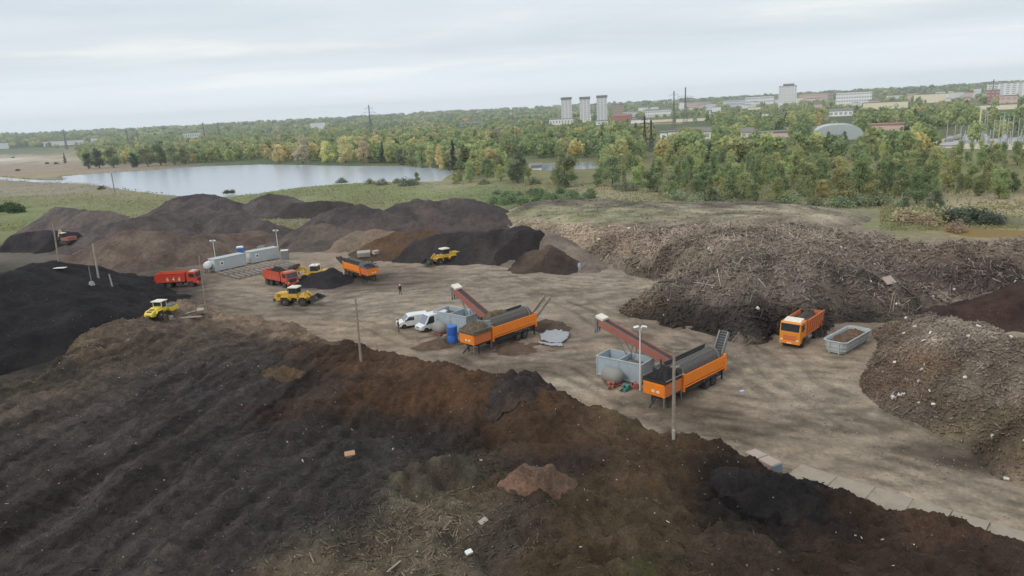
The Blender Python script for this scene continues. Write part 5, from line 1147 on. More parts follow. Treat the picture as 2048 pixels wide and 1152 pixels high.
# ---- road roller
r = thing('road_roller', 'bright yellow road roller with a cream roof parked on the slope at the left', 'roller')
b = MB(); b.prism([(-2.9, 0.75), (-2.75, 0.6), (-0.35, 0.6), (-0.2, 1.0), (-0.4, 1.72), (-1.0, 1.72), (-2.5, 1.38), (-2.85, 1.1)], -0.72, 0.72, 0.07); b.prism([(-2.2, 1.0), (-1.9, 1.38), (-0.7, 1.38), (-0.45, 1.0), (-0.58, 1.0), (-0.8, 1.27), (-1.85, 1.27), (-2.08, 1.0)], -1.05, 1.05, 0.02); b.build('engine_hood', YELR, r)
b = MB(); b.box(-2.915, -2.6, -0.4, 0.4, 0.80, 0.90, 0.01); b.prism([(-2.1, 1.485), (-1.7, 1.575), (-1.7, 1.59), (-2.1, 1.50)], -0.42, 0.42, 0); b.prism([(-2.62, 1.29), (-2.35, 1.42), (-2.36, 1.44), (-2.63, 1.31)], -0.42, 0.42, 0); b.build('grille', DARK_M, r)
b = MB(); b.box(-0.55, 0.6, -0.75, 0.75, 0.95, 1.5, 0.04); c = b.build('cab', YELR, r)
b = MB(); b.box(-0.5, 0.52, -0.68, 0.68, 1.48, 2.42, 0.02); b.build('cab_glass', GLASS, c)
b = MB()
for s in (-1, 1):
    for x in (-0.53, 0.56): b.bar((x, s * 0.71, 1.45), (x, s * 0.71, 2.45), 0.08)
b.build('cab_pillars', CREAM, c)
b = MB(); b.box(-0.85, 0.8, -0.88, 0.88, 2.42, 2.56, 0.04); b.build('roof', CREAM, r)
b = MB()
for s in (-1, 1): b.prism([(0.7, 0.72), (0.7, 1.05), (1.1, 1.22), (2.5, 1.22), (2.85, 0.95), (2.8, 0.62), (1.2, 0.55)], s * 1.02 - 0.07, s * 1.02 + 0.07, 0.02)
b.box(0.72, 0.95, -1.05, 1.05, 0.75, 1.22, 0.03); b.box(2.62, 2.86, -1.05, 1.05, 0.62, 1.0, 0.03); b.box(0.3, 0.9, -0.3, 0.3, 0.65, 0.95, 0.02); b.build('drum_frame', YELR, r)
b = MB(); b.lathe([(0.0, -0.9), (0.74, -0.9), (0.75, -0.88), (0.75, 0.88), (0.74, 0.9), (0.0, 0.9)], (1.75, 0, 0.75), 30); b.build('drum', STEEL, r, True)
for s in (-1, 1): wheel(r, -1.3, s * 0.82, 0.66, 0.66, 0.44, CREAM, s)
place_line(r, (323, 637.5), (349, 626.5), -1.3, 1.75, -0.95, z=hit(335, 633).z)

# ---- drum screening machines
def trommel(label, eng=1, rear=0, load=None, group='orange drum screening machines', panel_text=False):
    r = thing('drum_screen', label, 'screening machine', group=group)
    b = MB(); b.box(-5.6, 5.0, -0.5, 0.5, 0.85, 1.12, 0.02)
    for s in (-1, 1): b.box(-5.3, 5.0, s * 0.95 - 0.08, s * 0.95 + 0.08, 0.95, 1.2, 0.01); b.bar((-4.9, s * 0.9, 0), (-4.9, s * 0.9, 1.1), 0.16); b.bar((4.7, s * 0.9, 0), (4.7, s * 0.9, 1.0), 0.14)
    b.bar((-5.6, 0, 0.9), (-6.6, 0, 0.35), 0.12); b.box(-3.0, 1.0, -0.9, 0.9, 0.55, 0.9, 0.02); b.box(3.6, 4.6, -0.9, 0.9, 0.5, 0.95, 0.02); b.build('chassis', DARK_M, r)
    # engine end and feed hopper
    b = MB(); b.box(-5.9, -5.75, -1.22, 1.22, 1.18, 2.35, 0.02); b.box(-5.93, -5.88, -1.05, 1.05, 1.3, 2.2, 0.01); e = b.build('end_panel', ORANGE, r)
    for s in (-0.5, 0.05):
        b = MB(); b.box(-5.96, -5.92, s - 0.16, s + 0.16, 1.48, 1.68, 0.01); b.build('warning_plate', CREAM, e)
    b = MB()
    for s in (-1, 1): b.box(-5.75, -3.05, s * 1.16 - 0.06, s * 1.16 + 0.06, 1.2, 2.25, 0.01); b.box(-5.2, -3.3, s * 1.23 - 0.01, s * 1.23 + 0.01, 1.3, 2.1, 0.004)
    b.build('side_panel', ORANGEB, r)
    b = MB()
    for s in (-1, 1): b.prism([(s * 1.12, 2.2), (s * 1.32, 2.58), (s * 1.26, 2.58), (s * 1.05, 2.2)], -5.85, -3.1, 0.01, axis='X')
    b.prism([(-5.85, 2.2), (-6.02, 2.52), (-5.96, 2.52), (-5.78, 2.2)], -1.28, 1.28, 0.01); b.prism([(-3.1, 2.2), (-2.95, 3.0), (-3.02, 3.0), (-3.18, 2.2)], -1.2, 1.2, 0.01)
    b.box(-5.8, -3.1, -1.1, 1.1, 2.14, 2.2, 0.0); b.build('hopper', STEEL if load != 'dark' else DARK_M, r)
    # drum housing: orange lower panels, gate frames, drum on top
    for s in (-1, 1):
        b = MB(); b.prism([(s * 0.95, 1.28), (s * 1.28, 1.42), (s * 1.28, 2.36), (s * 1.24, 2.42), (s * 1.18, 2.36), (s * 1.18, 1.5), (s * 0.95, 1.36)], -2.75, 4.5, 0.01, axis='X'); b.box(-2.75, 4.5, s * 1.31 - 0.05, s * 1.31 + 0.05, 1.26, 1.36, 0.01); b.build('side_panel', ORANGE, r)
        b = MB(); b.box(-2.95, -2.72, s * 1.25 - 0.13, s * 1.25 + 0.13, 0.95, 2.55, 0.02); b.build('gate_post', ORANGE, r)
        b = MB(); b.box(4.5, 4.75, s * 1.25 - 0.13, s * 1.25 + 0.13, 0.98, 2.55, 0.02); b.build('gate_post', ORANGE, r)
    b = MB(); nseg = 34; x0, x1 = -2.6, 4.35
    b.lathe([(0.98, 0), (0.98, x1 - x0)], (0, 0, 0), nseg)
    for k in range(13): y = 0.15 + k * (x1 - x0 - 0.3) / 12; b.lathe([(0.98, y - 0.03), (1.0, y - 0.03), (1.0, y + 0.03), (0.98, y + 0.03)], (0, 0, 0), nseg)
    for k in range(12): a = 2 * PI * k / 12; b.box(-0.02, 0.02, 0.1, x1 - x0 - 0.1, 0.98, 1.01, 0, Matrix.Rotation(a, 4, 'Y'))
    bmesh.ops.transform(b.bm, matrix=Matrix.Translation((x0, 0, 2.12)) @ Matrix.Rotation(R(-90), 4, 'Z'), verts=b.bm.verts); b.build('drum', MESHM, r, True)
    b = MB(); b.lathe([(1.0, 0), (1.10, 0), (1.10, 0.1), (1.0, 0.1)], (0, 0, 0), 34); bmesh.ops.transform(b.bm, matrix=Matrix.Translation((3.85, 0, 2.12)) @ Matrix.Rotation(R(-90), 4, 'Z'), verts=b.bm.verts); b.build('drum_ring', STEEL, r, True)
    b = MB(); b.box(-2.7, 4.5, 0.98, 1.14, 2.95, 3.12, 0.02); b.bar((-2.6, 1.06, 2.5), (-2.6, 1.06, 3.0), 0.1); b.bar((4.4, 1.06, 2.5), (4.4, 1.06, 3.0), 0.1); b.cyl((-2.5, 1.05, 2.82), (4.3, 1.05, 2.82), 0.12, n=10); b.build('brush_beam', DARK_M, r)
    b = MB(); b.box(-3.0, -2.75, -1.2, 1.2, 2.35, 2.9, 0.02); b.box(-3.05, -2.4, -0.6, 0.1, 2.88, 3.02, 0.03); b.build('drum_collar', STEEL, r)
    b = MB(); ys = lambda p, q: sorted((eng * p, eng * q)); b.box(-3.0, -1.7, *ys(1.32, 2.3), 1.1, 2.5, 0.04); b.cyl((-2.2, eng * 1.8, 2.5), (-2.2, eng * 1.8, 3.1), 0.09, n=10); b.box(-2.9, -1.9, *ys(2.3, 2.36), 1.3, 2.2, 0.01); b.box(-1.7, -1.0, *ys(1.3, 1.9), 1.2, 2.1, 0.04); b.build('engine_unit', DARK_M, r)
    for k in range(4): b = MB(); b.cyl((-2.4 + k * 0.25, -1.36, 0.95), (0.9 + k * 0.6, -1.36 + 0.02 * k, 1.05), 0.035, n=6); b.build('hose', RUBBER, r)
    for x in (-5.9, -3.1): b = MB(); b.bar((x, -1.15, 1.2), (x, -1.15, 0.3), 0.1); b.build('support_leg', STEEL, r)
    for s in (-1, 1): b = MB(); b.bar((-5.8, s * 1.33, 2.6), (-3.1, s * 1.33, 2.6), 0.07); b.build('rim_bar', STEEL, r)
    for x in (1.55, 2.75):
        for s in (-1, 1): wheel(r, x, s * 1.0, 0.5, 0.5, 0.34, RIM, s)
    for s in (-1, 1):
        b = MB(); b.prism([(0.85, 0.8), (0.95, 1.1), (3.35, 1.1), (3.5, 0.8), (3.42, 0.8), (3.28, 1.04), (1.02, 1.04), (0.93, 0.8)], s * 1.0 - 0.22, s * 1.0 + 0.22, 0.01); b.build('mudguard', STEEL, r)
    # discharge conveyor over the rear
    b = MB(); a, c = (Vector((4.6, 0, 1.0)), Vector((6.6, 0, 4.0))) if rear == 1 else ((Vector((4.6, 0, 1.1)), Vector((9.6, 0, 2.5))) if rear else (Vector((4.6, 0, 1.1)), Vector((8.4, 0, 3.4))))
    for s in (-1, 1): b.bar(a + Vector((0, s * 0.5, 0)), c + Vector((0, s * 0.5, 0)), 0.13, 0.36)
    n = 14
    for k in range(n + 1): q = a.lerp(c, k / n); b.bar(q + Vector((0, -0.45, 0.02 if rear else -0.12)), q + Vector((0, 0.45, 0.02 if rear else -0.12)), 0.05, 0.05)
    cv = b.build('rear_conveyor', STEEL if rear == 1 else (DARK_M if rear else WOODP), r)
    if rear:
        b = MB(); d = (c - a).normalized(); up = d.cross(Vector((0, -1, 0))); b.bar(a + up * 0.02, c + up * 0.02, 0.86, 0.03); b.build('belt', DARK_M, cv)
    return r
def side_conveyor(root, tail, head, width=0.95):
    """long lifting conveyor of a screening machine, from its flank up to the discharge head; points in world space"""
    bpy.context.view_layer.update(); inv = root.matrix_world.inverted(); a, c = inv @ tail, inv @ head
    d = (c - a).normalized(); s_ = d.cross(Vector((0, 0, 1))).normalized(); u = s_.cross(d); h = width / 2
    b = MB()
    for s in (-1, 1): b.bar(a + s_ * h * s - u * 0.12, c + s_ * h * s - u * 0.12, 0.08, 0.72)
    n = 9
    for k in range(n): q = a.lerp(c, (k + 0.5) / n) - u * 0.2; b.bar(q - s_ * h, q + s_ * h, 0.08, 0.08)
    cv = b.build('side_conveyor', REDC, root)
    b = MB(); b.bar(a + u * 0.12, c + u * 0.12, width - 0.18, 0.05); b.build('belt', DARK_M, cv)
    b = MB(); q0, q1 = a.lerp(c, 0.5), a.lerp(c, 0.78)
    for s in (-1, 1):
        g = a.lerp(c, 0.42) + s_ * h * s; g.z = 0.1; b.bar(g, q1 + s_ * h * s - u * 0.25, 0.09); g2 = a.lerp(c, 0.56) + s_ * h * s; g2.z = 1.1; b.bar(g2, q0 + s_ * h * s - u * 0.25, 0.09)
        b.bar(a + s_ * h * s - u * 0.55, q1 + s_ * h * s - u * 0.35, 0.07)
    b.build('support_frame', STEEL, cv)
    b = MB(); M = Matrix.Translation(c) @ Matrix(((d.x, s_.x, u.x), (d.y, s_.y, u.y), (d.z, s_.z, u.z))).to_4x4()
    b.box(-0.5, 0.5, -h - 0.1, h + 0.1, 0.18, 0.42, 0.02, M); b.build('head_cover', CREAM, cv)
    b = MB(); b.cyl(c - s_ * h, c + s_ * h, 0.2, n=14)
    for s in (-1, 1): b.box(0.2, 0.55, s * (h + 0.05) - 0.04, s * (h + 0.05) + 0.04, -0.9, 0.3, 0.01, Matrix.Translation(c) @ Matrix.Rotation(math.atan2(d.y, d.x), 4, 'Z'))
    for s in (-1, 0, 1): b.box(0.55, 0.60, s * h * 0.8 - 0.1, s * h * 0.8 + 0.1, -1.3, -0.1, 0, Matrix.Translation(c) @ Matrix.Rotation(math.atan2(d.y, d.x), 4, 'Z'))
    b.build('discharge_flaps', STEEL, cv)
    return cv
tm2 = trommel('orange drum screening machine nearest the camera, with black soil in its hopper', rear=1, load='dark')
place_line(tm2, (1330, 797), (1448, 737), -5.8, 4.6, -1.2, z=1.1); tm2.location.z = 0; tm2.scale.z *= 1.16
side_conveyor(tm2, P(1345, 722, 2.0), P(1203, 640, 4.4))
load_of_soil('soil_load', 'mound of black soil in the hopper of the nearest drum screening machine', tm2, -5.75, -3.2, -1.15, 1.15, 2.4, 0.9, S(48, 46, 46), 8)
tm1 = trommel('orange drum screening machine with brown matted waste in its hopper, beside the white vans', rear=0)
place_line(tm1, (949, 692), (1070.5, 649.5), -5.8, 4.6, -1.2, z=1.1); tm1.location.z = 0; tm1.scale.z *= 1.16
side_conveyor(tm1, P(985, 640, 2.0), P(913, 578, 4.4))
load_of_soil('soil_load', 'brown matted waste heaped in the hopper beside the blue barrel', tm1, -5.95, -3.15, -1.36, 1.36, 2.45, 0.75, S(100, 90, 74), 9)
load_of_soil('soil_load', 'brown clumps lying on top of the drum beside the red conveyor', tm1, -2.4, 1.4, 0.2, 1.3, 2.95, 0.55, S(104, 90, 72), 10)
tm3 = trommel('orange drum screening machine farthest away, dropping soil onto the black heap', rear=2, eng=-1)
place_line(tm3, (734.5, 552), (688, 537), -5.8, 4.6, 1.2, z=1.05); tm3.location.z = 0; tm3.scale.z *= 1.16
load_of_soil('soil_load', 'dark soil in the hopper of the farthest drum screening machine', tm3, -5.7, -3.2, -1.15, 1.15, 2.35, 0.5, S(58, 52, 52), 11)

# ---- skip, hopper bins, tanks
def skip(label):
    r = thing('skip_container', label, 'skip')
    b = MB(); L, wb, wt, h = 3.2, 0.95, 1.2, 1.25
    out = lambda w_, l, z: [(-l + 0.35, -w_, z), (l - 0.35, -w_, z), (l, -w_ + 0.35, z), (l, w_ - 0.35, z), (l - 0.35, w_, z), (-l + 0.35, w_, z), (-l, w_ - 0.35, z), (-l, -w_ + 0.35, z)]
    rings = [out(wb, L - 0.15, 0.12), out(wt, L, h + 0.12), out(wt - 0.09, L - 0.09, h + 0.12), out(wb - 0.06, L - 0.22, 0.2)]
    vs = [[b.bm.verts.new(p) for p in g] for g in rings]
    for A, B in zip(vs, vs[1:]):
        for k in range(8): b.bm.faces.new((A[k], A[(k + 1) % 8], B[(k + 1) % 8], B[k]))
    b.bm.faces.new(vs[0][::-1]); b.bm.faces.new(vs[-1]); bmesh.ops.recalc_face_normals(b.bm, faces=b.bm.faces); b.build('body', PALEG, r)
    b = MB(); ring = out(wt + 0.03, L + 0.03, h + 0.13)
    for k in range(8): b.bar(ring[k], ring[(k + 1) % 8], 0.12, 0.1, 0.01)
    for z, f in ((0.42, 0.25), (0.8, 0.55)):
        ring = out(wb + (wt - wb) * f + 0.03, L - 0.15 * (1 - f) + 0.03, z)
        for k in range(8): b.bar(ring[k], ring[(k + 1) % 8], 0.06, 0.12)
    b.build('rim', PALEG, r)
    b = MB()
    for s in (-1, 1):
        for e in (-1, 1): b.bar((e * (L - 0.08), s * 0.5, 0.05), (e * (L + 0.07), s * 0.5, h + 0.12), 0.12)
    for s in (-1, 1): b.box(-L + 0.2, L - 0.2, s * 0.5 - 0.08, s * 0.5 + 0.08, 0.0, 0.13, 0.01)
    b.build('skids', PALEG, r); return r
sk = skip('pale grey open skip filled with brown rubble, right of the orange dump truck')
place_line(sk, (1687, 711), (1735, 683), -3.0, 3.0, -0.95)
load_of_soil('soil_load', 'brown rubble heaped in the pale grey skip', sk, -2.95, 2.95, -1.02, 1.02, 1.05, 0.35, S(104, 84, 70), 12)
def bin_box(label, group='blue grey hopper bins'):
    r = thing('hopper_bin', label, 'bin', group=group); L, w_, h = 3.0, 1.4, 2.45
    b = MB()
    for s in (-1, 1): b.box(-L, L, s * w_ - 0.04, s * w_ + 0.04, 0.25, h, 0.01); b.box(s * L - 0.04, s * L + 0.04, -w_ + 0.05, w_ - 0.05, 0.25, h, 0.01)
    b.box(-0.04, 0.04, -w_ + 0.05, w_ - 0.05, 0.25, h - 0.04, 0.01); b.box(-L + 0.05, L - 0.05, -w_ + 0.05, w_ - 0.05, 0.22, 0.34, 0); b.build('body', GALV, r)
    b = MB()
    for s in (-1, 1): b.box(-L - 0.1, L + 0.1, s * (w_ + 0.05) - 0.07, s * (w_ + 0.05) + 0.07, h - 0.06, h + 0.08, 0.01); b.box(s * (L + 0.05) - 0.07, s * (L + 0.05) + 0.07, -w_ + 0.03, w_ - 0.03, h - 0.06, h + 0.08, 0.01)
    b.box(-0.07, 0.07, -w_ + 0.03, w_ - 0.03, h - 0.02, h + 0.09, 0.01)
    for s in (-1, 1):
        for x in (-L, 0, L): b.bar((x, s * (w_ + 0.07), 0.1), (x, s * (w_ + 0.07), h), 0.1)
        for y in (-0.6, 0.0, 0.6): b.bar((s * (L + 0.06), y, 0.3), (s * (L + 0.06), y, h - 0.1), 0.06)
        b.box(-L, L, s * w_ - 0.1, s * w_ + 0.1, 0.1, 0.27, 0.01)
    b.build('frame', PALEG, r); return r
def dome_tank(label):
    r = thing('round_tank', label, 'tank', group='round tanks beside the bins')
    b = MB(); b.lathe([(0, -1.3), (0.35, -1.27), (0.7, -1.1), (0.95, -0.75), (1.05, -0.3), (1.08, 0.9), (1.0, 1.0), (0.0, 1.0)], (0, 0, 1.15), 26); b.build('tank_body', TANKM, r, True)
    b = MB(); b.box(-0.8, 0.8, -1.1, 0.8, 0.12, 0.3, 0.02)
    for s in (-1, 1): b.bar((s * 0.6, -0.9, 0), (s * 0.6, -0.9, 0.5), 0.12); b.bar((s * 0.6, 0.7, 0), (s * 0.6, 0.7, 0.5), 0.12)
    b.bar((0, -1.2, 0.3), (0, -2.0, 0.25), 0.1); b.build('cradle', RUST, r); return r
bn2 = bin_box('blue grey open bin with two compartments beside the nearest drum screening machine')
place_line(bn2, (1196, 750), (1284, 770), -3.0, 3.0, -1.3)
dt = dome_tank('dull round tank in front of the two compartment bin'); dt.location = P(1226, 768); dt.rotation_euler = (0, 0, bn2.rotation_euler.z + R(75)); dt.scale = (0.7, 0.75, 0.66)
bn1 = bin_box('pale blue open bin holding brown scraps, behind the white vans')
place_line(bn1, (866, 655), (942, 671), -3.0, 3.0, -1.3, scale=0.82)
load_of_soil('soil_load', 'brown scraps in the pale blue bin behind the vans', bn1, -2.9, -0.1, -1.15, 1.15, 1.75, 0.5, S(92, 76, 68), 14)
load_of_soil('soil_load', 'grey scraps in the bin beside the nearest screening machine', bn2, 0.1, 2.9, -1.15, 1.15, 1.75, 0.3, S(120, 114, 108), 15)
dt = dome_tank('pale round tank between the white van and the blue barrel'); dt.location = P(881, 668); dt.rotation_euler = (0, 0, bn1.rotation_euler.z + R(75)); dt.scale = (0.62, 0.7, 0.62)
b = MB(); b.lathe([(0.0, 0), (0.55, 0), (0.58, 0.05), (0.58, 0.7), (0.55, 0.74), (0.58, 0.8), (0.58, 1.5), (0.52, 1.56), (0.0, 1.56)], (0, 0, 0), 24)
bmesh.ops.transform(b.bm, matrix=Matrix.Rotation(R(90), 4, 'X'), verts=b.bm.verts); o = b.build('barrel', BLUE, None, True); o.location = P(906, 687); o.scale = (0.95, 0.95, 1.25); tag(o, 'big blue plastic barrel at the end of the screening machine by the vans', 'barrel')
# engine and hose clutter at the tanks
for k, (px, py, lab, m) in enumerate([(1270, 778, 'rusty red pump block on the ground below the two compartment bin', RUST), (1252, 782, 'teal green tarpaulin bundle on the ground below the bin', solid('teal_cloth', (0.06, 0.22, 0.19), 0.7)), (1222, 776, 'rusty machine part in front of the dull round tank', RUST), (893, 680, 'heap of rusty iron parts by the blue barrel', WOODP)]):
    r = thing('machine_part', lab, 'machine part', P(px, py), k * 0.7, 'loose machine parts by the bins'); r.scale = (.8, .8, .8)
    b = MB(); b.box(-0.45, 0.45, -0.3, 0.3, 0, 0.4, 0.05); b.cyl((0.1, -0.35, 0.5), (0.1, 0.4, 0.5), 0.24, n=14); b.build('housing', m, r)
    b = MB(); b.bar((-0.3, 0, 0.4), (-0.75, 0.2, 0.15), 0.1); b.cyl((-0.25, 0, 0.4), (-0.25, 0, 0.75), 0.06, n=8); b.build('pipe', DARK_M, r)

# ---- white vans
def van(label, L, roof, hood, group='white vans', lettering=False):
    r = thing('van', label, 'van', group=group); h = L / 2; w_ = 0.92
    b = MB(); b.prism([(-h, 0.45), (-h + 0.1, 0.32), (h - 0.15, 0.32), (h, 0.5), (h - 0.02, 0.85), (h - hood, 1.08), (h - hood - 0.75, roof - 0.08), (h - hood - 1.1, roof), (-h + 0.25, roof), (-h + 0.03, roof - 0.35)], -w_, w_, 0.09); b.build('body', WHITE, r)
    x0, z0, x1, z1 = h - hood + 0.0, 1.12, h - hood - 0.68, roof - 0.13
    b = MB(); b.prism([(x0 - 0.05, z0), (x0 + 0.01, z0), (x1 + 0.04, z1), (x1 - 0.03, z1)], -0.76, 0.76, 0.01); b.build('windscreen', GLASSP, r)
    for s in (-1, 1):
        b = MB(); b.prism([(x0 - 0.3, 1.12), (x1 - 0.15, roof - 0.22), (x1 - 0.85, roof - 0.22), (x1 - 0.85, 1.12)], s * w_ - 0.012, s * w_ + 0.012, 0.004); b.build('side_window', GLASS, r)
        b = MB(); b.box(x1 - 0.9, x0 - 0.2, s * w_ - 0.008, s * w_ + 0.008, 0.5, 1.08, 0.003); d = b.build('door', WHITE, r)
        b = MB(); b.box(x1 - 0.82, x1 - 0.68, s * w_ - 0.02, s * w_ + 0.02, 0.95, 0.99, 0.004); b.build('handle', DARK_M, d)
        b = MB(); b.box(h - 0.12, h + 0.0, s * 0.66 - 0.15, s * 0.66 + 0.15, 0.68, 0.84, 0.03); b.build('headlight', LAMP, r)
        b = MB(); b.box(-h + 0.0, -h + 0.05, s * 0.78 - 0.08, s * 0.78 + 0.08, 0.8, 1.2, 0.01); b.build('tail_light', RED, r)
        b = MB(); b.box(x0 - 0.35, x0 - 0.2, s * (w_ + 0.12) - 0.09, s * (w_ + 0.12) + 0.09, 1.1, 1.28, 0.02); b.build('mirror', DARK_M, r)
        for x in (h - 0.85, -h + 0.85): wheel(r, x, s * (w_ - 0.06), 0.33, 0.33, 0.22, RIM, s)
        if lettering:
            for k, (xa, xb) in enumerate(((-h + 0.5, x1 - 1.15), (-h + 0.7, x1 - 1.4))): b = MB(); b.box(xa, xb, s * w_ - 0.012, s * w_ + 0.012, 1.42 - 0.2 * k, 1.5 - 0.2 * k, 0.003); b.build('lettering', INK, r)
            b = MB(); b.box(-h + 0.35, -h + 0.75, s * w_ - 0.014, s * w_ + 0.014, 1.6, 1.78, 0.004); b.build('rear_window', GLASS, r)
    b = MB(); b.box(h - 0.08, h + 0.06, -0.85, 0.85, 0.36, 0.56, 0.03); b.build('bumper', PALEG, r)
    b = MB(); b.box(h - 0.05, h + 0.015, -0.42, 0.42, 0.62, 0.76, 0.02); b.build('grille', DARK_M, r)
    return r
v1 = van('white van with its nose to the left, in front of the taller panel van', 4.7, 1.85, 0.85)
place_line(v1, (850, 652), (809, 658), -1.5, 1.5, 0.95)
v2 = van('taller white panel van with pale blue lettering, parked against the pale blue bin', 5.0, 2.35, 0.7, lettering=True)
place_line(v2, (893, 655), (854, 664.5), -1.6, 1.6, 0.95)

# ---- cabins, toilets, slabs
def cabin(label, L=7.7):
    r = thing('site_cabin', label, 'cabin', group='grey site cabins'); h = L / 2
    b = MB(); b.box(-h, h, -1.2, 1.2, 0.15, 2.6, 0.03)
    for k in range(int(L / 0.3)): b.box(-h + 0.15 + 0.3 * k, -h + 0.27 + 0.3 * k, -1.222, 1.222, 0.3, 2.45, 0)
    b.build('wall', CABIN, r)
    b = MB(); b.box(-h - 0.08, h + 0.08, -1.28, 1.28, 2.6, 2.74, 0.03); b.build('roof', PALEG, r)
    b = MB(); b.box(-h + 1.1, -h + 2.0, -1.26, -1.21, 1.15, 2.1, 0.02); f = b.build('window_frame', WHITE, r)
    b = MB(); b.box(-h + 1.35, -h + 1.75, -1.275, -1.255, 1.4, 1.85, 0.01); b.build('pane', GLASS, f)
    b = MB(); b.box(-h - 0.03, -h + 0.0, -0.45, 0.45, 0.2, 2.2, 0.01); d = b.build('door', WHITE, r)
    b = MB(); b.box(-h - 0.06, -h - 0.02, 0.28, 0.34, 1.1, 1.2, 0.005); b.build('handle', DARK_M, d)
    b = MB()
    for x in (-h + 0.3, 0, h - 0.3): b.box(x - 0.2, x + 0.2, -1.1, 1.1, 0, 0.16, 0.01)
    b.build('footing', CONC, r); return r
c1 = cabin(L=7.2, label='left grey site cabin with one small window, behind the red dump truck'); place_line(c1, (432, 544.5), (493, 531), -3.6, 3.6, -1.2, scale=0.78)
c2 = cabin(L=7.0, label='right grey site cabin with one small window, nearer the far screening machine'); place_line(c2, (501, 528.5), (562, 516.5), -3.5, 3.5, -1.2, scale=0.76)
r = thing('white_tank', 'white round water tank standing at the left end of the left cabin', 'tank', P(418, 545)); r.scale = (.8, .8, .8)
b = MB(); b.lathe([(0, -0.7), (0.5, -0.66), (0.75, -0.5), (0.8, 0.5), (0.5, 0.66), (0, 0.7)], (0, 0, 1.55), 22); b.build('tank_body', WHITE, r, True)
b = MB()
for x in (-0.5, 0.5):
    for y in (-0.45, 0.45): b.bar((x, y, 0), (x, y, 1.0), 0.1)
b.box(-0.6, 0.6, -0.55, 0.55, 0.75, 0.85, 0.01); b.build('stand', DARK_M, r)
r = thing('portable_toilet', 'blue portable toilet with a white roof behind the grey cabins', 'toilet', P(483, 519), R(20)); r.scale = (.95, .95, .95)
b = MB(); b.box(-0.62, 0.62, -0.62, 0.62, 0.08, 2.25, 0.04); b.build('wall', BLUET, r)
b = MB(); b.prism([(-0.68, 2.25), (0.68, 2.25), (0.5, 2.5), (-0.5, 2.5)], -0.66, 0.66, 0.08); b.build('roof', WHITE, r)
b = MB(); b.box(-0.40, 0.40, -0.645, -0.61, 0.15, 2.05, 0.01); d = b.build('door', BLUE, r)
b = MB(); b.box(0.26, 0.32, -0.67, -0.64, 1.05, 1.2, 0.005); b.build('handle', WHITE, d)
r = thing('metal_cabinet', 'dark grey cabinet with a pale lid at the right end of the right cabin', 'cabinet', P(571, 520), R(12)); r.scale = (.8, .8, .8)
b = MB(); b.box(-0.75, 0.75, -0.7, 0.7, 0.05, 2.1, 0.03); b.build('body', STEEL, r)
b = MB(); b.box(-0.8, 0.8, -0.75, 0.75, 2.1, 2.22, 0.03); b.build('lid', CREAM, r)
# rows of concrete slabs in front of the cabins
A, B, C = P(436, 546), P(560, 522), P(588, 530); D = P(512, 562)
sl = None; g = 0
for row in range(2):
    for k in range(13):
        t_ = k / 12; p0 = A.lerp(B, t_); p1 = P(482, 559).lerp(P(598, 532), t_)
        q0, q1 = p0.lerp(p1, row * 0.5 + 0.03), p0.lerp(p1, row * 0.5 + 0.47); mid = (q0 + q1) / 2; d = q1 - q0
        if sl is None:
            b = MB(); b.box(-1.0, 1.0, -0.12, 0.12, 0, 0.25, 0.02); sl = o = b.build('concrete_sleeper', solid('old_concrete', (0.27, 0.245, 0.22), 0.9, dirt=0.4, dcol=(0.14, 0.12, 0.10)))
        else: o = sl.copy(); link(o)
        o.location = (mid.x, mid.y, 0.05); o.rotation_euler = (0, 0, math.atan2(d.y, d.x) + random.uniform(-.04, .04)); o.scale = (d.length / 2.0, random.uniform(.8, 1.2), 1)
        tag(o, 'grey concrete beam lying in the %s row in front of the site cabins' % ('inner' if row == 0 else 'outer'), 'beam', 'concrete beams before the cabins')

# ---- poles and lamps
def pole(label, px, py, top, r0=0.13, cross=False, m=WOODP, base_z=None, lean=None, cat='pole', name='wooden_pole'):
    p = hit(px, py); d = math.hypot(p.x, p.y); T = PD(top[0], top[1], d); h = T.z - p.z
    r = thing(name, label, cat, p, 0, 'poles around the yard')
    v = Vector((T.x - p.x, T.y - p.y, 0)) * 0.35
    b = MB(); b.cyl((0, 0, -0.4), (v.x, v.y, h), r0, r0 * 0.7, 10); b.build('shaft', m, r, True)
    if cross:
        b = MB(); b.bar((v.x * .93 - 0.7, v.y * .93, h * 0.93), (v.x * .93 + 0.7, v.y * .93, h * 0.93), 0.1)
        for x in (-0.6, 0, 0.6): b.cyl((v.x * .93 + x, v.y * .93, h * 0.93), (v.x * .93 + x, v.y * .93, h * 0.93 + 0.18), 0.05, n=8)
        b.build('crossarm', m, r)
    return r
pole('thin wooden pole standing in the brown compost at the centre', 722, 722, (714, 597), 0.11)
pole('tall wooden pole in the foreground before the nearest screening machine', 1347, 872, (1350, 702), 0.12)
b = MB(); p = hit(1346, 876); b.cyl((p.x, p.y - 0.14, p.z - 0.1), (p.x, p.y - 0.14, p.z + 0.5), 0.1, n=10); o = b.build('pole_stub', CONC); tag(o, 'short pale concrete stub at the foot of the tall foreground pole', 'stub')
pole('thin pale pole at the left end of the cabins beside the red truck', 411, 612, (402, 510), 0.09)
pole('wooden pole in front of the flat topped black heap', 117, 522, (113, 447), 0.13)
pole('pale grey pole standing left of the brown heap', 197, 556, (188, 487), 0.14, m=CONC)
pole('leaning pole at the lake shore behind the back heaps', 230, 387, (222, 346), 0.22)
pole('short slanted pale post right of the pale grey pole', 225, 573, (214, 549), 0.12, m=CONC)
r = pole('thin pipe post with a round foot left of the pale grey pole', 184, 571, (178, 533), 0.07, m=STEEL)
b = MB(); b.cyl((0, 0, 0), (0, 0, 0.5), 0.4, 0.25, 14); b.build('foot', CONC, r)
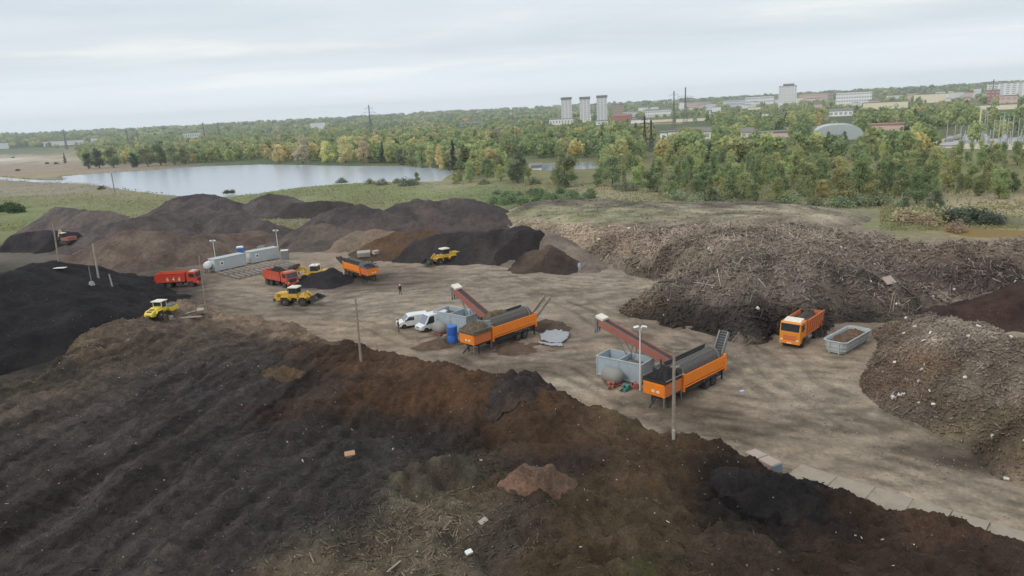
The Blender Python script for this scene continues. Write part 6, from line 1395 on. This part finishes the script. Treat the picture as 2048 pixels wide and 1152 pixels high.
def floodlight(label, px, py, top, n=2):
    r = pole(label, px, py, top, 0.065, m=WHITE, cat='lamp', name='floodlight_mast'); r['group'] = 'floodlight masts'
    p = Vector(r.location); d = math.hypot(p.x, p.y); T = PD(top[0], top[1], d); v = Vector((T.x - p.x, T.y - p.y, 0)) * 0.35; h = T.z - p.z
    for k in range(n):
        b = MB(); s = -1 if k == 0 else 1; b.bar((v.x, v.y, h - 0.05), (v.x + s * 0.35, v.y - 0.1, h + 0.15), 0.06)
        b.box(-0.22, 0.22, -0.09, 0.09, -0.16, 0.16, 0.03, Matrix.Translation((v.x + s * 0.3, v.y - 0.12, h + 0.2)) @ Matrix.Rotation(R(38), 4, 'X') @ Matrix.Rotation(R(20 * s), 4, 'Y')); b.build('lamp_head', WHITE, r)
    return r
floodlight('white floodlight mast with two lamps beside the nearest screening machine', 1280, 783, (1282, 659))
floodlight('white floodlight mast with two lamps behind the left grey cabin', 432, 524, (426, 484))
floodlight('white floodlight mast by the sandy track between the back heaps', 556, 497, (552, 463))

# ---- far left digger
r = thing('excavator', 'old orange digger half buried at the black heap on the far left', 'excavator', hit(137, 487), R(150), None); r.scale = (.8, .8, .8)
b = MB()
for s in (-1, 1): b.prism([(-1.9, 0.3), (-1.6, 0.02), (1.6, 0.02), (1.9, 0.3), (1.6, 0.75), (-1.6, 0.75)], s * 1.05 - 0.25, s * 1.05 + 0.25, 0.05)
b.build('tracks', DARK_M, r)
b = MB(); b.prism([(-2.2, 0.9), (1.0, 0.9), (1.1, 1.6), (-0.4, 1.75), (-2.1, 1.9)], -1.2, 1.2, 0.06); b.build('body', RUST, r)
b = MB(); b.box(-0.2, 1.2, 0.2, 1.2, 1.6, 2.75, 0.05); c = b.build('cab', GLASS, r)
b = MB(); b.box(-0.3, 1.3, 0.15, 1.25, 2.75, 2.88, 0.03); b.build('roof', CREAM, r)
b = MB(); b.bar((1.0, -0.2, 1.4), (3.4, -0.2, 3.3), 0.3, 0.4); b.build('boom', solid('tan_paint', (0.5, 0.34, 0.2), 0.5), r)
b = MB(); b.bar((3.4, -0.2, 3.3), (4.4, -0.2, 1.4), 0.22, 0.3); b.build('stick', solid('pale_paint', (0.6, 0.5, 0.42), 0.5), r)
b = MB(); b.prism([(4.2, 1.5), (4.8, 1.3), (4.7, 0.7), (4.1, 0.5), (3.7, 0.8)], -0.65, 0.25, 0.04); b.build('bucket', DARK_M, r)

# ---- sheets, planks and odd pieces
def sheet(name, label, cat, px, py, pts, h, m, seed, group=None):
    """crumpled sheet laid over the ground: outline in pixels"""
    pol = [tuple(hit(a, b_)[:2]) for a, b_ in pts]; x0, x1 = min(p[0] for p in pol), max(p[0] for p in pol); y0, y1 = min(p[1] for p in pol), max(p[1] for p in pol)
    X, Y = np.meshgrid(np.arange(x0, x1, 0.12), np.arange(y0, y1, 0.12)); k = in_poly(X, Y, pol)
    H = 0.12 + np.vectorize(surf_z)(X, Y) + h * np.abs(fbm(X * 0.9 + seed, Y * 0.9, 4, 0.6))
    n0, n1 = X.shape; idx = np.arange(n0 * n1).reshape(n0, n1); q = np.stack([idx[:-1, :-1], idx[:-1, 1:], idx[1:, 1:], idx[1:, :-1]], -1).reshape(-1, 4); q = q[k.ravel()[q].all(1)]
    used = np.unique(q); mp_ = np.full(n0 * n1, -1, np.int64); mp_[used] = np.arange(len(used)); V = np.stack([X, Y, H], -1).reshape(-1, 3)[used]
    o = mesh_obj(name, np_mesh(name, V, mp_[q], smooth=True), m); md = o.modifiers.new('thickness', 'SOLIDIFY'); md.thickness = 0.03
    return tag(o, label, cat, group)
sheet('plastic_sheet', 'crumpled grey plastic sheet spread right of the screening machine', 'plastic sheet', 0, 0, [(1078, 672), (1092, 664), (1120, 663), (1142, 667), (1136, 680), (1124, 688), (1100, 688), (1080, 683)], 0.2, SHEET, 1, 'plastic sheets')
sheet('plastic_sheet', 'narrow pale plastic strip lying in front of the larger grey sheet', 'plastic sheet', 0, 0, [(1074, 685), (1100, 688), (1128, 690), (1126, 696), (1100, 694), (1078, 690)], 0.14, SHEET, 2, 'plastic sheets')
o = sheet('plastic_sheet', 'white torn plastic film at the foot of the rubble heap on the right', 'plastic sheet', 0, 0, [(1778, 802), (1784, 788), (1792, 792), (1814, 788), (1818, 793), (1796, 800)], 0.3, solid('white_film', (0.62, 0.62, 0.60), 0.4, dirt=0.15), 3, 'plastic sheets')
def bit(name, label, cat, px, py, dims, rz, m, tilt=0.0, group='loose boards and blocks', lift=0.0):
    p = hit(px, py); b = MB(); b.box(-dims[0] / 2, dims[0] / 2, -dims[1] / 2, dims[1] / 2, 0, dims[2], min(0.03, dims[2] * 0.3)); o = b.build(name, m)
    o.location = (p.x, p.y, p.z + lift); o.rotation_euler = (tilt, 0, rz); return tag(o, label, cat, group)
PAL = solid('pale_board', (0.42, 0.37, 0.31), 0.8, dirt=0.3); PINKC = solid('pinkish_block', (0.42, 0.33, 0.28), 0.8, dirt=0.3, dcol=(0.3, 0.24, 0.2))
bit('plank', 'long pale plank on the ground right of the road roller', 'plank', 382, 637, (2.6, 0.3, 0.15), 0.1, PAL)
bit('plank', 'short pale plank slanted behind the long plank by the roller', 'plank', 383, 628, (1.5, 0.22, 0.12), 0.9, PAL)
bit('concrete_ring', 'small grey broken concrete piece at the right end of the planks', 'concrete piece', 402, 627, (0.8, 0.6, 0.5), 0.4, CONC, 0.3)
bit('stone_block', 'small pale round stone in front of the road roller drum', 'stone', 343, 640, (0.5, 0.5, 0.5), 0.5, PAL)
bit('board', 'large pale slab of board lying on the rubble behind the skip', 'board', 1777, 565, (1.5, 1.0, 0.12), 0.5, PINKC, 0.7, lift=0.2)
bit('plank', 'white sheet of board lying on the black heap at the far left', 'board', 117, 539, (2.0, 0.7, 0.08), 0.0, WHITE, 0.0, lift=0.1)
bit('branch', 'pale barkless branch standing up at the bottom edge of the picture', 'branch', 792, 1138, (1.1, 0.07, 0.07), 1.0, PAL, 0, lift=0.1)
bit('board', 'pale torn piece of board on the grey ridge in the foreground', 'board', 966, 1045, (0.5, 0.25, 0.05), 0.9, PAL, 0.5, lift=0.05)
bit('bag', 'orange tan torn bag lying on the dark compost left of centre', 'bag', 700, 912, (0.6, 0.45, 0.2), 0.3, solid('tan_bag', (0.46, 0.26, 0.15), 0.7), 0.2)
bit('bag', 'small white bag on the compost in the middle foreground', 'bag', 938, 1115, (0.3, 0.22, 0.12), 0.6, WHITE, 0.3)
bit('bag', 'small white blue bag on the yard right of the nearest screening machine', 'bag', 1484, 785, (0.35, 0.25, 0.15), 0.2, solid('lilac_bag', (0.55, 0.55, 0.85), 0.4), 0)
bit('stone_block', 'grey lump of rubble behind the farthest screening machine', 'stone', 728, 512, (2.2, 1.2, 0.8), 0.2, CONC, 0.2)
bit('stone_block', 'smaller pale lump of rubble right behind the farthest screening machine', 'stone', 752, 510, (1.0, 0.8, 0.6), 0.7, PAL, 0.1)
# pinkish concrete blocks behind the compost edge, and the slab path
p0, p1 = P(1500, 907, 0.9), P(1553, 935, 0.9); d = p1 - p0; rz = math.atan2(d.y, d.x); mid = (p0 + p1) / 2
for k, (f0, f1, m, lab) in enumerate(((0.0, 0.47, PINKC, 'pale pinkish concrete block behind the compost edge, left one of the pair'), (0.5, 1.0, PINKC, 'pale pinkish concrete block behind the compost edge, right one with a blue end'))):
    q = p0.lerp(p1, (f0 + f1) / 2); L = d.length * (f1 - f0); r = thing('concrete_block', lab, 'block', (q.x, q.y, 0), rz, 'concrete blocks at the compost edge')
    b = MB(); b.box(-L / 2, L / 2, -0.45, 0.45, 0, 1.15, 0.05); b.build('body', m, r)
    if k: b = MB(); b.box(L / 2 + 0.0, L / 2 + 0.08, -0.42, 0.42, 0.02, 1.1, 0.02); b.build('end_face', solid('blue_grey_paint', (0.20, 0.23, 0.29), 0.6), r)
sl = None
for k in range(7):
    a0 = (1585 + k * 78, 946 + k * 24.5); a1 = (1655 + k * 78, 968 + k * 24.5)
    q0, q1 = P(*a0), P(*a1); mid = (q0 + q1) / 2; dd = q1 - q0
    if sl is None:
        b = MB(); b.box(-1, 1, -1.3, 1.3, -0.15, 0.07, 0.015); sl = o = b.build('road_plate', solid('dusty_concrete', S(148, 137, 121), 0.9, dirt=0.45, dcol=S(122, 110, 95), scale=0.6, bump=0.3))
    else: o = sl.copy(); link(o)
    o.location = (mid.x, mid.y, 0.0); o.rotation_euler = (random.uniform(-.02, .02), random.uniform(-.02, .02), math.atan2(dd.y, dd.x) + random.uniform(-.05, .05)); o.scale = (dd.length / 2.0 * 1.06, 1, 1)
    tag(o, 'pale road slab in the row along the compost edge, %s from the pinkish concrete blocks' % ('first', 'second', 'third', 'fourth', 'fifth', 'sixth', 'seventh')[k], 'road slab', 'road slabs at the lower right')

# ================================================================ PEOPLE
SKIN = solid('skin', (0.45, 0.28, 0.20), 0.6, dirt=0.0)
def person(label, top_m, leg_m, p, rz, hat=None, hair_m=None, walk=0.2, bend=0.0):
    r = thing('person', label, 'person', p, rz, None); r.scale = (.82, .82, .82)
    me = bpy.data.meshes.new('body'); V, E, RD = [], [], []
    def add(v, rad, par=None):
        V.append(v); RD.append(rad); i = len(V) - 1
        if par is not None: E.append((par, i))
        return i
    pel = add((0, 0, 0.95), 0.15); sp = add((0.02, 0, 1.2), 0.14, pel); ch = add((0.03 + bend, 0, 1.40), 0.16, sp); nk = add((0.04 + bend, 0, 1.53), 0.055, ch)
    h1 = add((0.06 + bend, 0, 1.62), 0.085, nk); h2 = add((0.05 + bend, 0, 1.72), 0.085, h1); add((0.145 + bend, 0, 1.635), 0.018, h1)
    for s in (-1, 1):
        hip = add((0, s * 0.10, 0.88), 0.10, pel); kn = add((0.06 + s * walk * 0.5, s * 0.11, 0.48), 0.065, hip); an = add((s * walk, s * 0.11, 0.09), 0.045, kn); add((s * walk + 0.16, s * 0.12, 0.04), 0.04, an)
        sh = add((0.02 + bend, s * 0.19, 1.42), 0.07, ch); el = add((-s * walk * 0.4 + bend, s * 0.25, 1.14), 0.048, sh); wr = add((0.12 - s * walk * 0.6 + bend, s * 0.25, 0.92), 0.034, el); pm = add((0.16 - s * walk * .6 + bend, s * 0.25, 0.86), 0.03, wr)
        for k in range(4): f1 = add((0.18 - s * walk * .6 + bend + 0.012 * (k - 1.5), s * 0.25 + 0.018 * (k - 1.5), 0.81), 0.009, pm); add((0.17 - s * walk * .6 + bend + 0.012 * (k - 1.5), s * 0.24 + 0.018 * (k - 1.5), 0.765 - 0.008 * (k in (1, 2))), 0.008, f1)
        f1 = add((0.20 - s * walk * .6 + bend, s * 0.22, 0.86), 0.011, wr); add((0.22 - s * walk * .6 + bend, s * 0.21, 0.825), 0.009, f1)
    me.from_pydata(V, E, []); o = bpy.data.objects.new('body', me); link(o)
    o.modifiers.new('skin', 'SKIN')
    for k, sv in enumerate(me.skin_vertices[0].data): sv.radius = (RD[k], RD[k])
    me.skin_vertices[0].data[0].use_root = True
    o.modifiers.new('sub', 'SUBSURF').levels = 1
    bpy.context.view_layer.update(); m2 = bpy.data.meshes.new_from_object(o.evaluated_get(bpy.context.evaluated_depsgraph_get())); bpy.data.objects.remove(o)
    m2.materials.clear(); m2.materials.append(SKIN); m2.materials.append(top_m); m2.materials.append(leg_m); m2.materials.append(DARK_M)
    for f in m2.polygons:
        z, x, y = f.center.z, f.center.x, f.center.y; f.use_smooth = True
        f.material_index = 3 if z < 0.12 and abs(y) < 0.18 else (2 if z < 0.98 and abs(y) < 0.21 else (1 if z < 1.5 and not (abs(y) > 0.2 and z < 0.93) else 0))
    bo = bpy.data.objects.new('body', m2); link(bo); bo.parent = r
    b = MB()
    for s in (-1, 1): b.box(0.125 + bend, 0.137 + bend, s * 0.034 - 0.012, s * 0.034 + 0.012, 1.655, 1.67, 0)
    b.build('eyes', DARK_M, r); b = MB(); b.box(0.12 + bend, 0.13 + bend, -0.03, 0.03, 1.588, 1.598, 0); b.build('mouth', RUST, r)
    b = MB()
    if hat: b.lathe([(0.13, 0), (0.115, 0.03), (0.10, 0.09), (0.05, 0.13), (0, 0.135)], (0, 0, 0), 16); bmesh.ops.transform(b.bm, matrix=Matrix.Translation((0.05 + bend, 0, 1.70)) @ Matrix.Rotation(R(90), 4, 'X'), verts=b.bm.verts); b.build('helmet', hat, r, True)
    else: b.lathe([(0.1, -0.02), (0.105, 0.03), (0.09, 0.09), (0.0, 0.115)], (0, 0, 0), 14); bmesh.ops.transform(b.bm, matrix=Matrix.Translation((0.03 + bend, 0, 1.70)) @ Matrix.Rotation(R(90), 4, 'X'), verts=b.bm.verts); b.build('hair', hair_m or DARK_M, r, True)
    return r
NAVY = solid('navy_cloth', (0.02, 0.022, 0.04), 0.85, dirt=0.1); BRNC = solid('brown_cloth', (0.09, 0.055, 0.045), 0.85, dirt=0.1); PINKV = solid('pale_cloth', (0.62, 0.50, 0.48), 0.8, dirt=0.1); LBLUE = solid('pale_blue_cloth', (0.45, 0.47, 0.62), 0.8, dirt=0.1)
person('person in dark work clothes and a white helmet walking across the middle of the yard', NAVY, NAVY, P(801, 590), R(-60), hat=WHITE, walk=0.16)
person('person in dark brown clothes standing at the nose of the white van', BRNC, BRNC, P(797.5, 664), R(20), hair_m=DARK_M, walk=0.05)
person('person in a pale top and dark cap standing at the foot of the dusty heap', LBLUE, LBLUE, P(1159, 543), R(-90), hair_m=DARK_M, walk=0.08)
person('person in pale clothes beside the farthest screening machine', PINKV, PINKV, P(689, 561), R(200), hat=WHITE, walk=0.06)
# ================================================================ TOWN, PYLONS, SUBSTATION
WALLM = {}
def wallm(key, c):
    if key not in WALLM: WALLM[key] = solid(key, c, 0.8, dirt=0.15, dcol=tuple(v * 0.6 for v in c), scale=0.05)
    return WALLM[key]
PALW = {'white': S(226, 226, 224), 'grey': S(206, 206, 208), 'cream': S(222, 212, 186), 'pink': S(206, 176, 166), 'red': S(164, 110, 100), 'brown': S(150, 128, 112), 'blue': S(96, 140, 186), 'dark': S(110, 106, 106)}
WINM = glass_mat('far_window', (0.38, 0.40, 0.42)); WINM.node_tree.nodes['Principled BSDF'].inputs['Roughness'].default_value = 0.4; ROOFM = solid('far_roof', S(120, 116, 114), 0.8, dirt=0.2, scale=0.05)
ROOFR = solid('red_roof', S(150, 112, 102), 0.8, dirt=0.2, scale=0.05)
def building(x0, x1, yt, yb, D, wall, label, storeys=0, depth=14, roof=None, yaw=0.0, name='town_building', pitched=False, group='buildings of the town'):
    xm = (x0 + x1) / 2; T = PD(xm, yt, D); wpx = (PD(x1, yt, D) - PD(x0, yt, D)).length; gz = float(ground_h(np.array(T.x), np.array(T.y)))
    B = PD(xm, yb, D).z; base = min(gz, B) - 0.5; h = T.z - base; top = h
    r = thing(name, label, 'building', (T.x, T.y, base), -math.atan2(T.x, T.y) + yaw, group); w_ = wpx / 2
    b = MB(); b.box(-w_, w_, 0, depth, 0, h - 0.4, 0); b.build('wall', wallm(wall + '_wall', PALW[wall]), r)
    b = MB()
    if pitched: b.prism([(-0.6, h - 0.4), (depth + 0.6, h - 0.4), (depth / 2, h + (h - 0.0) * 0.0 + 2.2)], -w_ - 0.4, w_ + 0.4, 0, axis='X')
    else: b.box(-w_ - 0.3, w_ + 0.3, -0.3, depth + 0.3, h - 0.4, h + 0.5, 0)
    b.build('roof', roof or ROOFM, r)
    if storeys:
        vis = max(3.0, T.z - max(gz, B)); z0 = h - vis; sh = vis / storeys; nx = max(2, int(w_ * 2 / 4.5)); per = w_ * 2 / nx
        if nx * storeys > 90: nx = max(2, 90 // storeys); per = w_ * 2 / nx
        win = None
        for i in range(storeys):
            for j in range(nx):
                if win is None:
                    b = MB(); b.box(-per * 0.3, per * 0.3, -0.06, 0.0, -sh * 0.24, sh * 0.24, 0); win = o = b.build('window', WINM, r)
                else: o = win.copy(); link(o); o.parent = r
                o.location = (-w_ + per * (j + 0.5), 0, z0 + sh * (i + 0.5) - 0.3)
    return r
for k, (a, yt, lab) in enumerate(((1122, 199, 'leftmost'), (1159, 198, 'middle'), (1193, 195, 'rightmost'))):
    r = building(a, a + 21, yt, 241, 1180, 'grey', '%s of the three pale high rise blocks above the wood' % lab, 12, 16)
    b = MB(); b.box(-8.7, 8.7, -0.35, 16.4, 0, 3.6, 0); o = b.build('parapet', ROOFM, r); o.location.z = PD(a + 10, yt, 1180).z - r.location.z - 0.2
for (x0, x1, yt, yb, D, wl, st, roof, pit, lab) in BLD:
    building(x0, x1, yt, yb, bdist((x0, x1, yt, yb)), wl, lab, st, roof=ROOFR if roof == 'r' else None, pitched=pit)
r = building(1558, 1594, 172, 205, 1600, 'white', 'white tower block standing above the skyline right of the pylons', 8, 18)
b = MB(); b.box(-9, 12, 3, 15, 0, 4, 0); o = b.build('roof_house', ROOFM, r); o.location.z = PD(1576, 172, 1600).z - r.location.z + 0.4
# arched hangar
SGREY = solid('switchgear_grey', S(168, 172, 178), 0.6, 0.1, dirt=0.2)
ARCH = solid('hangar_sheet', (0.78, 0.81, 0.86), 0.5, 0.0, dirt=0.1, dcol=S(150, 150, 150), scale=0.3)
p = P(1676, 280); D = math.hypot(p.x, p.y); wd = (PD(1727, 270, D) - PD(1626, 270, D)).length / 2; T = PD(1676, 250, D).z
r = thing('arched_hangar', 'wide arched metal hangar with a pale curved roof in the wood', 'hangar', p, -math.atan2(p.x, p.y) + 0.06); n = 20
sgn = lambda v, k: math.copysign(abs(v) ** k, v)
prof = [(sgn(math.cos(PI * i / n), 0.75) * wd, max(0.0, math.sin(PI * i / n)) ** 0.7 * T) for i in range(n + 1)]
b = MB(); b.prism(prof, 0, 26, 0); b.build('shell', ARCH, r)
b = MB()
for i in range(7): b.prism([(a * 1.01, c * 1.015) for a, c in prof], i * 4.2 - 0.05, i * 4.2 + 0.2, 0)
b.build('ribs', PALEG, r)
b = MB(); b.box(-2.2, 2.2, -0.12, -0.06, 0, T * 0.6, 0); b.build('door', SGREY, r)
for px in (1657, 1689):
    q = P(px, 287); tree('broad', q.x, q.y, 0.62, jit(lift(S(86, 96, 66))), 'green tree standing in front of the wide arched hangar', 'trees before the arched hangar', 0.7)
# lattice pylons
LAT = solid('pylon_steel', S(112, 114, 118), 0.6, 0.2, dirt=0.2)
LATD = solid('dark_pylon_steel', (0.05, 0.05, 0.055), 0.6, 0.2)
def pylon(px, yt, yb, D, label, arms=3, width=0.10, spread=0.2, lat=LAT, thick=1.0):
    p = P(px, yb) if D is None else PD(px, yb, D)
    D_ = math.hypot(p.x, p.y); T = PD(px, yt, D_); gz = float(ground_h(np.array(p.x), np.array(p.y))); h = T.z - gz
    r = thing('lattice_pylon', label, 'pylon', (T.x, T.y, gz - 0.3), -math.atan2(p.x, p.y) + 0.4, 'power line pylons')
    t_ = max(0.13, D_ * 0.0003) * thick; b = MB(); n = 9; hw = lambda z: h * width * 0.5 * (1 - 0.86 * min(1, z / (h * 0.72))) + 0.12 * 0
    lv = [h * (1 - (1 - k / n) ** 1.25) for k in range(n + 1)]
    for k in range(n):
        a, c = max(0.25, hw(lv[k])), max(0.25, hw(lv[k + 1]))
        for sx in (-1, 1):
            for sy in (-1, 1): b.bar((sx * a, sy * a, lv[k]), (sx * c, sy * c, lv[k + 1]), t_)
        for s in (-1, 1): b.bar((-a, s * a, lv[k]), (c, s * c, lv[k + 1]), t_ * 0.6); b.bar((a, s * a, lv[k]), (-c, s * c, lv[k + 1]), t_ * 0.6); b.bar((s * a, -a, lv[k]), (s * c, c, lv[k + 1]), t_ * 0.6)
    b.build('mast', lat, r)
    for k in range(arms):
        z = h * (0.68 + 0.11 * k); L = h * spread * (0.7, 0.95, 0.6)[k % 3]
        b = MB(); b.bar((-L, 0, z), (L, 0, z), t_ * 0.9)
        for s in (-1, 1): b.bar((s * L, 0, z), (0, 0, z + h * 0.05), t_ * 0.6); b.bar((s * L, 0, z), (s * L, 0, z - h * 0.04), t_ * 0.7)
        b.build('crossarm', lat, r)
    return r
pylon(737, 209, 284, None, 'tall lattice pylon behind the lake, rising above the skyline')
pylon(1289, 231, 302, None, 'dark lattice pylon in the wood, left one of a close pair', 3, 0.14, 0.14, LATD, 1.5)
pylon(1302, 240, 304, None, 'dark lattice pylon in the wood, right one of a close pair', 3, 0.14, 0.14, LATD, 1.5)
pylon(1348, 181, 264, None, 'lattice pylon above the town, shorter and left of the tallest one')
pylon(1371, 174, 262, None, 'tallest lattice pylon above the town with a wide crossarm', 2, 0.12, 0.2)
pylon(126, 258, 285, 1500, 'small lattice pylon at the skyline on the far left')
pylon(252, 259, 286, 1400, 'small lattice pylon behind the left clump of trees'); pylon(273, 261, 285, 1500, 'smaller lattice pylon right beside the one behind the left clump')
pylon(1988, 158, 190, 1300, 'thin lattice pylon before the large white block on the right')
for px in (405, 434): pylon(px, 244, 272, 1500, 'faint lattice pylon above the white hall behind the lake')
# substation at the right edge
CONCW = solid('white_wall', S(212, 208, 198), 0.8, dirt=0.25, dcol=S(160, 154, 144), scale=0.2)
def wall_run(label, a, b_, h, m):
    p0, p1 = P(*a), P(*b_); d = p1 - p0; r = MB(); n = max(2, int(d.length / 3)); L = d.length
    r.box(0, L, -0.1, 0.1, -0.3, h, 0)
    for k in range(n + 1): r.box(L * k / n - 0.15, L * k / n + 0.15, -0.18, 0.18, -0.3, h + 0.1, 0)
    o = r.build('concrete_wall', m); o.location = p0; o.rotation_euler = (0, 0, math.atan2(d.y, d.x)); tag(o, label, 'wall', kind='thing'); return o
wall_run('long white concrete wall in front of the substation', (1918, 297), (2110, 299), 1.9, CONCW)
wall_run('white concrete wall running back along the left side of the substation', (1868, 291), (1922, 274), 1.6, CONCW)
wall_run('short white wall among the trees left of the substation', (1808, 297), (1850, 294), 1.4, CONCW)
post = None
for k, (px, yt, yb) in enumerate([(1957, 218, 272), (1967, 222, 276), (1972, 224, 270), (1985, 240, 284), (1996, 232, 286), (2003, 224, 288), (2012, 236, 286), (2022, 230, 290), (2034, 236, 288), (2044, 232, 286), (1893, 240, 276), (1909, 250, 276), (1920, 252, 280), (1934, 250, 284), (1946, 246, 282), (1928, 262, 290), (1962, 262, 291), (1978, 260, 291), (2018, 262, 292), (2040, 258, 292)]):
    p = P(px, yb + 2); D = math.hypot(p.x, p.y); h = PD(px, yt, D).z; thick = 0.34 if k == 0 else 0.2
    r = thing('substation_post', 'tallest pale post with a crossbar at the left of the substation' if k == 0 else ('thin grey post in the switchyard of the substation' if yt < 256 else 'short grey switch post right behind the white substation wall'), 'post', p, 0.1, 'substation posts')
    b = MB(); b.cyl((0, 0, -0.3), (0, 0, h), thick, thick * 0.8, 8); b.build('shaft', CONCW if k == 0 else SGREY, r)
    b = MB(); L = 2.4 if k == 0 else 1.0; b.bar((-L * 0.3, 0, h - 0.2), (L, 0, h - 0.2), 0.3 if k == 0 else 0.18); b.build('crossbar', SGREY, r)
for k in range(15):
    px, yb = 1898 + (k * 37) % 150, 278 + (k * 5) % 14
    if px < 1930: yb = max(yb, 284)
    r = thing('transformer', 'grey transformer box standing in the switchyard behind the white wall', 'transformer', P(px, yb), 0.3 * k, 'substation transformers')
    b = MB(); b.box(-1.3, 1.3, -0.8, 0.8, 0, 1.9, 0.1)
    for q in range(5): b.box(-1.1 + q * 0.5, -0.95 + q * 0.5, -1.1, 1.1, 0.3, 1.6, 0)
    b.build('tank', SGREY, r); b = MB()
    for q in (-0.7, 0, 0.7): b.cyl((q, 0, 1.9), (q, 0, 2.9), 0.12, 0.07, 8)
    b.build('insulators', CONCW, r)
p = P(1985, 286); r = MB(); r.box(-34, 36, -16, 26, -0.2, 0.12, 0); o = r.build('substation_pavement', solid('pale_gravel', S(176, 172, 168), 0.9, dirt=0.3, scale=0.3)); o.location = p; tag(o, kind='structure')

# ================================================================ AIR
b = MB(); b.box(-5100, 5100, -5100, 5100, -6.0, 118, 0)
hm = bpy.data.materials.new('haze'); hm.use_nodes = True; hn = hm.node_tree; hn.nodes.remove(hn.nodes['Principled BSDF'])
pv = nd(hn, 'ShaderNodeVolumePrincipled'); pv.inputs['Color'].default_value = (0.90, 0.96, 1.0, 1); pv.inputs['Density'].default_value = HAZE; pv.inputs['Anisotropy'].default_value = 0.45
hn.links.new(pv.outputs[0], hn.nodes['Material Output'].inputs['Volume']); tag(b.build('haze', hm), kind='stuff')
